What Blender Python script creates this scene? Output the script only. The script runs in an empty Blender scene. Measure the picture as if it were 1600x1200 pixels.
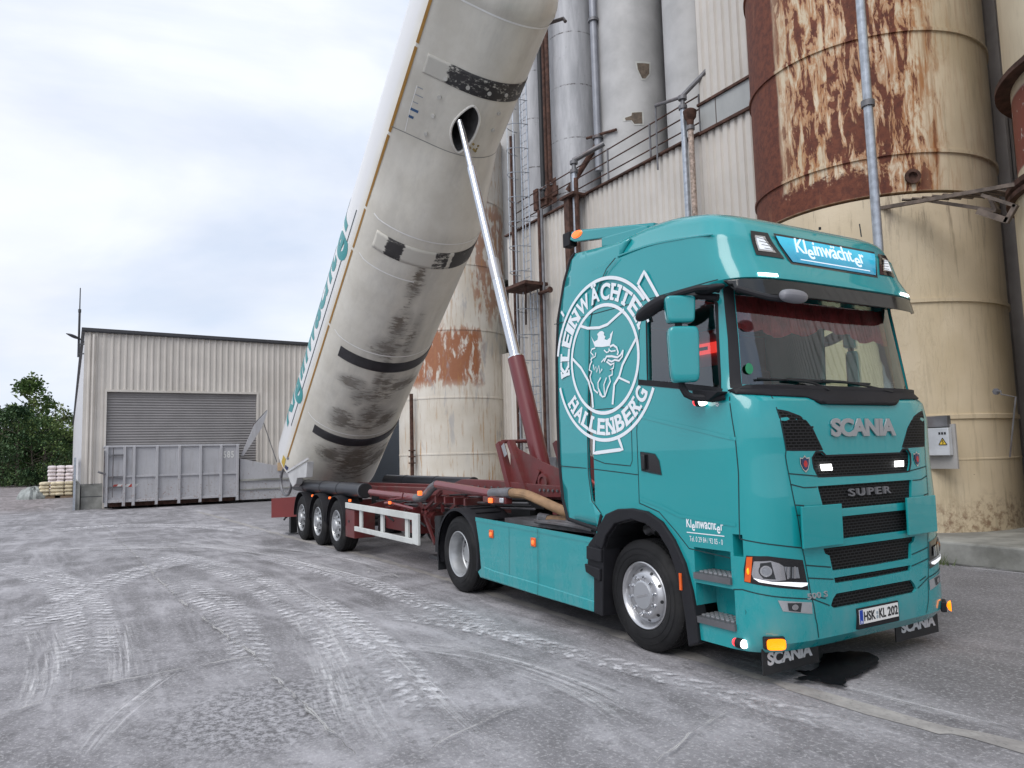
import bpy, bmesh, math, random
from math import sin, cos, pi, radians, sqrt, atan2, hypot
from mathutils import Vector, Matrix
random.seed(7)
sc = bpy.context.scene
C = sc.collection
# ------------------------------------------------------------------ camera
cam_d = bpy.data.cameras.new("camera"); cam = bpy.data.objects.new("camera", cam_d); C.objects.link(cam)
sc.camera = cam
cam_d.sensor_width = 36.0; cam_d.lens = 36.0 * 1157.077002 / 1600.0
cam_d.clip_start = 0.05; cam_d.clip_end = 3000
_y, _p, _r = 2.608049, 0.094151, -0.026191
_f = Vector((cos(_y)*cos(_p), sin(_y)*cos(_p), sin(_p)))
_rt = Vector((sin(_y), -cos(_y), 0)); _up = _rt.cross(_f)
_r2 = _rt*cos(_r) + _up*sin(_r); _u2 = -_rt*sin(_r) + _up*cos(_r)
cam.matrix_world = Matrix(((_r2.x, _u2.x, -_f.x, 3.958146), (_r2.y, _u2.y, -_f.y, -5.732915), (_r2.z, _u2.z, -_f.z, 1.833558), (0, 0, 0, 1)))
# ------------------------------------------------------------------ world: overcast sky with a few blue gaps
SUN_EL, SUN_AZ = radians(48), radians(-60)      # sun direction (azimuth measured from +x towards +y)
w = bpy.data.worlds.new("World"); sc.world = w; w.use_nodes = True
nt = w.node_tree; nt.nodes.clear()
def wn(t): return nt.nodes.new(t)
out = wn('ShaderNodeOutputWorld'); bg = wn('ShaderNodeBackground'); sky = wn('ShaderNodeTexSky')
sky.sky_type = 'NISHITA'; sky.sun_disc = False; sky.sun_elevation = SUN_EL; sky.sun_rotation = pi/2 - SUN_AZ
sky.air_density = 1.0; sky.dust_density = 1.5
tc = wn('ShaderNodeTexCoord'); mp = wn('ShaderNodeMapping'); mp.inputs['Scale'].default_value = (1, 1, 2.6)
nz = wn('ShaderNodeTexNoise'); nz.inputs['Scale'].default_value = 1.7; nz.inputs['Detail'].default_value = 7; nz.inputs['Roughness'].default_value = .52; nz.inputs['Distortion'].default_value = .35
nz2 = wn('ShaderNodeTexNoise'); nz2.inputs['Scale'].default_value = 3.2; nz2.inputs['Detail'].default_value = 6; nz2.inputs['Roughness'].default_value = .5
cr = wn('ShaderNodeValToRGB'); cr.color_ramp.elements[0].position = .26; cr.color_ramp.elements[0].color = (0, 0, 0, 1)
cr.color_ramp.elements[1].position = .56; cr.color_ramp.elements[1].color = (1, 1, 1, 1)
cc = wn('ShaderNodeValToRGB')
cc.color_ramp.elements[0].position = .30; cc.color_ramp.elements[0].color = (6.4, 6.75, 7.6, 1)
cc.color_ramp.elements[1].position = .60; cc.color_ramp.elements[1].color = (7.5, 7.85, 8.6, 1)
mx = wn('ShaderNodeMix'); mx.data_type = 'RGBA'; blue = wn('ShaderNodeMix'); blue.data_type = 'RGBA'
blue.inputs[0].default_value = .72; blue.inputs[7].default_value = (5.3, 6.3, 8.0, 1)
L = nt.links.new
L(tc.outputs['Generated'], mp.inputs['Vector']); L(mp.outputs[0], nz.inputs['Vector']); L(mp.outputs[0], nz2.inputs['Vector'])
L(nz.outputs['Fac'], cr.inputs[0]); L(nz2.outputs['Fac'], cc.inputs[0])
L(sky.outputs[0], blue.inputs[6]); L(blue.outputs[2], mx.inputs[6])
L(cr.outputs[0], mx.inputs[0]); L(cc.outputs[0], mx.inputs[7])
L(mx.outputs[2], bg.inputs[0]); bg.inputs[1].default_value = 0.1; L(bg.outputs[0], out.inputs[0])
# ------------------------------------------------------------------ sun behind thin cloud
sd = bpy.data.lights.new("sun", 'SUN'); sd.energy = 1.45; sd.angle = radians(40); sd.color = (1, .97, .93); sd.specular_factor = .45
so = bpy.data.objects.new("sun", sd); C.objects.link(so)
sv = Vector((cos(SUN_EL)*cos(SUN_AZ), cos(SUN_EL)*sin(SUN_AZ), sin(SUN_EL)))
so.rotation_euler = sv.to_track_quat('Z', 'Y').to_euler(); so.location = sv * 50
sc.view_settings.view_transform = 'Standard'; sc.view_settings.look = 'None'; sc.view_settings.exposure = 0.38; sc.view_settings.gamma = 1
sc.render.engine = 'CYCLES'
sc.cycles.max_bounces = 8; sc.cycles.transparent_max_bounces = 16

# ------------------------------------------------------------------ node helper
class NT:
    def __init__(s, name):
        s.m = bpy.data.materials.new(name); s.m.use_nodes = True; s.t = s.m.node_tree; s.n = s.t.nodes
        s.b = s.n['Principled BSDF']; s.o = s.n['Material Output']; s._tc = None
    def new(s, t, **k):
        n = s.n.new(t)
        for a, b in k.items(): setattr(n, a, b)
        return n
    def put(s, inp, v):
        if hasattr(v, 'is_output') or isinstance(v, bpy.types.NodeSocket): s.t.links.new(v, inp)
        else:
            if isinstance(v, (tuple, list)) and inp.type == 'RGBA' and len(v) == 3: v = (*v, 1)
            inp.default_value = v
    def co(s, kind='Object', scale=None, loc=None, rot=None):
        if s._tc is None: s._tc = s.new('ShaderNodeTexCoord')
        o = s._tc.outputs[kind]
        if scale is None and loc is None and rot is None: return o
        mp = s.new('ShaderNodeMapping'); s.t.links.new(o, mp.inputs[0])
        if scale is not None: mp.inputs['Scale'].default_value = scale if isinstance(scale, tuple) else (scale,)*3
        if loc is not None: mp.inputs['Location'].default_value = loc
        if rot is not None: mp.inputs['Rotation'].default_value = rot
        return mp.outputs[0]
    def noise(s, vec=None, scale=5, detail=4, rough=.5, dist=0, col=False):
        n = s.new('ShaderNodeTexNoise'); s.put(n.inputs['Vector'], vec if vec is not None else s.co())
        n.inputs['Scale'].default_value = scale; n.inputs['Detail'].default_value = detail; n.inputs['Roughness'].default_value = rough; n.inputs['Distortion'].default_value = dist
        return n.outputs['Color' if col else 'Fac']
    def voro(s, vec, scale, feature='F1', out='Distance'):
        n = s.new('ShaderNodeTexVoronoi', feature=feature); s.put(n.inputs['Vector'], vec); n.inputs['Scale'].default_value = scale
        return n.outputs[out]
    def math(s, op, a, b=0.0, c=None, clamp=False):
        n = s.new('ShaderNodeMath', operation=op); n.use_clamp = clamp
        s.put(n.inputs[0], a); s.put(n.inputs[1], b)
        if c is not None: s.put(n.inputs[2], c)
        return n.outputs[0]
    def step(s, v, a, b):                       # smooth ramp a->b mapped to 0..1
        n = s.new('ShaderNodeMapRange', interpolation_type='SMOOTHSTEP'); s.put(n.inputs[0], v)
        n.inputs[1].default_value = a; n.inputs[2].default_value = b; n.inputs[3].default_value = 0; n.inputs[4].default_value = 1
        return n.outputs[0]
    def band(s, v, a, b, e):                    # 1 between a and b, soft edge e
        return s.math('MULTIPLY', s.step(v, a-e, a+e), s.math('SUBTRACT', 1.0, s.step(v, b-e, b+e)))
    def mix(s, f, a, b, mode='MIX'):
        n = s.new('ShaderNodeMix', data_type='RGBA', blend_type=mode); s.put(n.inputs[0], f); s.put(n.inputs[6], a); s.put(n.inputs[7], b)
        return n.outputs[2]
    def sep(s, vec):
        n = s.new('ShaderNodeSeparateXYZ'); s.put(n.inputs[0], vec); return n.outputs
    def comb(s, x, y, z):
        n = s.new('ShaderNodeCombineXYZ'); s.put(n.inputs[0], x); s.put(n.inputs[1], y); s.put(n.inputs[2], z); return n.outputs[0]
    def bump(s, h, strength=.3, dist=.01):
        n = s.new('ShaderNodeBump'); n.inputs['Strength'].default_value = strength; n.inputs['Distance'].default_value = dist
        s.put(n.inputs['Height'], h); s.t.links.new(n.outputs[0], s.b.inputs['Normal'])
    def set(s, **k):
        for a, v in k.items(): s.put(s.b.inputs[{'color': 'Base Color', 'rough': 'Roughness', 'metal': 'Metallic', 'coat': 'Coat Weight', 'coatr': 'Coat Roughness', 'spec': 'Specular IOR Level', 'alpha': 'Alpha', 'emit': 'Emission Color', 'emits': 'Emission Strength', 'trans': 'Transmission Weight'}[a]], v)
        return s.m

MATS = {}
def simple(name, col, rough=.5, metal=0., coat=0., var=.12, scale=2.5, bump=0., bscale=60, grime=0., grimecol=(.05, .045, .04), gscale=1.2, spec=.5):
    k = NT(name)
    n = k.noise(scale=scale, detail=6, rough=.6)
    lo = tuple(c*(1-var) for c in col); hi = tuple(min(1, c*(1+var)) for c in col)
    c = k.mix(k.step(n, .3, .7), lo, hi)
    if grime > 0:
        g = k.noise(k.co(loc=(3.1, 7.7, 1.3)), gscale, 8, .65)
        c = k.mix(k.math('MULTIPLY', k.step(g, .48, .72), grime), c, grimecol)
    k.set(color=c, rough=k.math('ADD', rough-.06, k.math('MULTIPLY', n, .12)), metal=metal, coat=coat, coatr=.04, spec=spec)
    if bump: k.bump(k.noise(scale=bscale, detail=3), bump, .004)
    MATS[name] = k.m
    return k.m
def emis(name, col, s, base=None):
    k = NT(name); k.set(color=base or col, emit=col, emits=s, rough=.3); MATS[name] = k.m; return k.m

# ------------------------------------------------------------------ mesh helper
class MB:
    def __init__(s): s.v = []; s.f = []; s.mi = []
    def add(s, vs, fs, mi=0):
        o = len(s.v); s.v += [tuple(v) for v in vs]; s.f += [tuple(i+o for i in f) for f in fs]; s.mi += [mi]*len(fs); return s
    def box(s, a, b, mi=0):
        x0, y0, z0 = [min(a[i], b[i]) for i in range(3)]; x1, y1, z1 = [max(a[i], b[i]) for i in range(3)]
        return s.add([(x0, y0, z0), (x1, y0, z0), (x1, y1, z0), (x0, y1, z0), (x0, y0, z1), (x1, y0, z1), (x1, y1, z1), (x0, y1, z1)],
                     [(3, 2, 1, 0), (4, 5, 6, 7), (0, 1, 5, 4), (1, 2, 6, 5), (2, 3, 7, 6), (3, 0, 4, 7)], mi)
    def beam(s, p, q, w, h, up=(0, 0, 1), mi=0):  # box beam from p to q, w across, h along up
        p, q = Vector(p), Vector(q); d = (q-p).normalized(); u = Vector(up)
        r = d.cross(u)
        if r.length < 1e-4: u = Vector((1, 0, 0)); r = d.cross(u)
        r.normalize(); u = r.cross(d)
        vs = [c + r*(w/2*i) + u*(h/2*j) for c in (p, q) for i, j in ((-1, -1), (1, -1), (1, 1), (-1, 1))]
        return s.add(vs, [(0, 1, 2, 3)[::-1], (4, 5, 6, 7), (0, 1, 5, 4), (1, 2, 6, 5), (2, 3, 7, 6), (3, 0, 4, 7)], mi)
    def tube(s, pts, r, n=10, caps=True, mi=0, smooth=0):
        P = [Vector(p) for p in pts]
        if smooth:
            Q = []
            for i in range(len(P)-1):
                a, b, c, d = P[max(i-1, 0)], P[i], P[i+1], P[min(i+2, len(P)-1)]
                for k in range(smooth):
                    t = k/smooth; Q.append(.5*((2*b)+(c-a)*t+(2*a-5*b+4*c-d)*t*t+(3*b-a-3*c+d)*t*t*t))
            Q.append(P[-1]);
            if isinstance(r, (list, tuple)): r = [r[min(len(r)-1, int(i/smooth))] for i in range(len(Q))]
            P = Q
        R = r if isinstance(r, (list, tuple)) else [r]*len(P)
        vs = []; prev = None
        for i, p in enumerate(P):
            d = (P[min(i+1, len(P)-1)] - P[max(i-1, 0)]).normalized()
            if prev is None:
                u = Vector((0, 0, 1)) if abs(d.z) < .9 else Vector((1, 0, 0)); u = (u - d*u.dot(d)).normalized()
            else: u = (prev - d*prev.dot(d)).normalized()
            prev = u; w_ = d.cross(u)
            for k in range(n):
                a = 2*pi*k/n; vs.append(p + (u*cos(a)+w_*sin(a))*R[i])
        fs = [(i*n+k, i*n+(k+1) % n, (i+1)*n+(k+1) % n, (i+1)*n+k) for i in range(len(P)-1) for k in range(n)]
        if caps: fs += [tuple(range(n))[::-1], tuple((len(P)-1)*n+k for k in range(n))]
        return s.add(vs, fs, mi)
    def lathe(s, prof, c, axis='y', n=32, mi=0, sgn=1, a0=0, a1=2*pi):   # prof: (r, h) h along axis*sgn
        vs = []; full = abs(a1-a0-2*pi) < 1e-6; N = n if full else n+1
        for r, h in prof:
            for k in range(N):
                a = a0+(a1-a0)*k/n
                if axis == 'y': vs.append((c[0]+r*cos(a), c[1]+h*sgn, c[2]+r*sin(a)))
                elif axis == 'x': vs.append((c[0]+h*sgn, c[1]+r*cos(a), c[2]+r*sin(a)))
                else: vs.append((c[0]+r*cos(a), c[1]+r*sin(a), c[2]+h*sgn))
        fs = []
        for i in range(len(prof)-1):
            for k in range(n):
                k2 = (k+1) % N if full else k+1
                fs.append((i*N+k, i*N+k2, (i+1)*N+k2, (i+1)*N+k))
        return s.add(vs, fs, mi)
    def prism(s, poly, a, b, axis='y', mi=0):    # poly 2d in the two other axes, extruded a..b along axis
        n = len(poly)
        def P(u, v, h): return (u, h, v) if axis == 'y' else ((h, u, v) if axis == 'x' else (u, v, h))
        vs = [P(u, v, a) for u, v in poly] + [P(u, v, b) for u, v in poly]
        return s.add(vs, [tuple(range(n)), tuple(range(n, 2*n))[::-1]] + [(i, n+i, n+(i+1) % n, (i+1) % n) for i in range(n)], mi)
    def grid(s, fn, nu, nv, mi=0, closeu=False):
        vs = [fn(i/nu, j/nv) for j in range(nv+1) for i in range(nu + (0 if closeu else 1))]
        W = nu + (0 if closeu else 1)
        fs = [(j*W+i, j*W+(i+1) % W, (j+1)*W+(i+1) % W, (j+1)*W+i) for j in range(nv) for i in range(nu)]
        return s.add(vs, fs, mi)
    def map(s, fn): s.v = [tuple(fn(*v)) for v in s.v]; return s
    def build(s, name, mats, parent=None, smooth=30, bevel=0, matrix=None, recalc=True, solid=0, **tags):
        me = bpy.data.meshes.new(name)
        me.from_pydata(s.v, [], s.f); me.validate()
        if not isinstance(mats, (list, tuple)): mats = [mats]
        for m in mats: me.materials.append(m)
        if len(mats) > 1 and len(me.polygons) == len(s.mi): me.polygons.foreach_set('material_index', s.mi)
        if recalc:
            bm = bmesh.new(); bm.from_mesh(me); bmesh.ops.recalc_face_normals(bm, faces=bm.faces); bm.to_mesh(me); bm.free()
        if smooth: me.shade_smooth(); me.set_sharp_from_angle(angle=radians(smooth))
        o = bpy.data.objects.new(name, me); C.objects.link(o)
        if bevel:
            b = o.modifiers.new('bevel', 'BEVEL'); b.width = bevel; b.segments = 2; b.limit_method = 'ANGLE'; b.angle_limit = radians(40); b.harden_normals = False
        if solid:
            b = o.modifiers.new('solid', 'SOLIDIFY'); b.thickness = solid; b.offset = -1
        return link(o, parent, matrix, **tags)
WM = {}
def link(o, parent=None, matrix=None, label=None, cat=None, group=None, kind=None):
    m = matrix or Matrix.Identity(4)
    if parent is not None:
        o.parent = parent; o.matrix_parent_inverse = WM[parent.name].inverted()
    o.matrix_basis = m; WM[o.name] = m.copy()
    if label: o['label'] = label
    if cat: o['category'] = cat
    if group: o['group'] = group
    if kind: o['kind'] = kind
    return o
def thing(name, label, cat, loc=(0, 0, 0), group=None, kind=None):
    o = bpy.data.objects.new(name, None); C.objects.link(o); o.empty_display_size = .3
    return link(o, None, Matrix.Translation(loc), label, cat, group, kind)
def interp(tab, x):
    if x <= tab[0][0]: return tab[0][1]
    for (a, b), (c, d) in zip(tab, tab[1:]):
        if x <= c: return b+(d-b)*(x-a)/(c-a)
    return tab[-1][1]
def text_mesh(body, size=1.0, bold=0.0, extrude=0.01, shear=0, space=1.0, align='LEFT', sx=1.0, res=4):
    cu = bpy.data.curves.new('lettering', 'FONT'); cu.body = body; cu.size = size; cu.offset = bold; cu.extrude = extrude; cu.shear = shear
    cu.space_character = space; cu.align_x = align; cu.resolution_u = res
    o = bpy.data.objects.new('lettering', cu); C.objects.link(o); bpy.context.view_layer.update()
    dg = bpy.context.evaluated_depsgraph_get(); me = bpy.data.meshes.new_from_object(o.evaluated_get(dg))
    vs = [(v.co.x*sx, v.co.y, v.co.z) for v in me.vertices]; fs = [tuple(p.vertices) for p in me.polygons]
    bpy.data.objects.remove(o); bpy.data.curves.remove(cu); bpy.data.meshes.remove(me)
    m = MB(); m.add(vs, fs); return m
def bounds(m, i): return min(v[i] for v in m.v), max(v[i] for v in m.v)
def sheet(polys, step=.05, holes=None):          # 2d polygon -> triangulated/cut into cells so that it can be wrapped
    m = MB()
    for poly in polys:
        bm = bmesh.new(); vs = [bm.verts.new((p[0], p[1], 0)) for p in poly]; bm.faces.new(vs)
        bmesh.ops.triangulate(bm, faces=bm.faces)
        for ax in (0, 1):
            lo = min(p[ax] for p in poly); hi = max(p[ax] for p in poly); k = math.ceil(lo/step)
            while k*step < hi:
                co = [0, 0, 0]; co[ax] = k*step; no = [0, 0, 0]; no[ax] = 1
                bmesh.ops.bisect_plane(bm, geom=bm.verts[:]+bm.edges[:]+bm.faces[:], plane_co=co, plane_no=no, dist=1e-6); k += 1
        bm.verts.index_update()
        m.add([v.co[:] for v in bm.verts], [tuple(v.index for v in f.verts) for f in bm.faces]); bm.free()
    return m
def ribbon(pts, w, closed=False, step=.05):      # 2d polyline -> quads of width w
    Q = []
    P = list(pts) + ([pts[0]] if closed else [])
    for (a, b), (c, d) in zip(P, P[1:]):
        n = max(1, int(hypot(c-a, d-b)/step)); Q += [(a+(c-a)*k/n, b+(d-b)*k/n) for k in range(n)]
    Q.append(P[-1]); m = MB(); vs = []
    for i, p in enumerate(Q):
        a = Q[i-1] if i else (Q[-2] if closed else Q[0]); b = Q[i+1] if i < len(Q)-1 else (Q[1] if closed else Q[-1])
        dx, dy = b[0]-a[0], b[1]-a[1]; l = hypot(dx, dy) or 1; nx, ny = -dy/l*w/2, dx/l*w/2
        vs += [(p[0]+nx, p[1]+ny, 0), (p[0]-nx, p[1]-ny, 0)]
    m.add(vs, [(2*i, 2*i+1, 2*i+3, 2*i+2) for i in range(len(Q)-1)]); return m
def apply_bool(o, cutters, solver='EXACT'):
    for c in cutters:
        b = o.modifiers.new('cut', 'BOOLEAN'); b.operation = 'DIFFERENCE'; b.object = c; b.solver = solver
    bpy.context.view_layer.update()
    dg = bpy.context.evaluated_depsgraph_get(); me = bpy.data.meshes.new_from_object(o.evaluated_get(dg))
    o.modifiers.clear(); old = o.data; nm = old.name; o.data = me; bpy.data.meshes.remove(old); me.name = nm
    for c in cutters: d = c.data; bpy.data.objects.remove(c); bpy.data.meshes.remove(d)
    me.shade_smooth(); me.set_sharp_from_angle(angle=radians(28))
# ------------------------------------------------------------------ shape of the cab skin and of the tank
FZ = [(.27, .0), (.34, .06), (.46, .075), (1.0, .07), (1.3, .08), (1.7, .06), (2.05, .065), (2.2, .035), (2.26, -.02), (2.32, -.09), (3.10, -.21), (3.16, -.215), (3.175, -.05), (3.2, -.005), (3.4, -.10), (3.6, -.14), (3.8, -.22)]
CD, CN, CS = .55, 4.5, 1.25
def cab_out(z, S=CS, F=None):
    if F is None: F = interp(FZ, z)
    pts = []
    for k in range(25):
        t = math.pi/2*(1-(1-k/24)**1.0)
        pts.append((F-CD+CD*max(math.cos(t), 0)**(2/CN), S*math.sin(t)**(2/CN)))
    pts.append((-2.8, S))
    L_ = [0]
    for a, b in zip(pts, pts[1:]): L_.append(L_[-1]+math.hypot(b[0]-a[0], b[1]-a[1]))
    return pts, L_
_cc = {}
def cab_pt(a, z, off=0.0):
    """a: signed distance along the skin from the centre line (negative = kerb side), z height"""
    kz = round(z, 3)
    if kz not in _cc: _cc[kz] = cab_out(kz)
    pts, L_ = _cc[kz]; s = -1 if a < 0 else 1; a = abs(a)
    for i in range(len(L_)-1):
        if a <= L_[i+1] or i == len(L_)-2:
            t = (a-L_[i])/(L_[i+1]-L_[i]); p, q = pts[i], pts[i+1]; break
    x = p[0]+(q[0]-p[0])*t; y = p[1]+(q[1]-p[1])*t
    dx, dy = q[0]-p[0], q[1]-p[1]; l = math.hypot(dx, dy)
    nx, ny = dy/l, -dx/l
    return (x+nx*off, s*(y+ny*off), z)
def side_y(x, z):
    F = interp(FZ, z); u = (x-(F-CD))/CD
    if u <= 0: return CS
    u = min(u, 1); return CS*max(1-u**CN, 0)**(1/CN)
def tank_r(phi, s):
    """radius of the tank skin at angle phi (deg, 0 = lowest line, + = kerb side) and length s"""
    while phi > 180: phi -= 360
    while phi < -180: phi += 360
    R = 1.29
    if 29 < phi < 70: r = .97/math.cos(math.radians(phi-29))
    elif phi >= 70: r = R
    elif phi > -105: r = .97
    else:
        t = min(1, (-105-phi)/50); t = t*t*(3-2*t); r = .97+(R-.97)*t
    k = min(1, max(0, (s+.75)/1.65))
    r = R+(r-R)*k
    if s > 3.28:
        u = min(1, (s-3.24)/.95); r *= (1+.05*min(1, u*6))*max(0, 1-u**2.3)**.5
    return r


# ================================================================== GROUND
FADE = {}
def uv_strip(V, Fc, MI, UV, pts, w, z, mi, jag=0.0, step=.12, seed=0):
    rnd = random.Random(seed); P = [Vector((a, b, 0)) for a, b in pts]; Q = []
    for i in range(len(P)-1):
        a, b, c, d = P[max(i-1, 0)], P[i], P[i+1], P[min(i+2, len(P)-1)]
        n = max(2, int((c-b).length/step))
        for k in range(n):
            t = k/n; Q.append(.5*((2*b)+(c-a)*t+(2*a-5*b+4*c-d)*t*t+(3*b-a-3*c+d)*t*t*t))
    Q.append(P[-1]); o = len(V); l = 0; W = w if isinstance(w, (list, tuple)) else (w, w)
    for i, q in enumerate(Q):
        a, b = Q[max(i-1, 0)], Q[min(i+1, len(Q)-1)]; d = (b-a).normalized(); nrm = Vector((-d.y, d.x, 0))
        if i: l += (q-Q[i-1]).length
        t = i/(len(Q)-1); ww = W[0]+(W[1]-W[0])*t
        j = (rnd.random()-.5)*jag; h = ww/2*(1+(rnd.random()-.5)*(.9 if jag else 0))
        for s, vv in ((1, 1.0), (-1, 0.0)):
            p = q+nrm*(s*h+j); FADE[len(V)] = min(1, t/.18, (1-t)/.22) if mi in (1, 2) else 1; V.append((p.x, p.y, z)); UV.append((l, vv))
    for i in range(len(Q)-1):
        Fc.append((o+2*i, o+2*i+1, o+2*i+3, o+2*i+2)); MI.append(mi)

def ground_mat():
    k = NT('asphalt'); P = k.co('Object')
    big = k.noise(P, .12, 5, .6); mid = k.noise(P, .9, 6, .65, .6); fine = k.noise(P, 26, 5, .7); grit = k.noise(P, 90, 3, .6)
    sw = k.noise(k.co('Object', scale=(.35, 1.6, 1), rot=(0, 0, .25)), 1.3, 7, .68, 1.2)      # wiped, directional dust
    x, y, _ = k.sep(P)[:3]
    dust = k.math('ADD', k.math('MULTIPLY', k.step(mid, .35, .72), .45), k.math('MULTIPLY', k.step(sw, .40, .70), .40))
    # less dust beyond the gutter where the traffic does not run
    edge = k.step(k.math('ADD', y, k.math('MULTIPLY', k.math('SUBTRACT', mid, .5), 1.6)), -1.5, .6)
    dust = k.math('MULTIPLY', dust, k.math('SUBTRACT', 1.0, k.math('MULTIPLY', edge, .72)))
    dust = k.math('MULTIPLY', dust, k.math('ADD', .62, k.math('MULTIPLY', fine, .7)))
    dark = k.mix(k.step(big, .3, .7), (.118, .113, .118), (.172, .165, .172))
    dark = k.mix(k.math('MULTIPLY', k.step(grit, .5, .75), .5), dark, (.25, .245, .26))
    dark = k.mix(k.math('MULTIPLY', k.step(fine, .58, .7), .35), dark, (.05, .05, .055))
    c = k.mix(k.math('MINIMUM', dust, 1.0), dark, (.50, .485, .51))
    worn = k.math('MULTIPLY', k.step(k.noise(P, 5.5, 8, .75), .56, .66), k.step(k.noise(P, .35, 3, .5), .45, .6))
    c = k.mix(k.math('MULTIPLY', worn, .5), c, (.075, .073, .078))
    sp = k.noise(P, 30, 8, .85); sp2 = k.noise(P, 7, 8, .75)
    c = k.mix(k.math('MULTIPLY', k.step(sp, .52, .58), .40), c, (.66, .65, .65)); c = k.mix(k.math('MULTIPLY', k.step(sp2, .52, .64), .5), c, (.12, .118, .12)); c = k.mix(k.math('MULTIPLY', k.step(k.noise(P, 120, 4, .7), .60, .66), .5), c, (.05, .05, .055))
    gx_, gy_ = (-1.824, -4.414); dx_ = k.math('SUBTRACT', x, gx_); dy_ = k.math('SUBTRACT', y, gy_); rr_ = k.math('SQRT', k.math('ADD', k.math('MULTIPLY', dx_, dx_), k.math('MULTIPLY', dy_, dy_)))
    zr_ = k.math('SUBTRACT', 1.0, k.step(k.math('ADD', rr_, k.math('MULTIPLY', mid, .8)), .8, 1.6)); rg = k.noise(P, 16, 8, .85)
    c = k.mix(k.math('MULTIPLY', zr_, .75), c, k.mix(k.step(rg, .42, .58), (.085, .083, .086), (.44, .43, .45)))
    # brownish loading strip along the far hall
    br = k.math('MULTIPLY', k.step(k.math('MULTIPLY', x, -1.0), 29, 36), k.math('SUBTRACT', 1.0, k.step(y, -7.5, -4.8)))
    c = k.mix(k.math('MULTIPLY', br, .75), c, k.mix(k.step(sw, .4, .65), (.15, .125, .12), (.29, .25, .245)))
    k.set(color=c, rough=k.math('ADD', .62, k.math('MULTIPLY', fine, .3)), spec=.35)
    k.bump(k.math('ADD', fine, k.math('MULTIPLY', grit, .6)), .35, .006)
    return k.m
def tread_mat():
    k = NT('dust_tread_marks'); uv = k.co('UV'); u, v, _ = k.sep(uv)[:3]
    P = k.co('Object'); n = k.noise(P, 2.2, 6, .65); f = k.noise(P, 16, 5, .7); wob = k.noise(P, 3, 3)
    # chevron lugs: sine along the track, phase shifted towards the edges
    a = k.math('ABSOLUTE', k.math('SUBTRACT', v, .5))
    ph = k.math('ADD', k.math('MULTIPLY', u, 30.0), k.math('ADD', k.math('MULTIPLY', a, -12.0), k.math('MULTIPLY', wob, 7.0)))
    lug = k.step(k.math('SINE', ph), -.5, .5)
    lug = k.math('MULTIPLY', lug, k.step(a, .02, .1))
    edge = k.math('SUBTRACT', 1.0, k.step(a, .30, .5))
    patch = k.step(n, .30, .52)
    al = k.math('MULTIPLY', k.math('MULTIPLY', k.math('ADD', .50, k.math('MULTIPLY', lug, .68)), edge), k.math('MULTIPLY', patch, k.step(f, .30, .62)))
    at = k.new('ShaderNodeAttribute', attribute_name='fade'); n5 = k.noise(P, .8, 5, .6); al = k.math('MULTIPLY', al, k.math('MULTIPLY', at.outputs['Fac'], k.math('ADD', .50, k.math('MULTIPLY', k.step(n5, .38, .6), .5))))
    k.set(color=k.mix(f, (.58, .57, .59), (.70, .69, .71)), rough=.9, alpha=al, spec=.1); return k.m
def smear_mat():
    k = NT('dust_smear'); uv = k.co('UV'); u, v, _ = k.sep(uv)[:3]; P = k.co('Object')
    s = k.noise(k.comb(k.math('MULTIPLY', u, .5), k.math('MULTIPLY', v, 9.0), 0.0), 1.0, 6, .7); f = k.noise(P, 14, 5, .7)
    a = k.math('ABSOLUTE', k.math('SUBTRACT', v, .5))
    al = k.math('MULTIPLY', k.math('MULTIPLY', k.step(s, .42, .7), k.math('SUBTRACT', 1.0, k.step(a, .1, .5))), k.math('MULTIPLY', k.step(f, .2, .6), .8))
    at = k.new('ShaderNodeAttribute', attribute_name='fade'); al = k.math('MULTIPLY', al, at.outputs['Fac'])
    k.set(color=(.72, .71, .72), rough=.9, alpha=al, spec=.1); return k.m
def crack_mat():
    k = NT('crack_filling'); P = k.co('Object'); f = k.noise(P, 22, 4, .7); n = k.noise(P, 3.0, 4)
    uv = k.co('UV'); u, v, _ = k.sep(uv)[:3]; a = k.math('ABSOLUTE', k.math('SUBTRACT', k.math('ADD', v, k.math('MULTIPLY', k.math('SUBTRACT', f, .5), .7)), .5))
    core = k.math('SUBTRACT', 1.0, k.step(a, .02, .07))
    al = k.math('MAXIMUM', core, k.math('MULTIPLY', k.math('MULTIPLY', k.math('SUBTRACT', 1.0, k.step(a, .1, .42)), k.step(n, .38, .6)), .85))
    k.set(color=k.mix(core, (.52, .51, .50), (.15, .145, .14)), rough=.95, alpha=al, spec=.1); return k.m
def gutter_mat():
    k = NT('pale_concrete_gutter'); P = k.co('Object'); n = k.noise(P, 3, 7, .7); f = k.noise(P, 30, 4)
    c = k.mix(k.step(n, .35, .7), (.26, .245, .235), (.40, .38, .36)); c = k.mix(k.math('MULTIPLY', k.step(f, .55, .7), .4), c, (.14, .135, .13))
    al = k.step(k.math('ADD', n, k.math('MULTIPLY', f, .3)), .38, .52)
    k.set(color=c, rough=.85, alpha=k.math('ADD', .25, k.math('MULTIPLY', al, .75))); return k.m
V, Fc, MI, UV = [], [], [], []
ext = [(-1800, -1800), (1800, -1800), (1800, 1800), (-1800, 1800)]
for a, b in ext: V.append((a, b, 0)); UV.append((a, b))
Fc.append((0, 1, 2, 3)); MI.append(0)
GUT = [(-26, -1.75), (-22.499, -1.595), (-14.049, -1.273), (-8.811, -0.935), (-0.017, -0.961), (1.55, -.78), (5.5, -.45), (12, .1)]
uv_strip(V, Fc, MI, UV, GUT, .15, .004, 4, .02, .25, 3)
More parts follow.
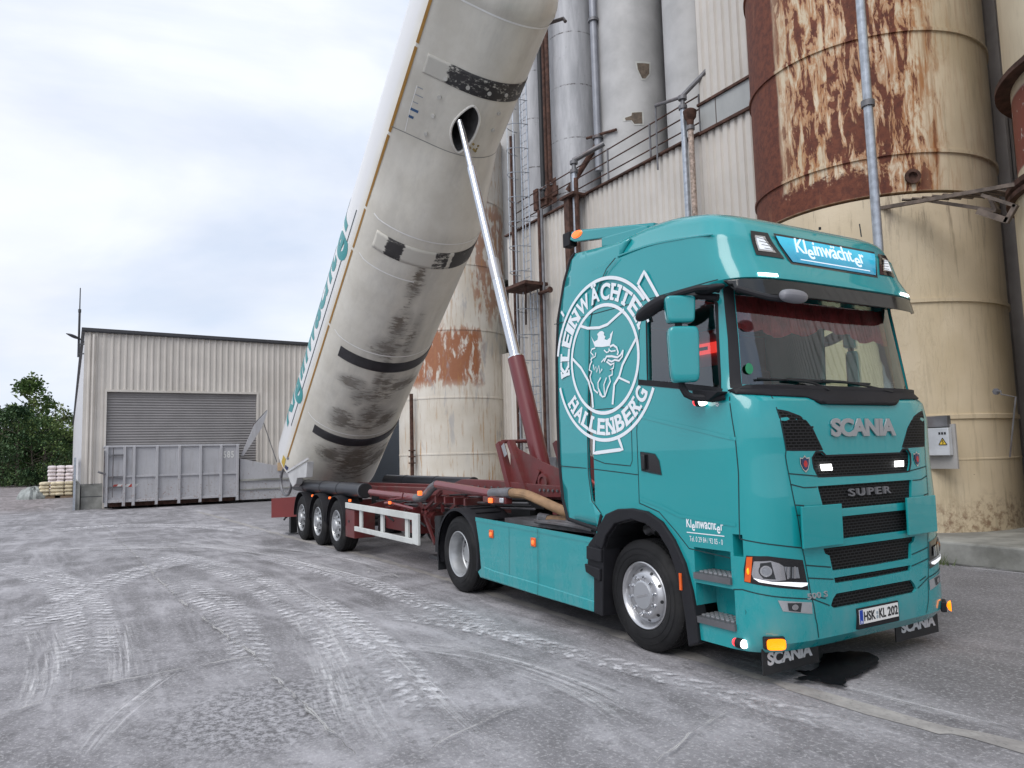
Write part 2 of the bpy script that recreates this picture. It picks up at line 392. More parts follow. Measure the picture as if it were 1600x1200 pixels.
TR = [([(-14.585, -5.290), (-11.765, -3.959), (-9.643, -3.494), (-7.771, -3.347), (-6.031, -3.298), (-4.467, -3.327), (-3.327, -3.400), (-2.370, -3.527), (-1.331, -3.708), (-0.461, -3.857)], (.9, .62)),
      ([(-13.878, -7.552), (-12.779, -6.867), (-11.217, -6.217), (-8.831, -5.739), (-6.554, -5.531), (-4.913, -5.555), (-3.711, -5.718), (-2.876, -5.922)], (.95, .6)),
      ([(-11.406, -2.611), (-8.384, -2.207), (-6.668, -1.990), (-4.977, -1.954), (-3.769, -1.881), (-2.746, -1.850), (-1.636, -1.841)], (.55, .4)),
      ([(-9.159, -4.416), (-6.399, -4.101), (-4.700, -4.136), (-3.405, -4.277), (-2.382, -4.438)], (.8, .4)),
      ([(-6.626, -2.978), (-3.903, -3.075), (-2.397, -3.236), (-1.169, -3.476), (-0.360, -3.709)], (.5, .45)),
      ([(-4.760, -2.784), (-3.590, -2.167), (-2.174, -1.833), (-0.757, -1.582), (0.162, -1.454), (0.763, -1.375), (1.335, -1.303)], (.42, .34)),
      ([(-21.001, -7.453), (-21.060, -6.104), (-21.052, -4.322), (-18.551, -2.379), (-14.525, -1.384)], (1.2, .9)),
      ([(-5.928, -6.491), (-7.090, -5.937), (-8.894, -5.413), (-10.576, -4.601), (-11.422, -3.435)], (.7, .9))]
for i, (p_, w_) in enumerate(TR): uv_strip(V, Fc, MI, UV, p_, w_, .008+.0012*i, 1)
SM = [([(-7.939, -2.931), (-4.244, -3.033), (-1.945, -3.245), (-0.793, -3.381), (0.022, -3.476)], (.35, .28)),
      ([(-5.946, -5.283), (-4.151, -5.304), (-3.130, -5.353)], (.5, .4)), ([(-6.125, -6.037), (-4.319, -5.898), (-2.876, -5.922)], (.7, .6)),
      ([(-5.073, -3.307), (-2.945, -3.644), (-1.337, -3.947), (-0.493, -4.073)], (.9, .8)), ([(-14.794, -7.010), (-14.864, -5.284), (-13.752, -3.738), (-11.834, -2.524)], (1.6, 1.2)),
      ([(-1.558, -5.640), (-2.217, -5.438), (-2.876, -5.136), (-3.350, -4.894)], (.3, .4)), ([(-3.023, -2.988), (-2.109, -2.492), (-0.974, -2.311), (-0.110, -2.395)], (.5, .7)),
      ([(-2.256, 5.455), (-1.812, 5.618), (-1.194, 5.679)], (.9, .7)), ([(-15.688, -3.941), (-10.826, -2.493), (-7.151, -1.972), (-5.436, -1.850)], (.7, .5)),
      ([(-15.571, -3.253), (-10.320, -1.653), (-7.473, -1.223)], (.6, .5)), ([(-1.129, -0.788), (0.148, -0.729), (1.410, -0.588)], (.30, .25))]
for i, (p_, w_) in enumerate(SM): uv_strip(V, Fc, MI, UV, p_, w_, .0185+.0008*i, 2)
CRK = [[(-23.206, -5.015), (-14.328, -4.691), (-8.894, -4.550), (-6.125, -4.440), (-4.671, -4.338), (-3.464, -4.248), (-2.591, -4.241), (-1.523, -4.215), (-0.639, -4.204)],
       [(-2.558, -6.356), (-2.792, -6.155), (-3.066, -5.865), (-3.238, -5.535), (-3.369, -4.787), (-3.405, -4.277)], [(-6.022, -6.385), (-5.846, -5.665), (-6.030, -5.012), (-6.125, -4.440)],
       [(0.481, -2.799), (0.216, -2.128), (0.080, -1.685)], [(-0.319, -3.979), (-0.596, -3.503), (-0.860, -2.795)]]
for i, p_ in enumerate(CRK): uv_strip(V, Fc, MI, UV, p_, .05 if i < 2 else .03, .0275+.0008*i, 3, .03, .1, i)
for i in range(9):
    x0, y0 = (-7.577, -1.347); pp = [(x0+random.uniform(-.5, .5), y0+random.uniform(-.3, .3))]
    for q in range(4): pp.append((pp[-1][0]+random.uniform(.02, .22), pp[-1][1]+random.uniform(-.12, .12)))
    uv_strip(V, Fc, MI, UV, pp, .03, .032, 3, .02, .05, i)
me = bpy.data.meshes.new('ground'); me.from_pydata(V, [], Fc)
for m in (ground_mat(), tread_mat(), smear_mat(), crack_mat(), gutter_mat()): me.materials.append(m)
me.polygons.foreach_set('material_index', MI)
ul = me.uv_layers.new(name='UVMap'); ca = me.attributes.new('fade', 'FLOAT', 'POINT')
for i_ in range(len(V)): ca.data[i_].value = FADE.get(i_, 1)
for l_ in me.loops: ul.data[l_.index].uv = UV[l_.vertex_index]
go = bpy.data.objects.new('ground', me); C.objects.link(go); link(go, kind='structure')
# wet patch in front of the bumper
k = NT('wet_patch'); P = k.co('Object'); k.set(color=(.012, .012, .014), rough=.12, spec=.4); wet = k.m
pp = [(-0.097, -0.883), (-0.089, -0.704), (-0.215, -0.676), (-0.159, -0.568), (-0.268, -0.287), (-0.399, -0.070), (-0.335, 0.191), (-0.197, 0.277), (-0.038, 0.161), (0.063, -0.078), (0.105, -0.316), (0.137, -0.498), (0.168, -0.620), (0.269, -0.715), (0.157, -0.742), (0.010, -0.788)]
q_ = []
for i in range(len(pp)):
    a, b = Vector(pp[i]), Vector(pp[(i+1) % len(pp)])
    for t in (0, .25, .5, .75): e_ = a.lerp(b, t); q_.append((e_.x+random.uniform(-.018, .018), e_.y+random.uniform(-.018, .018)))
pp = q_
m = MB(); m.add([(a, b, .0345) for a, b in pp], [tuple(range(len(pp)))]); m.build('puddle', wet, smooth=0, kind='structure')

# ================================================================== SHARED MATERIALS
simple('cream_cladding', (.58, .545, .50), .55, var=.08, scale=.6, grime=.30, grimecol=(.40, .36, .31), gscale=.5)
simple('white_cladding', (.62, .62, .64), .5, var=.05, scale=.7)
simple('concrete', (.27, .27, .25), .85, var=.3, scale=1.5, bump=.5, bscale=30, grime=.6, grimecol=(.10, .10, .085), gscale=1.1)
simple('shutter_grey', (.24, .23, .23), .5, var=.08, scale=1)
simple('shutter_dark', (.055, .068, .082), .45, var=.08, scale=1)
simple('dark_trim', (.045, .045, .05), .5, var=.1)
simple('galvanised', (.42, .45, .49), .38, metal=.75, var=.18, scale=9)
simple('old_steel', (.17, .17, .18), .5, metal=.4, var=.25, scale=4, grime=.5, grimecol=(.10, .045, .03))
simple('rusty_steel', (.085, .045, .034), .8, var=.45, scale=6, grime=.6, grimecol=(.035, .025, .022), spec=.25)
simple('container_grey', (.36, .36, .39), .5, var=.14, scale=1.2, grime=.5, grimecol=(.20, .18, .17), gscale=1.5)
simple('white_paint', (.70, .70, .68), .5, var=.08)
simple('red_paint', (.40, .05, .04), .5, var=.1)
simple('black_plastic', (.013, .013, .016), .6, var=.15, scale=5, spec=.3)
simple('black_metal', (.016, .017, .019), .5, var=.2, scale=4)
simple('rubber', (.012, .012, .013), .75, var=.3, scale=3, bump=.2, bscale=120, grime=.35, grimecol=(.06, .058, .055), gscale=2.5, spec=.3)
def streak_silo(name, base, light, rust, rs, lo=.5, hi=.62, amount=.8, cx=0, cy=0, extra=None, seed=0):
    """painted steel with vertical runs of rust; coordinates are angle round the axis and height"""
    k = NT(name); x, y, z = k.sep(k.co('Object'))[:3]
    ang = k.math('ARCTAN2', k.math('SUBTRACT', y, cy), k.math('SUBTRACT', x, cx));
    uvv = k.comb(k.math('MULTIPLY', ang, 6.0), k.math('MULTIPLY', z, .55), float(seed)); uv2 = k.comb(k.math('MULTIPLY', ang, 14.0), k.math('MULTIPLY', z, .5), float(seed)+3)
    n1 = k.noise(uvv, 1.0, 7, .62, .4); n2 = k.noise(uv2, 1.6, 6, .7, .2); f = k.noise(k.co('Object'), 9, 6, .7); b = k.noise(k.co('Object'), .7, 4)
    c = k.mix(k.step(b, .3, .7), base, light)
    c = k.mix(k.math('MULTIPLY', k.step(n2, .50, .68), .5), c, tuple(q*.72 for q in base))
    return k, ang, z, n1, n2, f, c

# ================================================================== PLANT BUILDING (right)
WY = 7.5
def corrug(x0, x1, z0, z1, y, pitch, depth, axis='x', out=-1, slope=None):
    """trapezoidal sheet wall; z1 may be a function of the running coordinate"""
    m = MB(); n = int(round((x1-x0)/pitch)); prof = []
    for i in range(n):
        a = x0+i*pitch
        prof += [(a, 0), (a+pitch*.52, 0), (a+pitch*.66, 1), (a+pitch*.86, 1)]
    prof.append((x1, 0)); vs = []
    for a, h in prof:
        yy = y - out*depth*h
        t = z1(a) if callable(z1) else z1
        for z in (z0, t): vs.append((a, yy, z) if axis == 'x' else (yy, a, z))
    return m.add(vs, [(2*i, 2*i+2, 2*i+3, 2*i+1) for i in range(len(prof)-1)])
pb = thing('plant_building', 'tall processing plant clad in pale corrugated sheet behind the truck', 'building', (-8, WY, 0))
WX0 = (-18.506, 7.500, 6.589)[0]; ZL = 9.62; ZU = 10.36
corrug(WX0, -5.2, .35, ZL, WY, .235, .055).build('corrugated_wall', MATS['cream_cladding'], pb, smooth=0)
corrug(-8.85, -5.2, ZU, 24, WY, .235, .055).build('corrugated_wall', MATS['cream_cladding'], pb, smooth=0)
k = NT('grey_panel_band'); x, y, z = k.sep(k.co('Object'))[:3]
jn = k.math('SUBTRACT', 1.0, k.step(k.math('ABSOLUTE', k.math('SUBTRACT', k.math('FRACT', k.math('MULTIPLY', x, .9)), .5)), .01, .02))
n = k.noise(k.co('Object', scale=(1, 1, .4)), 2.5, 6, .7); k.set(color=k.mix(jn, k.mix(n, (.30, .31, .31), (.46, .47, .46)), (.10, .08, .07)), rough=.6); band_m = k.m
corrug(-5.2, 24, .35, 24, 10.6, .2, .04).build('corrugated_wall', MATS['cream_cladding'], pb, smooth=0)
MB().box((-8.85, WY-.02, ZL+.03), (-5.2, WY+.3, ZU)).build('panel_band', band_m, pb, smooth=0)
MB().box((WX0, WY+.06, 0), (-5.25, WY+6.5, 9.45)).build('inner_block', MATS['concrete'], pb, smooth=0)
MB().box((-27, 10.7, 0), (WX0-.1, WY+6.5, 9.45)).build('inner_block', MATS['concrete'], pb, smooth=0)
MB().box((-5.2, 10.66, 0), (24, 16, 23.9)).build('inner_block', MATS['concrete'], pb, smooth=0)
MB().box((-8.8, WY+.06, 9.4), (-5.25, WY+6.5, 23.9)).build('inner_block', MATS['concrete'], pb, smooth=0)
m = MB().box((WX0-.05, WY-.10, ZL), (-8.86, WY+.10, ZL+.05)); m.box((-8.9, WY-.08, ZU-.03), (-5.2, WY-.022, ZU+.03)); m.box((-8.9, WY-.08, ZL-.03), (-5.2, WY-.022, ZL+.04))
m.build('edge_trim', MATS['rusty_steel'], pb, smooth=0)
corrug(WY, WY+6.5, .35, 9.6, WX0, .16, .035, 'y', 1).build('corrugated_wall', MATS['cream_cladding'], pb, smooth=0)
corrug(WY, WY+6.5, ZU, 24, -8.86, .16, .035, 'y', 1).build('corrugated_wall', MATS['cream_cladding'], pb, smooth=0)
# plinth the silos stand on
m = MB(); m.box((-30, 5.68, 0), (24, WY, .34)); m.box((-5.3, WY, 0), (24, 10.6, .338))
m.build('concrete_plinth', MATS['concrete'], smooth=0, bevel=.03, label='weathered low concrete plinth along the foot of the silos', cat='plinth')
# low rear building with a dark roller door
lb = thing('rear_shed', 'low cream shed with a dark blue grey roller door behind the trailer', 'building', (-34, 9, 0))
corrug(-60, -17.1, .1, 6.0, 9.6, .2, .04).build('corrugated_wall', MATS['cream_cladding'], lb, smooth=0)
MB().box((-60, 9.66, 0), (-17.2, 18, 5.95)).build('inner_block', MATS['concrete'], lb, smooth=0)
m = MB(); z = 0.02
while z < 4.6: m.box(((-41.377, 9.500, 1.661)[0], 9.50, z), ((-33.549, 9.500, 1.619)[0], 9.54, z+.10)); m.box(((-41.377, 9.500, 1.661)[0], 9.52, z+.10), ((-33.549, 9.500, 1.619)[0], 9.535, z+.125)); z += .125
m.build('roller_door', MATS['shutter_dark'], lb, smooth=0)

# ================================================================== SILOS
def ring_prof(z0, z1, r, rings, rr=.035):
    p = [(0, z0), (r, z0)]
    for q in rings: p += [(r, q-.035), (r+rr, q-.03), (r+rr, q+.03), (r, q+.035)]
    return p+[(r, z1), (0, z1+r*.35)]
# big rusty silo on the right
RX, RY, RR = -4.917, 8.066, 2.166
k, ang, z, n1, n2, f, c = streak_silo('rust_streaked_cream_paint', (.58, .48, .33), (.72, .61, .45), None, 0, cx=RX, cy=RY, seed=5)
deg = k.math('MULTIPLY', ang, 57.2958)
ZB = 6.2    # lower rim of the upper drum
up = k.step(z, ZB-.02, ZB+.02)
lft = k.math('SUBTRACT', 1.0, k.step(k.math('ADD', deg, k.math('MULTIPLY', k.math('SUBTRACT', n2, .5), 8)), -101, -98))
low = k.math('SUBTRACT', 1.0, k.step(k.math('ADD', z, k.math('MULTIPLY', k.math('SUBTRACT', f, .5), .9)), 6.60, 6.72))
low = k.math('MULTIPLY', low, k.math('SUBTRACT', 1.0, k.step(k.math('ADD', deg, k.math('MULTIPLY', f, 30)), -45, -32)))
cells = k.noise(k.comb(k.math('MULTIPLY', ang, 9.0), k.math('MULTIPLY', z, 1.1), 2.0), 1.3, 8, .68, .5)
zone = k.band(deg, -100, -26, 13)
drip = k.noise(k.comb(k.math('MULTIPLY', ang, 26.0), k.math('MULTIPLY', z, .9), 4.0), 1.0, 5, .6, .15)
patchy = k.step(k.math('ADD', cells, k.math('ADD', k.math('MULTIPLY', drip, .28), k.math('MULTIPLY', zone, .09))), .735, .765)
patchy = k.math('MULTIPLY', patchy, k.math('ADD', .0, zone))
strk = k.math('MULTIPLY', k.step(drip, .50, .66), k.math('ADD', .22, k.math('MULTIPLY', zone, .68)))
rl = k.math('MULTIPLY', k.band(deg, -31, -26, 2), k.step(n2, .35, .6))
c = k.mix(k.math('MULTIPLY', up, k.math('ADD', strk, k.math('MULTIPLY', rl, .5)), clamp=True), c, (.33, .145, .052))
halo = k.math('MULTIPLY', k.step(k.math('ADD', cells, k.math('ADD', k.math('MULTIPLY', drip, .34), k.math('MULTIPLY', zone, .09))), .64, .76), zone); c = k.mix(k.math('MULTIPLY', k.math('MULTIPLY', halo, up), .85), c, (.40, .17, .055))
rust = k.mix(k.step(f, .35, .65), (.095, .025, .014), (.175, .050, .024))
rust = k.mix(k.math('MULTIPLY', k.step(n1, .58, .7), .55), rust, (.27, .12, .065))
mask = k.math('MAXIMUM', k.math('MAXIMUM', lft, low), patchy)
c = k.mix(k.math('MULTIPLY', mask, up), c, rust)
# lower drum: grime, base rust
g = k.math('MULTIPLY', k.math('SUBTRACT', 1.0, up), k.math('MULTIPLY', k.step(n2, .54, .7), k.step(z, 4.6, 6.0)))
c = k.mix(k.math('MULTIPLY', g, .6), c, (.20, .15, .115))
bs = k.math('MULTIPLY', k.math('SUBTRACT', 1.0, k.step(k.math('ADD', z, k.math('MULTIPLY', n1, .7)), .9, 1.4)), k.step(f, .42, .66))
c = k.mix(k.math('MULTIPLY', bs, .75), c, (.16, .075, .04))
chips = k.math('MULTIPLY', k.step(k.noise(k.co('Object', scale=(1, 1, 1.6)), 5, 7, .75), .68, .71), k.math('SUBTRACT', 1.0, k.step(z, 1.6, 2.2)))
c = k.mix(chips, c, (.12, .045, .03))
k.set(color=c, rough=k.math('ADD', .42, k.math('MULTIPLY', mask, .35))); k.bump(k.math('ADD', k.math('MULTIPLY', mask, -.6), f), .45, .012)
rust_silo_m = k.m
bs_ = thing('rusty_silo', 'large cream silo streaked with dark red rust directly behind the truck cab', 'silo', (RX, RY, .34))
MB().lathe(ring_prof(ZB, 16, RR+.012, [6.90, 9.13, 11.4, 13.6]), (RX, RY, 0), 'z', 96).build('upper_drum', rust_silo_m, bs_, smooth=35)
MB().lathe([(0, .34), (RR, .34), (RR, 1.53), (RR+.008, 1.535), (RR+.008, 1.56), (RR, 1.565), (RR, 2.22), (RR+.03, 2.23), (RR+.03, 2.30), (RR, 2.31), (RR, 4.23), (RR+.035, 4.235), (RR+.035, 4.30), (RR, 4.305), (RR, ZB-.05), (0, ZB-.05)], (RX, RY, 0), 'z', 96).build('lower_drum', rust_silo_m, bs_, smooth=35)
m = MB().lathe([(0, .0), (.06, 0), (.06, .05), (.13, .05), (.13, .085), (.075, .085), (.07, .03), (0, .03)], (0, 0, 0), 'z', 20)
a_, z_ = (-39.11, 6.44); a_ = radians(a_)
MX = Matrix.Translation((RX+RR*cos(a_), RY+RR*sin(a_), z_)) @ Vector((cos(a_), sin(a_), 0)).to_track_quat('Z', 'Y').to_matrix().to_4x4()
m.build('port', MATS['rusty_steel'], bs_, matrix=MX, smooth=35)
# bracket framing at the lower rim
m = MB(); A = (-4.0, 6.02, 5.98); B_ = (-1.25, 6.6, 5.86)
m.beam((-3.666, 6.350, 5.965), (-1.354, 6.350, 5.651), .06, .06); m.beam((-1.943, 6.350, 5.654), (-1.484, 6.350, 5.338), .07, .05); m.beam((-1.483, 6.350, 5.357), (-1.644, 6.350, 5.128), .07, .07)
m.beam((-2.029, 6.350, 5.424), (-1.616, 6.350, 5.150), .07, .09); m.beam((-3.004, 6.550, 5.949), (-1.807, 6.500, 5.379), .14, .05); m.beam((-1.948, 6.550, 5.677), (-1.824, 6.550, 5.248), .05, .05)
for i in range(9):
    t = i/8; m.beam((-3.2+1.2*t, 6.3+.3*t, 5.97-.02*i), (-2.9+1.25*t, 6.5+.5*t, 5.9-.03*i), .09, .02)
m.build('support_bracket', simple('bracket_brown', (.13, .10, .08), .7, var=.4, scale=6), bs_, smooth=0)
# tap and thin line on the lower drum
m = MB(); p0 = Vector((-2.075, 6.600, 2.598)); m.tube([p0, p0+Vector((.03, -.12, 0)), p0+Vector((.09, -.13, 0)), p0+Vector((.09, -.13, -.05)), p0+Vector((.22, .02, -.1)), Vector((-2.075, 6.750, 1.586))], .013, 6)
m.lathe([(0, 0), (.05, 0), (.05, .03), (0, .03)], tuple(p0+Vector((0, -.1, 0))), 'y', 10); m.build('drain_tap', MATS['old_steel'], bs_)
# electrical box
x0, _, z0 = (-3.168, 6.520, 1.624); x1, _, z1 = (-2.828, 6.520, 2.076); BY = 6.52
eb = thing('switch_box', 'small light grey switch box with a yellow warning triangle on the cream silo', 'electrical box', (x0, 6.2, z0))
MB().box((x0-.1, BY, z0), (x1-.03, BY+.10, z1)).build('cabinet', simple('box_grey', (.50, .52, .55), .4), eb, bevel=.01)
MB().box((x0-.2, BY+.05, z1+.02), (x1-.06, BY+.15, z1+.2)).build('cable_duct', MATS['old_steel'], eb, smooth=0)
MB().box((x0-.1, BY+.11, z0-.22), (x1+.02, BY+.15, z1+.06)).build('back_plate', simple('plate_grey', (.36, .35, .34), .6), eb, smooth=0)
xm, zm = x1-.13, (z0+z1)/2
MB().prism([(xm-.065, zm-.05), (xm+.065, zm-.05), (xm, zm+.06)], BY-.004, BY-.001).build('warning_sign', simple('warning_yellow', (.72, .50, .05), .4), eb, smooth=0)
m = MB(); P3 = [(xm-.065, zm-.05), (xm+.065, zm-.05), (xm, zm+.06)]
for i in range(3): a, b = P3[i], P3[(i+1) % 3]; m.beam((a[0], BY-.006, a[1]), (b[0], BY-.006, b[1]), .010, .004, (0, 1, 0))
m.beam((xm+.012, BY-.007, zm+.035), (xm-.012, BY-.007, zm), .008, .004, (0, 1, 0)); m.beam((xm-.012, BY-.007, zm), (xm+.012, BY-.007, zm-.005), .008, .004, (0, 1, 0)); m.beam((xm+.012, BY-.007, zm-.005), (xm-.004, BY-.007, zm-.038), .008, .004, (0, 1, 0))
for i in range(3): m.box((xm-.06+i*.045, BY-.004, z1-.11), (xm-.03+i*.045, BY-.001, z1-.07))
m.build('sign_marks', MATS['black_plastic'], eb, smooth=0)
# second rusty silo at the frame edge
k, ang, z, n1, n2, f, c = streak_silo('cream_paint_rust_patch', (.52, .44, .31), (.66, .58, .42), None, 0, cx=.11, cy=7.88, seed=9)
inb = k.band(z, 5.98, 7.15, .03); pt = k.math('MULTIPLY', inb, k.step(k.math('ADD', f, k.math('MULTIPLY', n1, .5)), .58, .68))
c = k.mix(k.math('MULTIPLY', inb, .9), c, (.48, .43, .42)); c = k.mix(pt, c, (.20, .045, .03))
k.set(color=c, rough=.55); r2 = k.m
s2 = thing('edge_silo', 'cream silo with a rusted red panel cut off by the right picture edge', 'silo', (.11, 7.88, .34))
m = MB().lathe([(0, .34), (2.12, .34), (2.12, 3.0), (2.15, 3.01), (2.15, 3.06), (2.12, 3.07), (2.12, 5.5), (0, 5.55)], (.11, 7.88, 0), 'z', 80); m.build('lower_drum', r2, s2, smooth=35)
m = MB().lathe([(0, 5.72), (2.03, 5.72), (2.03, 7.35), (2.05, 7.5), (2.10, 7.5), (2.10, 16), (0, 16.5)], (.11, 7.88, 0), 'z', 80); m.build('upper_drum', r2, s2, smooth=35)
m = MB().lathe([(1.9, 5.50), (2.22, 5.5), (2.22, 5.57), (2.16, 5.60), (2.22, 5.64), (2.22, 5.72), (1.9, 5.75)], (.11, 7.88, 0), 'z', 80); m.lathe([(2.0, 7.32), (2.24, 7.30), (2.24, 7.38), (2.0, 7.48)], (.11, 7.88, 0), 'z', 80)
m.build('rim', MATS['rusty_steel'], s2, smooth=35)
# grey column between the two silos
m = MB();
ca_, cb_ = (-3.359, 9.800, 10.041)[0], (-3.048, 9.800, 9.877)[0]; m.box((ca_, 9.80, .0), (cb_, 9.84, 20)); m.box((ca_, 9.7, .0), (ca_+.06, 9.95, 20)); m.box((cb_-.06, 9.7, .0), (cb_, 9.95, 20))
m.build('steel_column', simple('column_grey', (.33, .31, .31), .6, var=.1), smooth=0, label='grey steel column rising between the two cream silos at the right', cat='column')
# cream silo behind the trailer
CX, CY, CRR = -24.69, 8.25, 2.33
k, ang, z, n1, n2, f, c = streak_silo('cream_white_paint_orange_rust', (.60, .545, .46), (.72, .68, .61), None, 0, cx=CX, cy=CY, seed=13)
deg = k.math('MULTIPLY', ang, 57.2958)
a1 = k.math('MULTIPLY', k.band(z, (-31.23, 4.60)[1], (-30.14, 7.06)[1], .35), k.band(deg, -100, (6.89, 6.00)[0], 9))
a1 = k.math('MAXIMUM', a1, k.math('MULTIPLY', k.math('MULTIPLY', k.band(z, 7.2, 12.5, .8), k.band(deg, (-4.87, 12.09)[0], (53.16, 12.70)[0], 8)), .78))
blk = k.step(k.math('ADD', k.noise(k.comb(k.math('MULTIPLY', ang, 7.0), k.math('MULTIPLY', z, 1.1), 2.0), 1.2, 7, .6, .3), k.math('MULTIPLY', a1, .25)), .62, .74)
c = k.mix(k.math('MULTIPLY', blk, k.math('MULTIPLY', a1, .95)), c, k.mix(f, (.36, .13, .045), (.26, .08, .03)))
a2 = k.math('MULTIPLY', k.step(n2, .54, .68), k.math('ADD', .35, k.math('MULTIPLY', k.math('MAXIMUM', k.step(z, 6.9, 9), k.math('SUBTRACT', 1.0, k.step(z, 1.5, 4.2))), .6)))
c = k.mix(a2, c, (.50, .27, .10))
gr = k.math('MULTIPLY', k.step(n1, .56, .66), k.math('MULTIPLY', k.band(z, 2.0, 9.5, 1), .55)); c = k.mix(gr, c, (.33, .33, .35))
k.set(color=c, rough=.55); k.bump(f, .25, .01)
cs = thing('cream_silo', 'off-white silo with orange rust patches behind the tilted tank', 'silo', (CX, CY, 0))
MB().lathe(ring_prof(0.0, 15.5, CRR, [1.9, 4.15, 6.9, 9.6, 12.4], .02), (CX, CY, 0), 'z', 80).build('drum', k.m, cs, smooth=35)
m = MB(); px_, _, _z = (-23.701, 6.000, 2.173)
m.tube([(px_, 5.88, .2), (px_, 5.88, 4.35)], .075, 10);
for zz in (1.55, 1.8, 2.05): m.lathe([(0, 0), (.14, 0), (.14, .05), (0, .05)], (px_, 5.88, zz), 'z', 12)
m.build('downpipe', MATS['rusty_steel'], cs)
# grey storage silos standing on the lower roof
k = NT('grey_silo_steel'); x, y, z = k.sep(k.co('Object'))[:3]
st = k.noise(k.co('Object', scale=(1.6, 1.6, .22)), 1.8, 7, .65, .3); ff = k.noise(k.co('Object'), 5, 6, .7)
c = k.mix(k.step(st, .3, .7), (.34, .345, .365), (.52, .525, .545)); c = k.mix(k.math('MULTIPLY', k.step(ff, .58, .72), .35), c, (.20, .20, .21))
jn = k.math('SUBTRACT', 1.0, k.step(k.math('ABSOLUTE', k.math('SUBTRACT', k.math('FRACT', k.math('MULTIPLY', z, .47)), .5)), .008, .016))
c = k.mix(k.math('MULTIPLY', jn, k.step(ff, .40, .62)), c, (.07, .06, .06)); k.set(color=c, rough=.5); gsm = k.m
simple('smooth_silo_grey', (.45, .445, .44), .5, var=.14, scale=.8)
for X, R_, mm, lab in ((-15.45, 1.20, 'b', 'smooth grey storage silo with two brown patches, nearest the pale cladding'), (-19.0, .98, 'a', 'grey banded storage silo between the dark vertical pipes and the plain grey one'),
                   (-24.2, 1.05, 'b', 'grey storage silo farthest left, seen through the ladder cage'), (-21.9, .62, 'a', 'slim grey banded silo left of the dark vertical pipes'), (-12.3, 1.0, 'b', 'grey storage silo half hidden by the upper cladding')):
    z0 = 9.4
    g_ = thing('grey_silo', lab, 'silo', (X, 11, z0), 'grey silos on the plant roof')
    MB().lathe([(0, z0), (R_, z0), (R_, 26), (0, 26.6)], (X, 11, 0), 'z', 64).build('drum', gsm if mm == 'a' else MATS['smooth_silo_grey'], g_, smooth=35)
    if X == -15.45:
        for (u, v, w2, h2, cut) in (((-13.808, 9.900, 14.654)[0]-.52, (-13.808, 9.900, 14.654)[2], .22, .27, 1), ((-14.013, 9.900, 12.989)[0]-.48, (-14.013, 9.900, 12.989)[2], .22, .20, 0)):
            pl = [(-w2, h2), (w2, h2), (w2*.9, -h2*.3), (w2*.2, -h2), (-w2*.3, -h2), (-w2*.9, h2*.2)] if cut else [(-w2*1.6, h2*.3), (-w2*.6, h2*.5), (-w2*.5, h2), (w2, h2), (w2, -h2), (-w2*.2, -h2), (-w2*.6, -h2*.3), (-w2*1.5, -h2*.2)]
            for sc_, mm2, of in ((1.25, simple('patch_rim', (.50, .50, .47), .6), .008), (1.0, simple('patch_brown', (.13, .10, .075), .8, var=.4, scale=6), .014)):
                s_ = sheet([[(a*sc_, b*sc_) for a, b in pl]], .06)
                t0 = (u-X)/R_
                th0 = math.acos(max(-1, min(1, t0)))
                s_.map(lambda a, b, c_: (X+(R_+of)*cos(-th0+a/R_), 11+(R_+of)*sin(-th0+a/R_), v+b)); s_.build('stain_patch', mm2, g_, smooth=0, solid=.004)
MB().box((-24, 12.4, 9), (-9, 12.6, 26)).build('plant_rear_wall', simple('dark_rear', (.10, .10, .11), .8), label='dark rear wall behind the grey silos on the plant roof', cat='wall', smooth=0)
# vertical pipes
def vpipe(name, lab, cat, pts, r, mat, fl=(), grp=None):
    t = thing(name, lab, cat, pts[0], grp); MB().tube(pts, r, 12).build('pipe', mat, t)
    for q in fl:
        MB().lathe([(0, -.05), (r*1.45, -.05), (r*1.45, .05), (0, .05)], q, 'z', 14).build('coupling', MATS['old_steel'], t)
    return t
G = MATS['galvanised']
gp0 = (-3.254, 5.600, 5.358); gp1 = (-3.218, 5.600, 10.058); gx = (gp0[0]+gp1[0])/2
vpipe('filler_pipe', 'tall galvanised pipe standing in front of the big rusty silo', 'pipe', [(gx, 5.6, .34), (gx, 5.6, 13)], .075, G, [(gx, 5.6, (-3.224, 5.600, 7.529)[2])], 'galvanised filler pipes')
x, _, zt = (-9.149, 7.200, 10.375)
vpipe('filler_pipe', 'galvanised pipe with a forked elbow under the upper cladding', 'pipe', [(x, 7.2, .34), (x, 7.2, zt)], .075, G, [(x, 7.2, zt), (x, 7.2, zt+.25)], 'galvanised filler pipes')
m = MB().tube([(x, 7.2, zt), (x, 7.2, zt+.3), (x+.5, 7.6, zt+.85)], .06, 12); m.tube([(x, 7.2, zt+.28), (x-1.1, 7.3, zt+.55)], .045, 8); m.tube([(x-1.1, 7.3, zt+.55), (x-1.12, 7.3, zt-1.2)], .025, 6)
m.build('elbow', MATS['old_steel'], bpy.data.objects['filler_pipe.001'])
x, _, zt = (-13.872, 7.200, 10.376)
vpipe('filler_pipe', 'galvanised pipe with an elbow at the left end of the railing', 'pipe', [(x, 7.2, .34), (x, 7.2, zt)], .085, G, [(x, 7.2, zt), (x, 7.2, zt+.28)], 'galvanised filler pipes')
m = MB().tube([(x, 7.2, zt), (x, 7.2, zt+.35), (x+.62, 7.9, zt+.78)], .08, 12); m.build('elbow', MATS['old_steel'], bpy.data.objects['filler_pipe.002'])
x, _, zt = (-8.872, 7.150, 9.719)
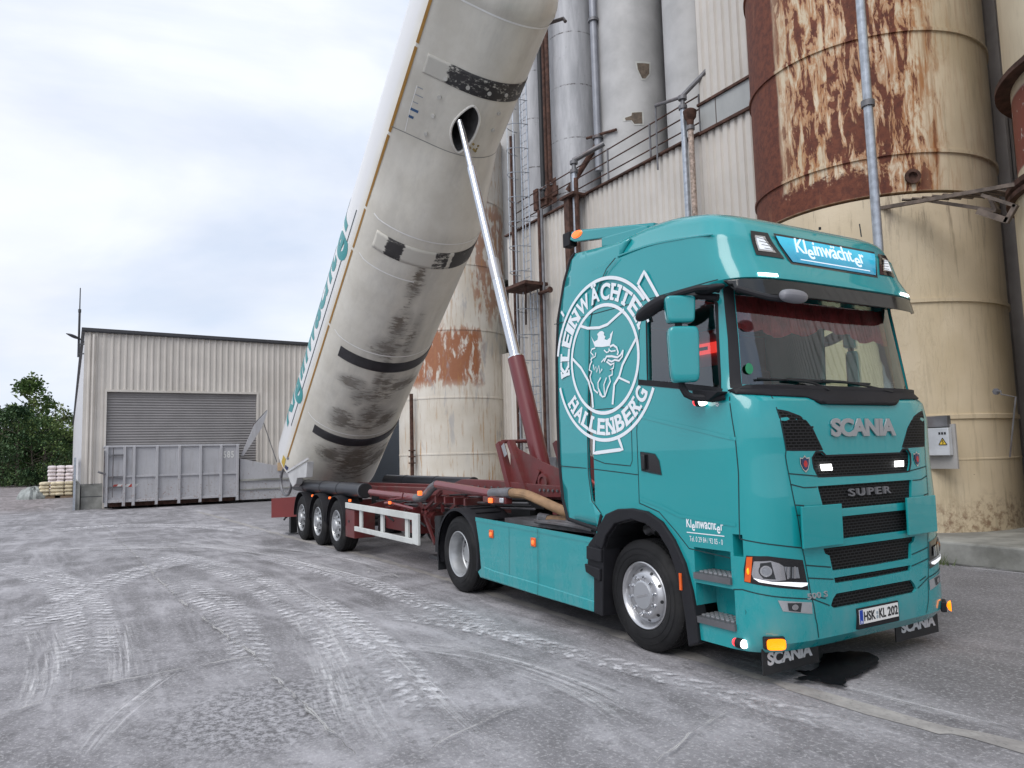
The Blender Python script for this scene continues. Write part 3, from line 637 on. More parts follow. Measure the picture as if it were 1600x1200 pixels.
vpipe('rusty_pipe', 'flaking cream and rust pipe with a funnel head beside the railing end', 'pipe', [(x, 7.15, 1), (x, 7.15, zt)], .07, simple('flaking_paint', (.38, .30, .25), .7, var=.5, scale=14), [(x, 7.15, zt), ])
MB().lathe([(0, 0), (.08, .0), (.09, .14), (.15, .22), (.17, .38), (.12, .42), (0, .42)], (x, 7.15, zt+.05), 'z', 16).build('funnel', MATS['rusty_steel'], bpy.data.objects['rusty_pipe'])
x, _, zt = (-14.186, 7.100, 9.574)
m = MB(); m.box((x-.02, 7.0, 2), (x+.24, 7.2, zt)); t = thing('rusty_duct', 'wide dark red rusty duct left of the cab roof against the corrugated wall', 'duct', (x, 7, 2)); m.build('duct', MATS['rusty_steel'], t, bevel=.01)
MB().box((x-.12, 6.92, zt-.02), (x+.6, 7.4, zt+.06)).build('cap', MATS['rusty_steel'], t, smooth=0)
x = (-14.007, 7.100, 7.958)[0]; vpipe('rusty_pipe', 'dark rusty pipe just right of the wide rusty duct', 'pipe', [(x+.35, 7.1, 2), (x+.35, 7.1, zt+.5)], .07, MATS['rusty_steel'])
# downpipes on the silo row
x0, _, z0 = (-15.850, 9.700, 12.732)
vpipe('silo_pipe', 'grey vertical pipe between the banded and the plain grey silo', 'pipe', [(x0, 9.7, z0-1.2), (x0, 9.7, 25)], .13, simple('pipe_grey', (.26, .27, .30), .4, metal=.3), [(x0, 9.7, z0), (x0, 9.7, z0+4.3)])
m = MB().tube([(x0, 9.7, z0-.2), (x0-1.2, 9.2, z0-1.6)], .10, 10); m.tube([(x0-.5, 9.6, z0+.15), (x0+.9, 9.8, z0-.05)], .05, 8); m.build('branch', MATS['rusty_steel'], bpy.data.objects['silo_pipe'])
xa, _, z0 = (-18.975, 9.700, 12.051)
for i, (dx, r_, mm, lb_) in enumerate(((-.42, .09, 'black_metal', 'left'), (-.14, .07, 'rusty_steel', 'middle'), (.12, .08, 'rusty_steel', 'right'))):
    vpipe('riser_pipe', 'dark vertical riser pipe, %s one of the three beside the banded grey silo' % lb_, 'pipe', [(xa+dx, 9.7, z0-.6), (xa+dx, 9.7, 25)], r_, MATS[mm], [(xa+dx, 9.7, z0)], 'dark riser pipes')
m = MB()
for i in range(8):
    m.box((xa-.9+random.random()*1.2, 9.3+random.random()*.5, z0-.9+random.random()*.7), (xa-.6+random.random()*1.3, 9.7, z0-.5+random.random()*.7))
m.build('valve_cluster', MATS['rusty_steel'], label='rusty valve cluster at the foot of the dark riser pipes', cat='valve', smooth=0)
# roof railing
rl_ = thing('roof_railing', 'rusty three-bar railing along the edge of the lower plant roof', 'railing', (-12, 7.6, ZL))
zr = ZL+.05; x0, x1 = WX0+.05, -8.9
for h in (.35, .70, 1.05): MB().tube([(x0, 7.62, zr+h), (x1, 7.62, zr+h)], .022, 6).build('bar', MATS['rusty_steel'], rl_)
for i in range(6): xx = x0+.1+(x1-x0-.2)*i/5; MB().tube([(xx, 7.62, zr-.1), (xx, 7.62, zr+1.08)], .03, 6).build('post', MATS['old_steel'], rl_)
# caged ladder
lx, ly = -16.95, 7.0
ld = thing('caged_ladder', 'caged steel access ladder with landing between the cream silo and the corrugated wall', 'ladder', (lx, ly, .34))
for (xx, z0, z1) in ((lx, 7.3, 15), (lx+.35, .5, 7.4)):
    for d in (-.22, .22): MB().tube([(xx+d, ly+.35, z0), (xx+d, ly+.35, z1)], .025, 6).build('rail', G, ld)
    zz = z0+.2
    while zz < z1: MB().tube([(xx-.22, ly+.35, zz), (xx+.22, ly+.35, zz)], .013, 5).build('rung', G, ld); zz += .28
    zz = max(z0+.6, 2.3)
    while zz < z1:
        MB().tube([(xx+.36*cos(a), ly+.3-.62*sin(a)*(1 if sin(a) > 0 else 0), zz) for a in [pi*q/10 for q in range(11)]], .016, 5).build('cage_hoop', G, ld); zz += .85
    for q in (1, 3, 5, 7, 9): a = pi*q/10; MB().tube([(xx+.36*cos(a), ly+.3-.62*sin(a), max(z0+.6, 2.3)), (xx+.36*cos(a), ly+.3-.62*sin(a), z1-.3)], .012, 5).build('cage_strap', G, ld)
m = MB().box((lx-.35, ly-.5, 7.26), (lx+1.15, ly+.4, 7.36)); m.beam((lx-.2, ly+.35, 6.2), (lx+.9, ly-.3, 7.24), .06, .06); m.build('landing', MATS['rusty_steel'], ld, smooth=0)
for i, (xx, lb_) in enumerate(((lx-.55, 'pale grey'), (lx-.72, 'red brown'), (lx+.95, 'rust brown'), (lx+1.12, 'dark grey'))):
    vpipe('riser_pipe', '%s vertical pipe fixed beside the caged ladder' % lb_, 'pipe', [(xx, 7.25, .4), (xx, 7.25, 13 if i < 2 else 9.8)], .05, [MATS['old_steel'], MATS['rusty_steel'], MATS['rusty_steel'], MATS['old_steel']][i], grp='pipes beside the ladder')
m = MB().tube([(lx+1.0, 7.15, 7.0), (lx+1.6, 7.15, 7.0)], .06, 8); m.lathe([(0, 0), (.1, 0), (.1, .05), (0, .05)], (lx+1.6, 7.15, 7.0), 'x', 10); m.build('stub_pipe', MATS['rusty_steel'], label='short rusty stub pipe sticking out beside the ladder landing', cat='pipe')
m = MB()
for i in range(6): m.box((lx+.1+i*.1, 7.0, 2.0-.28*i), (lx+.9, 7.35, 2.05-.28*i))
m.box((lx+1.3, 6.9, .4), (lx+2.0, 7.35, 1.7)); m.box((lx-.3, 6.95, .4), (lx+.6, 7.3, 1.5)); m.build('pump_cabinet', MATS['old_steel'], label='grey pump cabinets at the foot of the ladder', cat='cabinet', bevel=.01)
# tuft of grass at the plinth
k = NT('grass'); k.set(color=k.mix(k.noise(scale=9), (.05, .09, .02), (.12, .14, .05)), rough=.7); gm = k.m
m = MB(); gx_, gy_ = -2.78, 5.62
for i in range(90):
    a = random.uniform(0, 2*pi); x = gx_+random.gauss(0, .14); y = gy_-abs(random.gauss(0, .04)); h = random.uniform(.06, .22); d = random.gauss(0, .06)
    m.add([(x-.006, y, 0), (x+.006, y, 0), (x+d, y+random.gauss(0, .03), h)], [(0, 1, 2)])
m.build('grass_tuft', gm, smooth=0, recalc=False, label='tuft of weeds at the foot of the concrete plinth', cat='grass', kind='stuff')

# ================================================================== TRACTOR UNIT
def paint(name, col):
    k = NT(name); n = k.noise(k.co('Object'), 1.1, 3); d = k.noise(k.co('Object', scale=(1, 1, .5)), 3, 7, .7)
    c = k.mix(n, tuple(q*.95 for q in col), tuple(q*1.05 for q in col)); _, _, z = k.sep(k.co('Object'))[:3]
    dust = k.math('MULTIPLY', k.math('SUBTRACT', 1.0, k.step(z, .3, 1.1)), k.math('MULTIPLY', k.step(d, .42, .7), .22))
    c = k.mix(dust, c, (.33, .32, .33)); k.set(color=c, rough=k.math('ADD', .24, k.math('MULTIPLY', dust, 1.2)), coat=.9, coatr=.02, metal=.0, spec=.4)
    k.bump(k.noise(k.co('Object'), 1.7, 2), .06, .02); MATS[name] = k.m; return k.m
TEAL = paint('teal_paint', (.010, .295, .315))
BP, BM_, RUB = MATS['black_plastic'], MATS['black_metal'], MATS['rubber']
CHR = simple('chrome', (.72, .73, .75), .12, metal=1., var=.04)
ALU = simple('wheel_aluminium', (.55, .55, .56), .3, metal=.9, var=.08, scale=6)
DULL = simple('dull_wheel_steel', (.47, .48, .49), .42, metal=.7, var=.15, scale=6, grime=.4, grimecol=(.2, .19, .18))
WHT = simple('white_decal', (.80, .84, .88), .35, var=.02); SEAM = simple('panel_gap', (.006, .03, .034), .7, var=.0)
GLOSSB = simple('gloss_black', (.012, .012, .014), .12, var=.0, coat=.5)
GREY = simple('grey_lettering', (.40, .41, .43), .35, metal=.5, var=.03)
k = NT('lamp_glass'); k.set(color=(.8, .82, .85), rough=.05, alpha=.18, spec=.8); LGL = k.m
k = NT('window_glass'); tb = k.new('ShaderNodeBsdfTransparent'); tb.inputs[0].default_value = (.80, .88, .82, 1); gb = k.new('ShaderNodeBsdfGlossy'); gb.inputs['Roughness'].default_value = .015; gb.inputs[0].default_value = (.9, .95, 1, 1)
fr = k.new('ShaderNodeFresnel'); fr.inputs[0].default_value = 1.55; ms = k.new('ShaderNodeMixShader'); ff_ = k.math('ADD', k.math('MULTIPLY', fr.outputs[0], 1.3), .06, clamp=True)
k.t.links.new(ff_, ms.inputs[0]); k.t.links.new(tb.outputs[0], ms.inputs[1]); k.t.links.new(gb.outputs[0], ms.inputs[2]); k.t.links.new(ms.outputs[0], k.o.inputs[0]); GLASS = k.m
k = NT('grille_mesh'); _x, _y, _z = k.sep(k.co('Object'))[:3]; bt = k.new('ShaderNodeTexBrick'); k.put(bt.inputs['Vector'], k.comb(_y, _z, 0.0)); bt.inputs['Scale'].default_value = 1; bt.inputs['Brick Width'].default_value = .052; bt.inputs['Row Height'].default_value = .024; bt.inputs['Mortar Size'].default_value = .0045; bt.inputs['Mortar Smooth'].default_value = .3; e = bt.outputs['Fac']
k.set(color=k.mix(e, (.0012, .0012, .0012), (.026, .026, .028)), rough=.6, spec=.2); k.bump(e, .6, .01); GRM = k.m
AMB = emis('amber_lamp', (1.0, .30, .01), 1.0, (.8, .28, .01)); ORG = emis('orange_marker', (1.0, .16, .03), 1.1, (.8, .14, .03)); WLT = emis('white_lamp', (1, .98, .95), 3.0); RLT = emis('red_lamp', (1, .04, .05), 1.2)

tr = thing('tractor_unit', 'teal semi truck with a white round griffin crest on its side and lit front lamps', 'truck', (-2.5, 0, 0))
def fr_map(off):             # (a, z, h) -> front/corner skin
    return lambda a, z, h: cab_pt(a, z, off+h)
def sd_map(off, s=-1):       # (x, z, h) -> side skin
    return lambda x, z, h: (x, s*(side_y(x, z)+off+h), z)
def mirror(P): return [(-a, z) for a, z in P]
# ---- cab shell
Z = [.27, .30, .34, .46, .7, 1.0, 1.3, 1.5, 1.7, 1.9, 2.05, 2.2, 2.26, 2.32, 2.5, 2.7, 2.9, 3.10, 3.16, 3.175, 3.2]
RB = -2.06
def ring(z, ins=0, rear=RB):
    pts, L_ = cab_out(z); h = [(x-(ins if ins else 0), y-ins) for x, y in pts if x > rear]
    if ins: h = [(x, max(y, 0)) for x, y in h]; h[0] = (h[0][0], 0)
    h.append((rear+ins, CS-ins));
    # even straight part
    st = h[-2]; h = h[:-1]+[(st[0]+(rear+ins-st[0])*t/6, CS-ins) for t in range(1, 7)]
    R = [(x, -y) for x, y in h[::-1]]+[(x, y) for x, y in h[1:]]
    return R
def loft(zs, ins=0, rear=RB):
    m = MB(); N = None
    for z in zs:
        r = ring(z, ins, rear); N = len(r); m.v += [(x, y, z) for x, y in r]
    for j in range(len(zs)-1):
        m.f += [(j*N+i, j*N+(i+1) % N, (j+1)*N+(i+1) % N, (j+1)*N+i) for i in range(N)]
    m.f += [tuple(range(N)), tuple((len(zs)-1)*N+i for i in range(N))[::-1]]; m.mi = [0]*len(m.f); return m
shell = loft(Z).build('cab_shell', TEAL, tr, smooth=28)
cut = []
def cutter(m): o = m.build('cutter', TEAL, smooth=0); cut.append(o)
cutter(loft([1.25, 1.7, 2.0, 2.2, 2.26, 2.32, 2.5, 2.9, 3.10, 3.14], .06))
WIN = [(-1.176, 3.088), (-0.438, 3.115), (-0.396, 3.096), (-0.369, 3.022), (-0.338, 2.318), (-1.199, 2.459)]
cutter(MB().prism(WIN, -1.6, 1.6, 'y'))
WE = [(-1.161, 2.329), (-1.118, 2.716), (-1.081, 3.031)]; WE = [(-abs(a), z) for a, z in WE]; WE[0] = (WE[0][0], 2.34); WE[2] = (WE[2][0], 3.15)
WSH = [(cab_pt(a, z)[1]+.01, z) for a, z in WE]; WSH = WSH+[(-y, z) for y, z in WSH[::-1]]
cutter(MB().prism(WSH, -.75, .4, 'x'))
ARI = [(-1.943, 0.884), (-1.875, 1.013), (-1.728, 1.146), (-1.478, 1.203), (-1.283, 1.175), (-1.117, 1.108), (-0.994, 0.975), (-0.924, 0.835), (-0.858, 0.656), (-0.826, 0.449), (-0.799, 0.193)]
ARO = [(-2.055, 0.923), (-1.992, 1.091), (-1.861, 1.229), (-1.680, 1.287), (-1.472, 1.303), (-1.258, 1.285), (-1.069, 1.206), (-0.924, 1.063), (-0.805, 0.876), (-0.730, 0.648), (-0.692, 0.446), (-0.677, 0.248)]
cutter(MB().prism([(-2.3, .1), (-2.3, 1.05)]+ARO+[(ARO[-1][0], .1)], -1.6, 1.6, 'y'))
for s in (-1, 1):
    for q, (za, zb_) in enumerate(((.79, 1.02), (.44, .73))): cutter(MB().box((-.71, s*1.5, za), (-.31+.02*q, s*1.02, zb_)))
    cutter(MB().box((-.28, s*1.5, .99), (-.19, s*1.1, 1.16)))
VENT = [(-0.985, 2.126), (-0.881, 2.105), (-0.772, 2.069), (-0.710, 2.028), (-0.642, 1.961), (-0.595, 1.884), (-0.541, 1.801), (-0.930, 1.809), (-0.948, 1.914), (-0.966, 2.015)]
def half(P): return P+[(-a, z) for a, z in P[::-1]]
GR = {1: half([(0, 1.752), (.50, 1.752), (.545, 1.785), (.62, 1.785), (.665, 1.74), (.655, 1.66), (.615, 1.59), (0, 1.585)]),
      2: half([(0, 1.515), (.635, 1.515), (.60, 1.36), (.565, 1.325), (0, 1.325)]),
      3: half([(0, 1.262), (.56, 1.262), (.53, 1.085), (0, 1.085)]),
      4: half([(0, 1.025), (.615, 1.025), (.60, .985), (.55, .965), (.525, .845), (0, .838)]),
      5: half([(0, .788), (.515, .788), (.505, .745), (0, .74)]),
      6: half([(0, .665), (.50, .665), (.545, .63), (.575, .58), (.54, .555), (0, .55)])}
def yz(P): return [(cab_pt(a, z)[1], z) for a, z in P]
for g in GR.values(): cutter(MB().prism(yz(g), -.012, .3, 'x'))
cutter(MB().prism(yz(VENT), -.2, .3, 'x')) if False else None
apply_bool(shell, cut)
# ---- mesh behind the openings
for i, g in GR.items():
    s_ = sheet([g], .08); s_.map(fr_map(-.022)); s_.build('grille', GRM, tr, smooth=0)
for V_ in (VENT, mirror(VENT)):
    s_ = sheet([V_], .08); s_.map(fr_map(.002)); o = s_.build('corner_vent', GRM, tr, smooth=0)
    am = sum(a for a, z in V_)/len(V_); m = MB().tube([cab_pt(am-.14, 1.985, -.002), cab_pt(am+.16, 1.985, -.002)], .009, 6); m.build('slat', BP, o)
# thin black lip round vents and grille 1
for P_ in (VENT, mirror(VENT), GR[1]):
    r_ = ribbon(P_, .016, True); r_.map(fr_map(.002)); r_.build('grille_lip', BP, tr, smooth=0, solid=.006)
# ---- seams
def seams(lines, mp, w=.009):
    m = MB()
    for l in lines: r_ = ribbon(l, w); r_.map(mp); m.add(r_.v, r_.f)
    return m
SL = [[(-0.961, 2.298), (-0.989, 2.220), (-0.985, 2.126), (-0.966, 2.015), (-0.937, 1.804), (-0.945, 1.764), (-0.904, 1.426), (-0.849, 1.049), (-0.833, 0.989), (-0.793, 0.708), (-0.769, 0.609), (-0.759, 0.511), (-0.723, 0.354)],
      [(-0.934, 1.625), (-0.612, 1.593)], [(-0.914, 1.540), (-0.788, 1.510), (-0.647, 1.509)], [(-0.903, 1.382), (-0.808, 1.372)], [(-0.895, 1.303), (-0.501, 1.274)],
      [(-0.827, 0.915), (-0.545, 0.875)], [(-0.810, 0.817), (-0.526, 0.779)], [(-0.772, 0.653), (-0.593, 0.584)], [(-0.743, 0.669), (-0.631, 0.642)], [(-1.361, 0.740), (-1.119, 0.699), (-0.772, 0.653)], [(-1.446, 0.729), (-1.361, 0.740)],
      [(-1.355, 1.127), (-1.145, 1.094), (-0.849, 1.049)], [(-1.222, 2.282), (-1.150, 2.307), (-0.961, 2.298)]]
seams(SL, fr_map(.003)).build('panel_gaps', SEAM, tr, smooth=0); seams([mirror(l) for l in SL], fr_map(.003)).build('panel_gaps', SEAM, tr, smooth=0)
SS = [[(-2.690, 3.231), (-1.873, 3.219), (-1.258, 3.211), (-0.748, 3.209), (-0.295, 3.207)],
      [(-1.330, 2.377), (-1.381, 2.006), (-1.383, 1.623), (-1.387, 1.354)], [(-0.253, 2.285), (-0.206, 1.910), (-0.195, 1.633), (-0.213, 1.127)], [(-2.149, 1.667), (-1.736, 1.638), (-1.379, 1.611)], [(-1.395, 2.215), (-1.233, 2.204)],
      [(-2.070, 2.258), (-2.125, 1.873), (-2.067, 1.763), (-1.882, 1.718), (-1.493, 1.693), (-1.462, 1.741), (-1.450, 2.218), (-1.552, 2.243), (-1.984, 2.253), (-2.070, 2.258)], [(-2.666, 1.693), (-2.159, 1.667)], [(-1.387, 1.354), (-1.122, 1.287), (-0.920, 1.134), (-0.766, 1.002), (-0.314, 0.970)],
      [(-1.330, 2.377), (-1.319, 2.686), (-1.265, 3.098)]]
for s in (-1, 1):
    m = seams(SS, sd_map(.0015, s)); m.build('door_gaps', SEAM, tr, smooth=0)
# body-side highlights: raised crease ribbons in body colour
CRS = [([(-1.326, 2.151), (-0.986, 2.075), (-0.528, 1.978), (-0.201, 1.905)], .03), ([(-1.375, 1.401), (-1.077, 1.334), (-0.863, 1.268), (-0.578, 1.253), (-0.240, 1.234)], .03)]
for s in (-1, 1):
    for P_, w_ in CRS: r_ = ribbon(P_, w_); r_.map(sd_map(.004, s)); r_.build('body_crease', TEAL, tr, smooth=0)
# ---- roof
HT = [(-2.1, 3.93), (-1.68, 3.955), (-1.26, 3.97), (-.91, 3.945), (-.52, 3.865), (-.31, 3.805), (-.2, 3.76), (0, 3.70)]
rows = [(0, 0, 0), (.04, .0, .0), (.12, .004, .0), (.35, .015, .0), (.6, .03, 0), (.66, .032, 0), (.70, .055, .005), (.85, .085, .02), (.93, .12, .045), (.98, .18, .10), (1.0, .28, .2), (1.012, .5, .45), (1.02, .9, .9)]
FR = [(3.2, -.005), (3.27, -.03), (3.36, -.09), (3.5, -.135), (3.62, -.165), (3.72, -.20), (3.85, -.26), (4.0, -.3)]
m = MB(); N = None
for zf, ins, pin in rows:
    zf_front = 3.2+(3.72-3.2)*min(zf, 1); F = interp(FR, zf_front)-pin
    pts, _l = cab_out(3.2, CS, F); h = [p for p in pts if p[0] > -2.02]; st = h[-1]; h += [(st[0]+(-2.02-st[0])*t/8, CS) for t in range(1, 9)]
    sc_ = (CS-ins)/CS; R = [(x, -y*sc_) for x, y in h[::-1]]+[(x, y*sc_) for x, y in h[1:]]; N = len(R)
    m.v += [(x, y, 3.2+(interp(HT, x)-3.2)*zf) for x, y in R]
for j in range(len(rows)-1): m.f += [(j*N+i, j*N+i+1, (j+1)*N+i+1, (j+1)*N+i) for i in range(N-1)]
m.f += [(j*N, (j+1)*N, (j+2)*N-1, (j+1)*N-1) for j in range(len(rows)-1)]; m.f.append(tuple((len(rows)-1)*N+i for i in range(N))); m.mi = [0]*len(m.f)
roof = m.build('roof', TEAL, tr, smooth=32)
def roof_pt(a, z, off=0):    # front of the roof by signed arc length and height
    F = interp(FR, z); pts, L_ = cab_out(3.2, CS, F); zf = (z-3.2)/.52; ins = interp([(r[0], r[1]) for r in rows], zf); s = -1 if a < 0 else 1; a = abs(a)
    for i in range(len(L_)-1):
        if a <= L_[i+1]: t = (a-L_[i])/(L_[i+1]-L_[i]); p, q = pts[i], pts[i+1]; break
    x = p[0]+(q[0]-p[0])*t; y = (p[1]+(q[1]-p[1])*t)*(CS-ins)/CS; dx, dy = q[0]-p[0], q[1]-p[1]; l = hypot(dx, dy); zz = 3.2+(interp(HT, x)-3.2)*zf
    return (x+dy/l*off, s*(y-dx/l*off), zz+off*.25)
def rmap(off): return lambda a, z, h: roof_pt(a, z, off+h)
# crease along the roof side
CR2 = [(-1.597, -1.225, 3.728), (-1.254, -1.225, 3.723), (-0.990, -1.225, 3.702), (-0.626, -1.225, 3.651), (-0.353, -1.225, 3.605)]
for s in (-1, 1):
    m = MB().tube([(x, s*1.213, z) for x, y, z in CR2], [.012, .012, .012, .010, .004], 6, smooth=4); m.build('roof_crease', TEAL, tr)
# roof sign and spot lamps
SG = [(-.715, 3.585), (.715, 3.585), (.575, 3.375), (-.575, 3.375)]
def grow(P, d): cx_ = sum(p[0] for p in P)/len(P); cz_ = sum(p[1] for p in P)/len(P); return [(cx_+(a-cx_)*(1+d/abs(a-cx_)), cz_+(z-cz_)*(1+d/abs(z-cz_))) for a, z in P]
sg = sheet([grow(SG, .022)], .08); sg.map(rmap(.006)); sg = sg.build('roof_sign', GLOSSB, tr, smooth=0)
k = NT('sign_blue'); _, _, z = k.sep(k.co('Object'))[:3]; c = k.mix(k.step(z, 3.38, 3.62), (.005, .22, .36), (.02, .42, .60)); k.set(color=c, emit=c, emits=.45, rough=.12, coat=1); SBL = k.m
s_ = sheet([SG], .08); s_.map(rmap(.012)); s_.build('sign_face', SBL, sg, smooth=0)
def logo(size=1.0, bold=.02, thick=.004, underline=True):
    m = MB(); x = 0
    for body, dy, sc2 in (('Kl', 0, 1), ('e', -.22, 1), ('inwächt', 0, 1), ('e', -.22, 1), ('r', 0, 1)):
        t = text_mesh(body, size*sc2, bold*size, thick, space=.97); a, b = bounds(t, 0); t.map(lambda u, v, w_: (u-a+x, v+dy*size, w_)); m.add(t.v, t.f); x += b-a+.075*size
    return m, x
LB = emis('sign_letters', (.75, .90, 1.0), .35, (.7, .75, .8))
lg, wd = logo(1, .010, .002); sx = .98/wd; lg.map(lambda x, y, z: roof_pt(-.49+x*sx, 3.468+y*.175, .015+z)); lg.build('sign_lettering', LB, sg, smooth=0)
r_ = ribbon([(-.47, 3.405), (.50, 3.405)], .009); r_.map(rmap(.015)); r_.build('underline', LB, sg, smooth=0)
for s in (-1, 1):
    P_ = [(s*.985, 3.60), (s*.80, 3.60), (s*.66, 3.395), (s*.965, 3.40)]
    s_ = sheet([P_], .05); s_.map(rmap(.006)); lp = s_.build('spot_lamp', GLOSSB, tr, smooth=0)
    P2 = [(s*.945, 3.565), (s*.84, 3.565), (s*.745, 3.435), (s*.935, 3.435)]; s_ = sheet([P2], .05); s_.map(rmap(.010)); s_.build('reflector', CHR, lp, smooth=0)
    P3 = [(s*.93, 3.55), (s*.86, 3.55), (s*.78, 3.45), (s*.92, 3.45)]; s_ = sheet([P3], .05); s_.map(rmap(.013)); s_.build('lens', emis('soft_lens', (.8, .85, .9), .35, (.6, .62, .65)), lp, smooth=0)
    m = MB();
    for q in range(4): r_ = ribbon([(s*(.93-.02*q), 3.545-.028*q), (s*(.80-.012*q), 3.53-.024*q)], .004); r_.map(rmap(.015)); m.add(r_.v, r_.f)
    m.build('lens_ribs', BP, lp, smooth=0)
    r_ = ribbon([(s*1.03, 3.222), (s*.84, 3.222)], .028); r_.map(rmap(.008)); r_.build('marker_light', WLT, tr, smooth=0)
# brow lip + dark visor
VZ = [(-1.30, 3.19), (-1.18, 3.19), (1.18, 3.19), (1.30, 3.19), (1.22, 3.075), (1.05, 3.055), (-1.05, 3.055), (-1.22, 3.075)]
def vis(a, z, h): x, y, z2 = cab_pt(a, 3.19, .012+h); return (x+(3.19-z)*.25, y, z)
k = NT('smoked_visor'); k.set(color=(.010, .012, .013), rough=.12, coat=.4, alpha=.93); SMK = k.m
s_ = sheet([VZ], .06); s_.map(vis); s_.build('sun_visor', SMK, tr, smooth=40, solid=.008)
# ---- glass and pillars
WG = [(-1.25, 2.33), (1.25, 2.33), (1.21, 2.7), (1.16, 3.155), (-1.16, 3.155), (-1.21, 2.7)]
def arc_of(y, z):
    lo, hi = 0, 1.6
    for _ in range(22):
        md = (lo+hi)/2
        if abs(cab_pt(md, z)[1]) < abs(y): lo = md
        else: hi = md
    return math.copysign(lo, y)
WG = [(a-.012, z) for a, z in WE]; WG = WG+[(-a, z) for a, z in WG[::-1]]
s_ = sheet([WG], .09); s_.map(fr_map(-.012)); s_.build('windscreen', GLASS, tr, smooth=60)
for s in (-1, 1):
    s_ = sheet([WIN], .2); s_.map(sd_map(-.02, s)); s_.build('side_window', GLASS, tr, smooth=60)
    PO = [(-1.245, 2.317), (-1.196, 2.719), (-1.163, 3.111)]; PL = [(-s*a, z) for a, z in PO[:1]+PO[1:2]]+[(-s*PO[2][0], 3.19), (-s*(WE[2][0]+.005), 3.17), (-s*(WE[1][0]+.005), WE[1][1]), (-s*(WE[0][0]+.005), 2.30)]
    s_ = sheet([PL], .05); s_.map(fr_map(.003)); s_.build('pillar_trim', BP, tr, smooth=40)
    r_ = ribbon(WIN, .022, True, .1); r_.map(sd_map(.002, s)); r_.build('window_seal', BP, tr, smooth=0)
    r_ = ribbon([(-1.324, 2.465), (-0.804, 2.382), (-0.322, 2.291)], .05); r_.map(sd_map(.006, s)); r_.build('sill_trim', BP, tr, smooth=0, solid=.01)
# cowl below the windscreen
CW = [(-1.30, 2.30), (-1.15, 2.335), (1.15, 2.335), (1.30, 2.30), (1.26, 2.265), (.95, 2.245), (.62, 2.235), (.50, 2.175), (-.50, 2.175), (-.62, 2.235), (-.95, 2.245), (-1.26, 2.265)]
s_ = sheet([CW], .05); s_.map(lambda a, z, h: (lambda p_: (max(p_[0], cab_pt(a, 2.24)[0]-.05)+.012, p_[1], p_[2]))(cab_pt(a, z, .006+h))); s_.build('cowl', BP, tr, smooth=30, solid=.02)
s_ = sheet([[(-.50, 2.205), (.50, 2.205), (.46, 2.175), (-.46, 2.175)]], .05); s_.map(fr_map(.03)); s_.build('cowl_lip', BP, tr, smooth=30, solid=.03)
for (a, b, c_) in (((.62, 2.30), (.1, 2.37), (-.72, 2.385)), ((-.28, 2.28), (-.45, 2.36), (-1.02, 2.385))):
    m = MB().tube([cab_pt(a[0], 2.30, .03), cab_pt(b[0], b[1], .03), cab_pt((b[0]+c_[0])/2, 2.38, .03)], .011, 6, smooth=3); m.tube([cab_pt(b[0]+.25, 2.37, .018), cab_pt(c_[0], c_[1], .018)], .010, 6); m.build('wiper', BM_, tr)
# ---- cab interior
it = simple('interior_dark', (.035, .045, .043), .8); RED = simple('red_curtain', (.50, .07, .08), .8, var=.3, scale=9); SEAT = simple('seat_fabric', (.03, .03, .034), .9)
MB().box((-1.95, -1.16, 1.28), (-1.90, 1.16, 3.1)).build('sleeper_wall', it, tr, smooth=0)
MB().box((-1.9, -1.16, 1.27), (-.5, 1.16, 1.30)).build('floor', it, tr, smooth=0)
MB().prism([(-.28, 1.3), (-.28, 2.27), (-.45, 2.31), (-.72, 2.22), (-.78, 1.95), (-.62, 1.3)], -1.14, 1.14, 'y').build('dashboard', it, tr, smooth=0, bevel=.02)
pts = []; n_ = 60
for i in range(n_+1):
    y = -1.08+2.16*i/n_; sc2 = abs(sin(i/n_*pi*5.5)); pts.append((y, 2.93-.05*sc2-.10*abs(sin(i/n_*pi*1.5+.3))))
m = MB(); vs = []
for i, (y, z) in enumerate(pts): vs += [(-.36+.012*sin(i*1.9), y, z), (-.40+.012*sin(i*1.9+1), y, 3.13)]
m.add(vs, [(2*i, 2*i+1, 2*i+3, 2*i+2) for i in range(n_)]); m.build('curtain', RED, tr, smooth=0, recalc=False)
# steering wheel, seats
m = MB(); c0 = Vector((-.80, .62, 2.34)); q_ = Matrix.Rotation(radians(35), 3, 'Y')
m.tube([tuple(c0+q_ @ Vector((.225*cos(a), .225*sin(a), 0))) for a in [2*pi*i/28 for i in range(29)]], .017, 8, caps=False); m.tube([tuple(c0+q_ @ Vector((-.2, 0, 0))), tuple(c0+q_ @ Vector((.2, 0, -.02)))], .025, 6); m.tube([tuple(c0), tuple(c0+q_ @ Vector((0, 0, -.4)))], .035, 8)
m.build('steering_wheel', BM_, tr)
for yy in (-.62, .62):
    m = MB().box((-1.35, yy-.25, 1.62), (-.85, yy+.25, 1.78)); m.beam((-1.35, yy, 1.75), (-1.52, yy, 2.42), .48, .12, (1, 0, 0)); m.beam((-1.52, yy, 2.42), (-1.55, yy, 2.66), .28, .10, (1, 0, 0)); m.build('seat', SEAT, tr, bevel=.03)
rp = Vector((-1.339, -0.350, 2.791)); MB().box((rp.x-.22, rp.y+.03, rp.z-.14), (rp.x+.16, rp.y+.05, rp.z+.22)).build('red_glow_panel', simple('glow_panel_red', (.45, .03, .03), .8), tr, smooth=0, bevel=.02); m = MB(); m.box((rp.x-.16, rp.y, rp.z-.02), (rp.x+.14, rp.y+.02, rp.z+.09)); m.build('red_cabin_light', emis('red_glow', (1, .05, .04), .8, (.6, .02, .02)), tr, bevel=.04)  # dark red panel added to colour in the wider glow round the cabin light
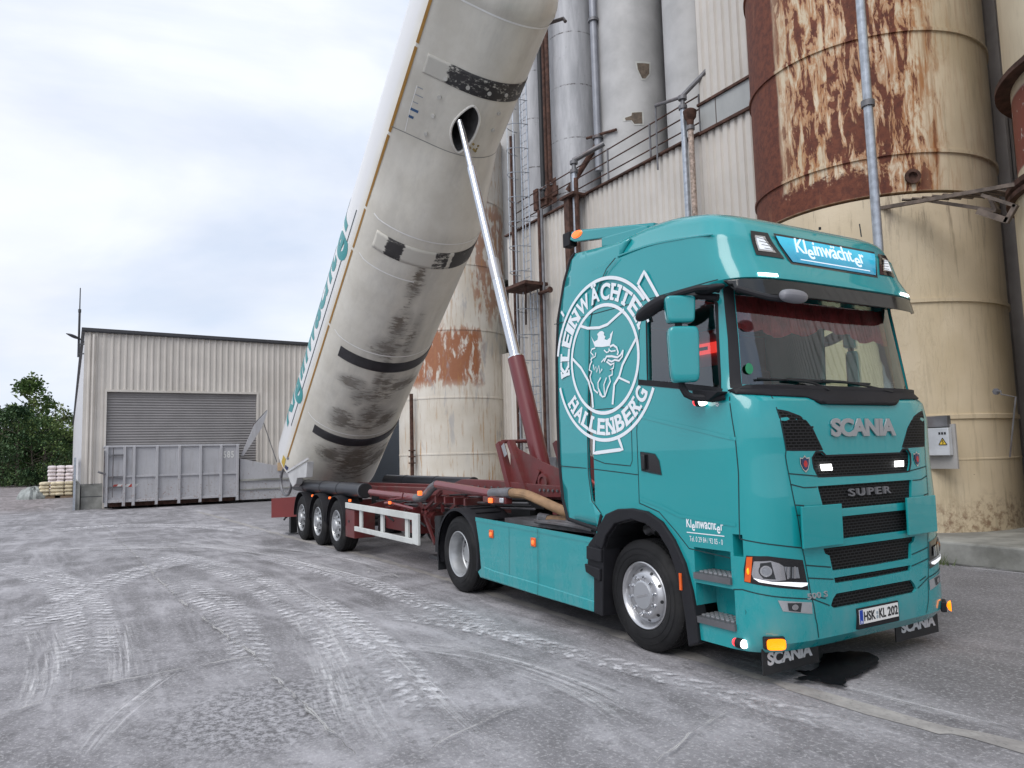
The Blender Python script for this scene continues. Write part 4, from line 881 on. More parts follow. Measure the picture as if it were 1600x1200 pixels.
MB().box((rp.x-.10, rp.y-.004, rp.z+.02), (rp.x+.02, rp.y-.001, rp.z+.055)).build('light_slot', BM_, tr, smooth=0)
# ---- front details
def plate(P_, off, mat, name, parent=tr, solid=0, step=.06, smooth=0): s_ = sheet([P_], step); s_.map(fr_map(off)); return s_.build(name, mat, parent, smooth=smooth, solid=solid)
t = text_mesh('SCANIA', 1, .045, .02, space=.93); a, b = bounds(t, 0); z0_, z1_ = bounds(t, 1); t.map(lambda x, y, z: cab_pt(-.435+(x-a)/(b-a)*.87, 1.905+(y-z0_)/(z1_-z0_)*.15, .012+z*.3)); t.build('badge_lettering', GREY, tr, smooth=0)
t = text_mesh('SUPER', 1, .02, .01, space=1.35); a, b = bounds(t, 0); z0_, z1_ = bounds(t, 1); t.map(lambda x, y, z: cab_pt(-.255+(x-a)/(b-a)*.56, 1.415+(y-z0_)/(z1_-z0_)*.062, -.005+z)); t.build('grille_lettering', simple('dark_grey_lettering', (.13, .13, .14), .4), tr, smooth=0)
t = text_mesh('500 S', 1, .02, .01, space=1.05); a, b = bounds(t, 0); z0_, z1_ = bounds(t, 1); t.map(lambda x, y, z: cab_pt(-.83+(x-a)/(b-a)*.22, .655+(y-z0_)/(z1_-z0_)*.045, .004+z*.3)); t.build('side_badge', GREY, tr, smooth=0)
for s in (-1, 1):
    c0 = (s*.755, 1.695); sh = [(c0[0]+.052*x, c0[1]+.068*y) for x, y in ((-1, .75), (-.4, .7), (0, 1), (.4, .7), (1, .75), (.95, 0), (.55, -.65), (0, -1), (-.55, -.65), (-.95, 0))]
    o = plate(sh, .006, CHR, 'shield_badge'); plate([(c0[0]+(a-c0[0])*.78, c0[1]+(z-c0[1])*.8) for a, z in sh], .010, simple('badge_blue', (.03, .04, .10), .3), 'shield_field', o)
    plate([(c0[0]+.022*cos(q*pi/3), c0[1]+.03*sin(q*pi/3)) for q in range(6)], .012, simple('badge_red', (.45, .03, .03), .3), 'shield_emblem', o)
    LED = [(s*.56, 1.685), (s*.435, 1.685), (s*.425, 1.635), (s*.55, 1.635)]; plate(LED, -.006, WLT, 'daylight_lamp', solid=.01)
# raised flat panels beside the lower grilles
for s in (-1, 1):
    PN = [(.89, 1.37), (.44, 1.37), (.44, 1.05), (.89, 1.05)]
    m = MB(); vs = [cab_pt(s*a, z, .055 if a < .6 else .065) for a, z in PN]; bk = [cab_pt(s*a, z, .035 if a < .6 else .045) for a, z in PN]; m.add(vs+bk, [(0, 1, 2, 3), (7, 6, 5, 4), (0, 4, 5, 1), (1, 5, 6, 2), (2, 6, 7, 3), (3, 7, 4, 0)]); m.build('grille_cover_panel', TEAL, tr, smooth=0, bevel=.004)
    for zz in (1.32, 1.1): MB().tube([cab_pt(s*.6, zz, -.02), cab_pt(s*.6, zz, .045)], .012, 6).build('panel_stud', BM_, tr)
# number plate
m = MB(); px = .088
MB().box((.06, -.275, .355), (px, .275, .520)).build('plate_holder', BP, tr, bevel=.004)
MB().box((px, -.26, .395), (px+.004, .26, .508)).build('number_plate', simple('plate_white', (.78, .78, .76), .35, var=.02), tr, smooth=0)
MB().box((px+.004, -.258, .397), (px+.005, -.215, .506)).build('plate_band', simple('plate_blue', (.01, .05, .35), .35, var=.02), tr, smooth=0)
def fronttext(body, y0, y1, z0, z1, x, mat, name, bold=.02, parent=tr, space=1.0):
    t = text_mesh(body, 1, bold, .001, space=space); a, b = bounds(t, 0); c0, c1 = bounds(t, 1); t.map(lambda u, v, w_: (x+w_, y0+(u-a)/(b-a)*(y1-y0), z0+(v-c0)/(c1-c0)*(z1-z0))); return t.build(name, mat, parent, smooth=0)
fronttext('HSK', -.205, -.055, .415, .490, px+.006, BM_, 'plate_lettering'); fronttext('KL', -.005, .085, .415, .490, px+.006, BM_, 'plate_lettering'); fronttext('202', .11, .250, .415, .490, px+.006, BM_, 'plate_lettering')
m = MB().lathe([(0, 0), (.014, 0), (.014, .002), (0, .002)], (px+.004, -.030, .462), 'x', 12); m.lathe([(0, 0), (.014, 0), (.014, .002), (0, .002)], (px+.004, -.030, .430), 'x', 12); m.build('plate_seals', simple('seal_grey', (.3, .36, .4), .4), tr)
fronttext('D', -.245, -.228, .402, .422, px+.006, WHT, 'plate_lettering', .0)
# head lamps, fog lamps
HL = [(-1.311, 1.003), (-1.148, 1.002), (-0.849, 0.956), (-0.832, 0.858), (-0.812, 0.725), (-1.089, 0.765), (-1.340, 0.801), (-1.339, 0.893)]
OG = [(-1.306, 0.993), (-1.261, 0.996), (-1.288, 0.801), (-1.335, 0.806)]
RF = [(-1.254, 0.962), (-1.135, 0.968), (-1.071, 0.947), (-1.031, 0.921), (-1.022, 0.819), (-1.136, 0.810), (-1.262, 0.827), (-1.275, 0.864)]
DR = [(-1.262, 0.836), (-1.136, 0.810), (-1.007, 0.804), (-0.826, 0.784), (-0.834, 0.765), (-0.892, 0.756), (-1.113, 0.790), (-1.226, 0.809)]
FG = [(-1.096, 0.670), (-0.787, 0.630), (-0.789, 0.543), (-1.061, 0.587)]; FI = [(-1.019, 0.646), (-0.891, 0.636), (-0.909, 0.570), (-1.012, 0.589)]
L1 = [(-1.208, 0.949), (-1.131, 0.958), (-1.105, 0.828), (-1.196, 0.834), (-1.221, 0.886)]; L2 = [(-1.031, 0.921), (-0.910, 0.908), (-0.899, 0.824), (-1.015, 0.833)]
BLW = simple('lamp_dark', (.07, .075, .08), .12, metal=.6)
for s in (-1, 1):
    f = (lambda P_: P_) if s < 0 else mirror
    h = plate(f(HL), .003, GLOSSB, 'head_lamp', smooth=40, step=.04); plate(f(OG), .008, simple('orange_lens', (.75, .12, .02), .15), 'indicator', h, step=.03)
    m = MB().lathe([(0, .008), (.022, .004), (.026, 0)], (0, 0, 0), 'x', 12); cpt = cab_pt((-1 if s < 0 else 1)*abs(OG[0][0])*.995, .885, .011); m.map(lambda x, y, z: (x+cpt[0], y*.6+cpt[1], z+cpt[2])); m.build('indicator_bulb', AMB, h)
    plate(f(RF), .010, CHR, 'reflector', h, step=.02, smooth=60); plate(f(L1), .013, BLW, 'lens', h, step=.03); plate(f(L2), .013, simple('lens_grey', (.42, .44, .47), .15, metal=.7), 'lens', h, step=.03)
    plate(f(DR), .016, emis('running_light', (.9, .93, 1), .5, (.8, .8, .8)), 'light_strip', h, step=.03)
    for q, (rr, mm) in enumerate(((.052, BLW), (.042, CHR), (.03, MATS['lens_grey']))):
        ac, zc_ = sum(p_[0] for p_ in L1)/5, sum(p_[1] for p_ in L1)/5; plate(f([(ac+rr*cos(2*pi*i/20), zc_+rr*sin(2*pi*i/20)) for i in range(20)]), .016+.003*q, mm, 'projector', h, step=.03)
    ac, zc_ = sum(p_[0] for p_ in L2)/4, sum(p_[1] for p_ in L2)/4
    for q in range(3): plate(f([(ac-.045+.03*q, zc_+.045), (ac-.03+.03*q, zc_+.045), (ac-.04+.03*q, zc_-.045), (ac-.055+.03*q, zc_-.045)]), .018, CHR if q != 1 else BLW, 'lens_facet', h, step=.03)
    g = plate(f(FG), .004, simple('fog_surround', (.5, .52, .54), .2, metal=.6), 'fog_lamp', smooth=40, step=.03); plate(f(FI), .008, BLW, 'lens', g, step=.03);
    ac, zc_ = sum(p_[0] for p_ in FI)/4, sum(p_[1] for p_ in FI)/4; plate(f([(ac+.03*cos(2*pi*i/12), zc_+.022*sin(2*pi*i/12)) for i in range(12)]), .011, CHR, 'bulb', g, step=.03)
    # amber beacons and side lamps on the bumper
    b = Vector(cab_pt(s*(abs(((-1.136, 0.356))[0])), ((-1.136, 0.356))[1], .0)); nrm = Vector((.85, s*.53, 0)).normalized(); sd2 = Vector((-nrm.y, nrm.x, 0))
    if s > 0: b = b+nrm*.01;
    m = MB(); m.grid(lambda u, v: tuple(b+nrm*(.03+.035*abs(cos(pi*(v-.5))))+sd2*(.072*math.copysign(abs(cos(2*pi*u))**.45, cos(2*pi*u))*max(.0, sin(pi*v))**.35)+Vector((0, 0, .042*math.copysign(abs(sin(2*pi*u))**.45, sin(2*pi*u))*max(0, sin(pi*v))**.35))), 20, 8); m.build('amber_beacon', AMB, tr)
    MB().beam(tuple(b-nrm*.02+Vector((0, 0, .0))), tuple(b+nrm*.03), .16, .092).build('beacon_base', BP, tr, smooth=0, bevel=.01)
    b = Vector(cab_pt(s*abs(((-1.380, 0.314))[0]), .325, .0)); nn = Vector((0, s, 0));
    for nm, dx, mt in (('side_lamp', .025, WLT), ('side_lamp', -.035, RLT)):
        m = MB().lathe([(0, .03), (.028, .028), (.034, .012), (.034, 0)], (b.x+dx, b.y, b.z), 'x', 14, sgn=1 if dx > 0 else -1); m.build(nm, mt, tr)
    MB().lathe([(0, .028), (.04, .028), (.04, -.03), (0, -.03)], (b.x, b.y, b.z), 'x', 14).build('lamp_body', BP, tr)
    b = Vector((*((-.155,)), s*1.235, ((-0.219, 0.570))[1])); MB().lathe([(.0, .002), (.018, .002), (.026, .006), (.028, 0)], ((-0.219, 0.570)[0], s*1.232, (-0.219, 0.570)[1]), 'y', 14, sgn=s).build('tow_eye_cap', SEAM, tr)
# mud flaps under the bumper
for s in (-1, 1):
    m = MB().box((-.125, s*.52, .10), (-.115, s*1.17, .36)); f_ = m.build('front_mud_flap', BM_, tr, smooth=0)
    y0, y1 = (-1.12, -.60) if s < 0 else (.60, 1.12)
    t = text_mesh('SCANIA', 1, .045, .001, space=.93, shear=.0); a, b = bounds(t, 0); c0, c1 = bounds(t, 1); t.map(lambda u, v, w_: (-.112+w_, y0+(u-a)/(b-a)*(y1-y0), .165+(v-c0)/(c1-c0)*.10)); t.build('flap_lettering', simple('flap_white', (.6, .61, .62), .5), f_, smooth=0)
MB().box((-1.0, -1.05, .30), (-.1, 1.05, .34)).build('under_tray', BM_, tr, smooth=0)
# ---- steps
for s in (-1, 1):
    for (za, xa_, xb_) in ((.815, -.71, -.305), (.462, -.71, -.285)):
        m = MB(); m.box((xa_, s*1.03, za-.05), (xb_, s*1.272, za));
        for i in range(7):
            for j in range(4): m.box((xa_+.02+.053*i, s*(1.05+.048*j), za+.001), (xa_+.055+.053*i, s*(1.075+.048*j), za+.012), 1)
        m.build('step', [simple('step_grey', (.16, .16, .17), .5, metal=.5), GREY], tr, smooth=0)
    # wheel arch
    poly = ARO+ARI[::-1]
    m = MB().prism(poly, s*1.285, s*1.15, 'y'); m.build('wheel_arch', BP, tr, smooth=0, bevel=.012)
    m = MB(); n_ = len(ARI); vs = [(x, s*1.24, z) for x, z in ARI]+[(x, s*.62, z) for x, z in ARI]; m.add(vs, [(i, i+1, n_+i+1, n_+i) for i in range(n_-1)]); m.build('arch_liner', BM_, tr, smooth=0, solid=.01)
    mk = (-0.846, 0.722); MB().box((mk[0]-.012, s*1.285, mk[1]-.07), (mk[0]+.012, s*1.297, mk[1]+.07)).build('side_marker', MATS['orange_lens'], tr, smooth=0)
    # rear edge of the arch: stepped mud guard
    m = MB();
    for (u0, v0, u1, v1, o_) in ((925, 848, 945, 866, .03), (921, 866, 941, 890, .04), (919, 887, 940, 900, .03)): pass
    A_ = [(-2.016, 1.052), (-2.183, 0.912), (-2.208, 0.688), (-2.104, 0.637), (-2.127, 0.249), (-1.983, 0.236), (-1.933, 0.885), (-1.894, 1.024)]
    m.prism(A_, s*1.27, s*1.05, 'y'); m.build('rear_mud_guard', BP, tr, smooth=0, bevel=.01)
    m = MB(); B2 = [(-2.173, 0.900), (-1.933, 0.885), (-1.941, 0.761), (-2.181, 0.767)]; m.prism(B2, s*1.30, s*1.265, 'y'); B3 = [(-2.217, 0.719), (-1.965, 0.697), (-1.973, 0.574), (-2.200, 0.638)]; m.prism(B3, s*1.30, s*1.265, 'y'); m.build('guard_ribs', BP, tr, smooth=0, bevel=.01)
    # door handle, badge, side camera lamp
    H_ = [(-1.338, 1.822), (-1.139, 1.796), (-1.092, 1.739), (-1.066, 1.615), (-1.331, 1.652)]; s_ = sheet([H_], .2); s_.map(sd_map(.003, s)); dh = s_.build('door_handle', GLOSSB, tr, smooth=0)
    r_ = ribbon(H_, .012, True, .1); r_.map(sd_map(.004, s)); r_.build('handle_rim', SEAM, dh, smooth=0)
    hx, hz = (-1.282, 1.728); MB().box((hx-.02, s*1.255, hz-.07), (hx+.02, s*1.285, hz+.07)).build('handle_grip', BM_, dh, bevel=.01)
    lx_, lz_ = (-0.504, 2.221); m = MB().lathe([(0, .05), (.03, .045), (.036, .01), (.036, 0)], (lx_+.01, s*1.30, lz_), 'x', 14); m.build('manoeuvring_lamp', WLT, tr)
    MB().lathe([(0, .012), (.04, .012), (.04, -.03), (0, -.03)], (lx_, s*1.30, lz_), 'x', 14).build('lamp_body', BP, tr); MB().lathe([(0, .03), (.03, .028), (.034, 0)], (lx_-.03, s*1.30, lz_), 'x', 12, sgn=-1).build('side_lamp', RLT, tr)
    m = MB()
    for q in range(5): a = q*2*pi/5; x_, z_ = (-0.364, 2.190); m.box((x_+.012*cos(a)-.005, s*1.247, z_+.012*sin(a)-.005), (x_+.012*cos(a)+.005, s*1.253, z_+.012*sin(a)+.005))
    m.build('small_badge', WHT, tr, smooth=0)
# lettering low on the door
lg, wd = logo(1, .02, 0); x0, z0 = (-0.784, 1.181); x1, z1 = (-0.361, 1.156)
def door_txt(x, y, z): return (x0+(x1-x0)*x/wd, -1.2525-z, z0-.0+y*.115+(z1-z0)*x/wd*.0)
lg.map(door_txt); lg.build('door_lettering', WHT, tr, smooth=0)
r_ = ribbon([(x0, z0-.045), (x1, z0-.045)], .008); r_.map(sd_map(.003)); r_.build('underline', WHT, tr, smooth=0)
t = text_mesh('Tel. 0 29 84 / 92 05 - 0', 1, .0, 0); a, b = bounds(t, 0); t.map(lambda u, v, w_: (x0+.03+(x1-x0-.05)*(u-a)/(b-a), -1.2525, z0-.115+v*.062)); t.build('door_lettering', WHT, tr, smooth=0)
# ---- crest on the side
LC = (-1.84, 2.745)
def arc(r, a0, a1, n=60): return [(LC[0]+r*cos(radians(a0+(a1-a0)*i/n)), LC[1]+r*sin(radians(a0+(a1-a0)*i/n))) for i in range(n+1)]
m = MB()
CN_ = [0]
def addr(P_, w_, closed=False): CN_[0] += 1; r_ = ribbon(P_, w_, closed, .04); r_.map(sd_map(.0035+.00035*CN_[0])); m.add(r_.v, r_.f)
addr(arc(.80, 36, 150), .034); addr(arc(.80, -56, -26), .034); addr(arc(.80, 196, 304), .034); addr(arc(.80, 150, 171), .034); addr(arc(.535, 0, 360), .034)
Lp = lambda s: s
addr([(-1.275, 3.372), (-1.177, 3.474), (-1.003, 3.203)], .034); addr([(-1.266, 3.364), (-1.117, 3.178)], .03); addr([(-2.034, 1.967), (-2.049, 1.820), (-1.591, 1.850), (-1.656, 1.980)], .034)
addr([(-2.539, 3.346), (-2.489, 3.288)], .03)
addr([(-2.196, 3.133), (-2.074, 3.090), (-1.882, 3.065), (-1.747, 3.075), (-1.613, 3.128), (-1.484, 3.176)], .028)
addr([(-1.319, 2.881), (-1.434, 2.764), (-1.540, 2.652), (-1.596, 2.547), (-1.677, 2.475), (-1.715, 2.285)], .028)
addr([(-1.601, 2.535), (-1.443, 2.471)], .02); addr([(-2.362, 2.816), (-2.209, 2.697), (-2.088, 2.546), (-2.039, 2.408), (-2.029, 2.275)], .028)
CR = [(-2.025, 3.000), (-1.975, 2.937), (-1.921, 2.948), (-1.908, 2.979), (-1.922, 3.005), (-1.879, 3.026), (-1.838, 3.025), (-1.806, 3.003), (-1.814, 2.980), (-1.790, 2.960), (-1.807, 2.938), (-1.766, 2.923), (-1.720, 2.941), (-1.713, 2.973), (-1.664, 3.002), (-1.725, 2.860), (-1.842, 2.865), (-1.967, 2.885)]
s_ = sheet([CR], .3); s_.map(sd_map(.004)); m.add(s_.v, s_.f)
for P_, w_ in (([(-1.957, 2.870), (-2.013, 2.866), (-2.035, 2.835), (-1.997, 2.805), (-1.995, 2.777), (-1.963, 2.786), (-1.950, 2.823)], .014),
               ([(-1.720, 2.851), (-1.666, 2.860), (-1.616, 2.829), (-1.596, 2.777), (-1.613, 2.756)], .022), ([(-1.742, 2.827), (-1.703, 2.803), (-1.634, 2.800)], .014),
               ([(-1.820, 2.716), (-1.776, 2.762), (-1.696, 2.754), (-1.609, 2.731), (-1.559, 2.749), (-1.518, 2.790)], .020), ([(-1.519, 2.791), (-1.535, 2.731), (-1.586, 2.696), (-1.649, 2.712), (-1.699, 2.702), (-1.764, 2.726)], .018),
               ([(-1.813, 2.830), (-1.774, 2.801), (-1.738, 2.804), (-1.731, 2.836)], .014),
               ([(-1.780, 2.712), (-1.715, 2.672), (-1.664, 2.682), (-1.680, 2.635), (-1.732, 2.618), (-1.695, 2.620), (-1.698, 2.573), (-1.748, 2.563), (-1.731, 2.511), (-1.781, 2.451), (-1.826, 2.375), (-1.866, 2.372), (-1.904, 2.396), (-1.915, 2.446), (-1.943, 2.416), (-1.997, 2.453), (-2.015, 2.506), (-2.046, 2.542), (-2.057, 2.595), (-2.027, 2.641), (-2.067, 2.661), (-2.050, 2.712), (-2.021, 2.741), (-2.033, 2.759), (-2.006, 2.781)], .018),
               ([(-1.995, 2.705), (-1.984, 2.652), (-1.955, 2.683), (-1.945, 2.624), (-1.905, 2.686), (-1.891, 2.610), (-1.855, 2.647)], .014), ([(-1.862, 2.715), (-1.808, 2.747)], .012),
               ([(-1.866, 2.372), (-1.929, 2.464), (-1.929, 2.518), (-1.881, 2.564)], .016), ([(-1.830, 2.388), (-1.834, 2.489), (-1.789, 2.555)], .014)):
    addr(P_, w_)
m.build('crest', WHT, tr, smooth=0, recalc=False)
def ringtext(body, r, a0, a1, h, outward, name):
    m = MB(); n = len(body); ws = [{'I': .5, 'W': 1.35, 'N': 1.1, 'L': .92, 'E': .95, 'Ä': 1.1}.get(c, 1.0) for c in body]; tot = sum(ws); acc = 0
    for c, w_ in zip(body, ws):
        an = radians(a0+(a1-a0)*(acc+w_/2)/tot); acc += w_; step = abs(radians(a1-a0))*w_/tot*(r+(h/2 if outward else -h/2))
        t = text_mesh(c, 1, .035, 0); a, b = bounds(t, 0); t0 = text_mesh('H', 1, .035, 0); c0, c1 = bounds(t0, 1)
        vs = []
        for (u, v, q) in t.v:
            uu = (u-(a+b)/2)/(b-a)*step*.90; vv = (v-c0)/(c1-c0)*h
            vs.append((uu, vv))
        # slab serifs
        def put(uu, vv):
            if outward: rad = r+vv; th = an-uu/(r+h/2)
            else: rad = r-vv; th = an+uu/(r-h/2)
            return (LC[0]+rad*cos(th), LC[1]+rad*sin(th))
        P_ = [put(*q) for q in vs]; m.add([(x, -side_y(x, z)-.0045, z) for x, z in P_], t.f)
        if c in 'KLEINHTBR':
            for vb in (0, h-.028):
                s0 = -.5*step*.96; ln = step*(.96 if c in 'LEIT' and not (c == 'T') else .42)
                segs = [(s0, s0+ln)] + ([(-s0-ln, -s0)] if c in 'KHNR' and ln < step*.9 else [])
                if c == 'T': segs = [(-.22*step, .22*step)] if vb == 0 else []
                if c == 'L' and vb > 0: segs = [(s0, s0+step*.5)]
                for (g0, g1) in segs:
                    q4 = [put(g0, vb), put(g1, vb), put(g1, vb+.028), put(g0, vb+.028)]; m.add([(x, -side_y(x, z)-.0047, z) for x, z in q4], [(0, 1, 2, 3)])
    m.build(name, WHT, tr, smooth=0, recalc=False)
ringtext('KLEINWÄCHTER', .585, 190, 20, .165, True, 'crest_lettering'); ringtext('HALLENBERG', .755, 212, 330, .165, False, 'crest_lettering')
# ---- side air deflectors behind the cab
DF = [(-1.440, 3.868), (-1.597, 3.866), (-1.905, 3.901), (-2.181, 3.931), (-2.355, 3.948), (-2.429, 3.897), (-2.515, 3.671), (-2.612, 3.267), (-2.661, 2.853), (-2.680, 2.298), (-2.675, 1.747), (-2.625, 1.341), (-2.542, 1.138), (-2.034, 1.100), (-1.964, 1.223), (-2.114, 1.348), (-2.157, 1.616), (-2.148, 2.036), (-2.097, 2.521), (-2.046, 3.105), (-1.975, 3.290), (-1.856, 3.495), (-1.733, 3.630), (-1.587, 3.704)]
cxd = -2.2
for s in (-1, 1):
    s_ = sheet([DF], .12); s_.map(lambda x, z, h: (x, s*(1.252-.10*max(0, (z-3.2)/.9)**1.6-.03*max(0, (-x-2.2))), z)); s_.build('side_deflector', TEAL, tr, smooth=40, solid=.03)
    ED = DF[4:13]
    m = MB().tube([(x-.02, s*(1.235-.10*max(0, (z-3.2)/.9)**1.6-.03*max(0, (-x-2.2))), z) for x, z in ED], .030, 8); m.tube([(ED[-1][0]-.02, s*1.22, ED[-1][1]), (DF[13][0], s*1.235, DF[13][1]-.03), (DF[14][0], s*1.235, DF[14][1]-.01)], .03, 8); m.build('rubber_edge', BP, tr)
    m = MB(); r_ = ribbon(DF[13:], .014); r_.map(sd_map(.003, s)); m.add(r_.v, r_.f); m.build('deflector_gap', SEAM, tr, smooth=0)
    # roof wing
    w0 = [(-1.332, -1.050, 3.978), (-1.536, -1.050, 4.049), (-2.586, -1.050, 4.269), (-2.628, -1.050, 4.186), (-2.544, -1.050, 4.142), (-1.946, -1.050, 4.030), (-1.446, -1.050, 3.959)]
    m = MB().prism([(x, z) for x, y, z in w0], s*1.05, s*.98, 'y'); m.build('wing_end', TEAL, tr, smooth=0, bevel=.01)
    bx, _, bz = (-2.480, -1.050, 4.211); m = MB().lathe([(0, .025), (.045, .02), (.055, 0)], (0, 0, 0), 'y', 16, sgn=s); m.map(lambda x, y, z: (bx+x*1.7, s*1.052+y, bz+z*.75)); m.build('marker_light', ORG, tr)
    cx_, _, cz_ = (-2.651, -1.050, 4.214); MB().box((cx_-.10, s*1.06, cz_-.09), (cx_+.03, s*.95, cz_+.07)).build('wing_tip', BP, tr, smooth=0, bevel=.01)
for s in (-1, 1): MB().prism([(x, z) for x, y, z in ((-1.314, -1.050, 3.979), (-2.031, -1.050, 4.047), (-2.037, -1.050, 3.953), (-1.361, -1.050, 3.816))], s*1.07, s*.96, 'y').build('wing_base', TEAL, tr, smooth=0, bevel=.01)
a0_ = (-1.332, -1.050, 3.978); a1_ = (-2.587, -1.050, 4.254)
m = MB(); m.add([(a0_[0], -.98, a0_[2]), (a0_[0], .98, a0_[2]), (a1_[0], .98, a1_[2]), (a1_[0], -.98, a1_[2])], [(0, 1, 2, 3)]); m.build('roof_wing', TEAL, tr, smooth=0, solid=.04)
# ---- mirrors
def housing(name, c, w_, h_, d_, mat, parent, ang=0, taper=.9, pw=.26):
    m = MB(); R3 = Matrix.Rotation(ang, 3, 'Z'); c = Vector(c)
    def f(u, v):
        a = 2*pi*u; b = pi*(v-.5); cb = max(0, cos(b))**pw; sb = math.copysign(abs(sin(b))**pw, sin(b))
        y = w_/2*math.copysign(abs(cos(a))**pw, cos(a))*cb; z = h_/2*math.copysign(abs(sin(a))**pw, sin(a))*cb; x = d_/2*sb; y *= (1-(1-taper)*(-z/h_+.5)); return tuple(c+R3 @ Vector((x, y, z)))
    m.grid(f, 40, 12); return m.build(name, mat, parent, smooth=50)
for s in (-1, 1):
    c1 = Vector((-0.513, -1.470, 2.979)); c2 = Vector((-0.493, -1.470, 2.605));
    for c in (c1, c2): c.y *= -s; c.x -= .5*(s > 0)
    ang = s*radians(-28) if s < 0 else radians(-28)
    ang = radians(28)*s
    mo = thing('mirror_dummy', 'x', 'x') if False else None
    mr = MB().tube([(-.30-.5*(s > 0), s*1.24, 3.06), (c1.x+.02, s*1.36, 3.10), (c1.x, s*1.47, 3.02), (c1.x-.02, s*1.47, 2.35), (c1.x+.12, s*1.33, 2.24), (-.28-.5*(s > 0), s*1.25, 2.25)], .03, 8, smooth=4).build('mirror_arm', BP, tr)
    housing('upper_mirror', c1, .255, .225, .12, TEAL, mr, ang, .85); housing('lower_mirror', c2, .255, .46, .12, TEAL, mr, ang, .88)
    for cc_, hh in ((c1, .19), (c2, .42)):
        n_ = Matrix.Rotation(ang, 3, 'Z') @ Vector((-1, 0, 0)); sd_ = Vector((-n_.y, n_.x, 0)); q_ = cc_+n_*.064; m = MB(); m.add([q_+sd_*.11+Vector((0, 0, hh/2)), q_-sd_*.11+Vector((0, 0, hh/2)), q_-sd_*.10-Vector((0, 0, hh/2)), q_+sd_*.10-Vector((0, 0, hh/2))], [(0, 1, 2, 3)]); m.build('mirror_glass', CHR, mr, smooth=0)
    k1 = Vector((-0.765, -1.550, 3.030)); k1.y *= -s; k1.x -= .5*(s > 0); m = MB()
    m.grid(lambda u, v: tuple(k1+Vector((.19*cos(pi*v)*1, s*.06*sin(pi*v)**.6*cos(2*pi*u), .065*sin(pi*v)**.6*sin(2*pi*u)+.05*cos(pi*v)))), 16, 12); m.build('kerb_mirror', BP, mr, smooth=60)
    m = MB().tube([tuple(k1+Vector((.1, 0, .05))), (-.35-.5*(s > 0), s*1.42, 3.13), (-.26-.5*(s > 0), s*1.27, 3.11)], .026, 8, smooth=3); m.build('kerb_mirror_arm', BP, mr)
    m = MB(); m.grid(lambda u, v: (-.32-.5*(s > 0)+.10*cos(pi*v)*1.6, s*1.32+.06*sin(pi*v)*cos(2*pi*u), 3.125+.035*sin(pi*v)*sin(2*pi*u)), 14, 10); m.build('arm_cover', BP, mr, smooth=60)
    MB().prism([(-0.533, 2.324), (-0.253, 2.285), (-0.255, 2.275), (-0.356, 2.220), (-0.523, 2.254)], s*1.36, s*1.24, 'y').build('mirror_foot', BP, mr, smooth=0, bevel=.01)
fm = Vector((0.160, -0.903, 3.007)); m = MB(); m.grid(lambda u, v: tuple(fm+Vector((.055*sin(pi*v)**.5*cos(2*pi*u), -.14*cos(pi*v), .055*sin(pi*v)**.5*sin(2*pi*u)-.0*cos(pi*v)))), 18, 14); fo = m.build('front_mirror', simple('mirror_grey', (.20, .20, .22), .4), tr, smooth=60)
m = MB().tube([tuple(fm+Vector((-.02, .0, -.02))), tuple(fm+Vector((-.08, -.18, -.01))), (-.12, fm.y-.32, 3.10)], .026, 8, smooth=3); m.build('mirror_arm', BP, fo)
# green badge and sticker specks on the windscreen
m = MB().lathe([(0, 0), (.045, 0)], (0, 0, 0), 'x', 20); p_ = cab_pt(arc_of(-1.06, 2.47), 2.47, .0); m.map(lambda x, y, z: (p_[0]+.004, p_[1]+y, p_[2]+z)); m.build('green_badge', simple('badge_green', (.03, .30, .14), .5), tr, smooth=0)
# aerials
MB().tube([(-0.225, 0.000, 3.771), (-0.223, 0.000, 3.794)], .012, 6).build('aerial', BP, tr); MB().tube([(-0.223, 0.600, 3.783), (-0.233, 0.600, 3.910)], .006, 5).build('aerial', BM_, tr)
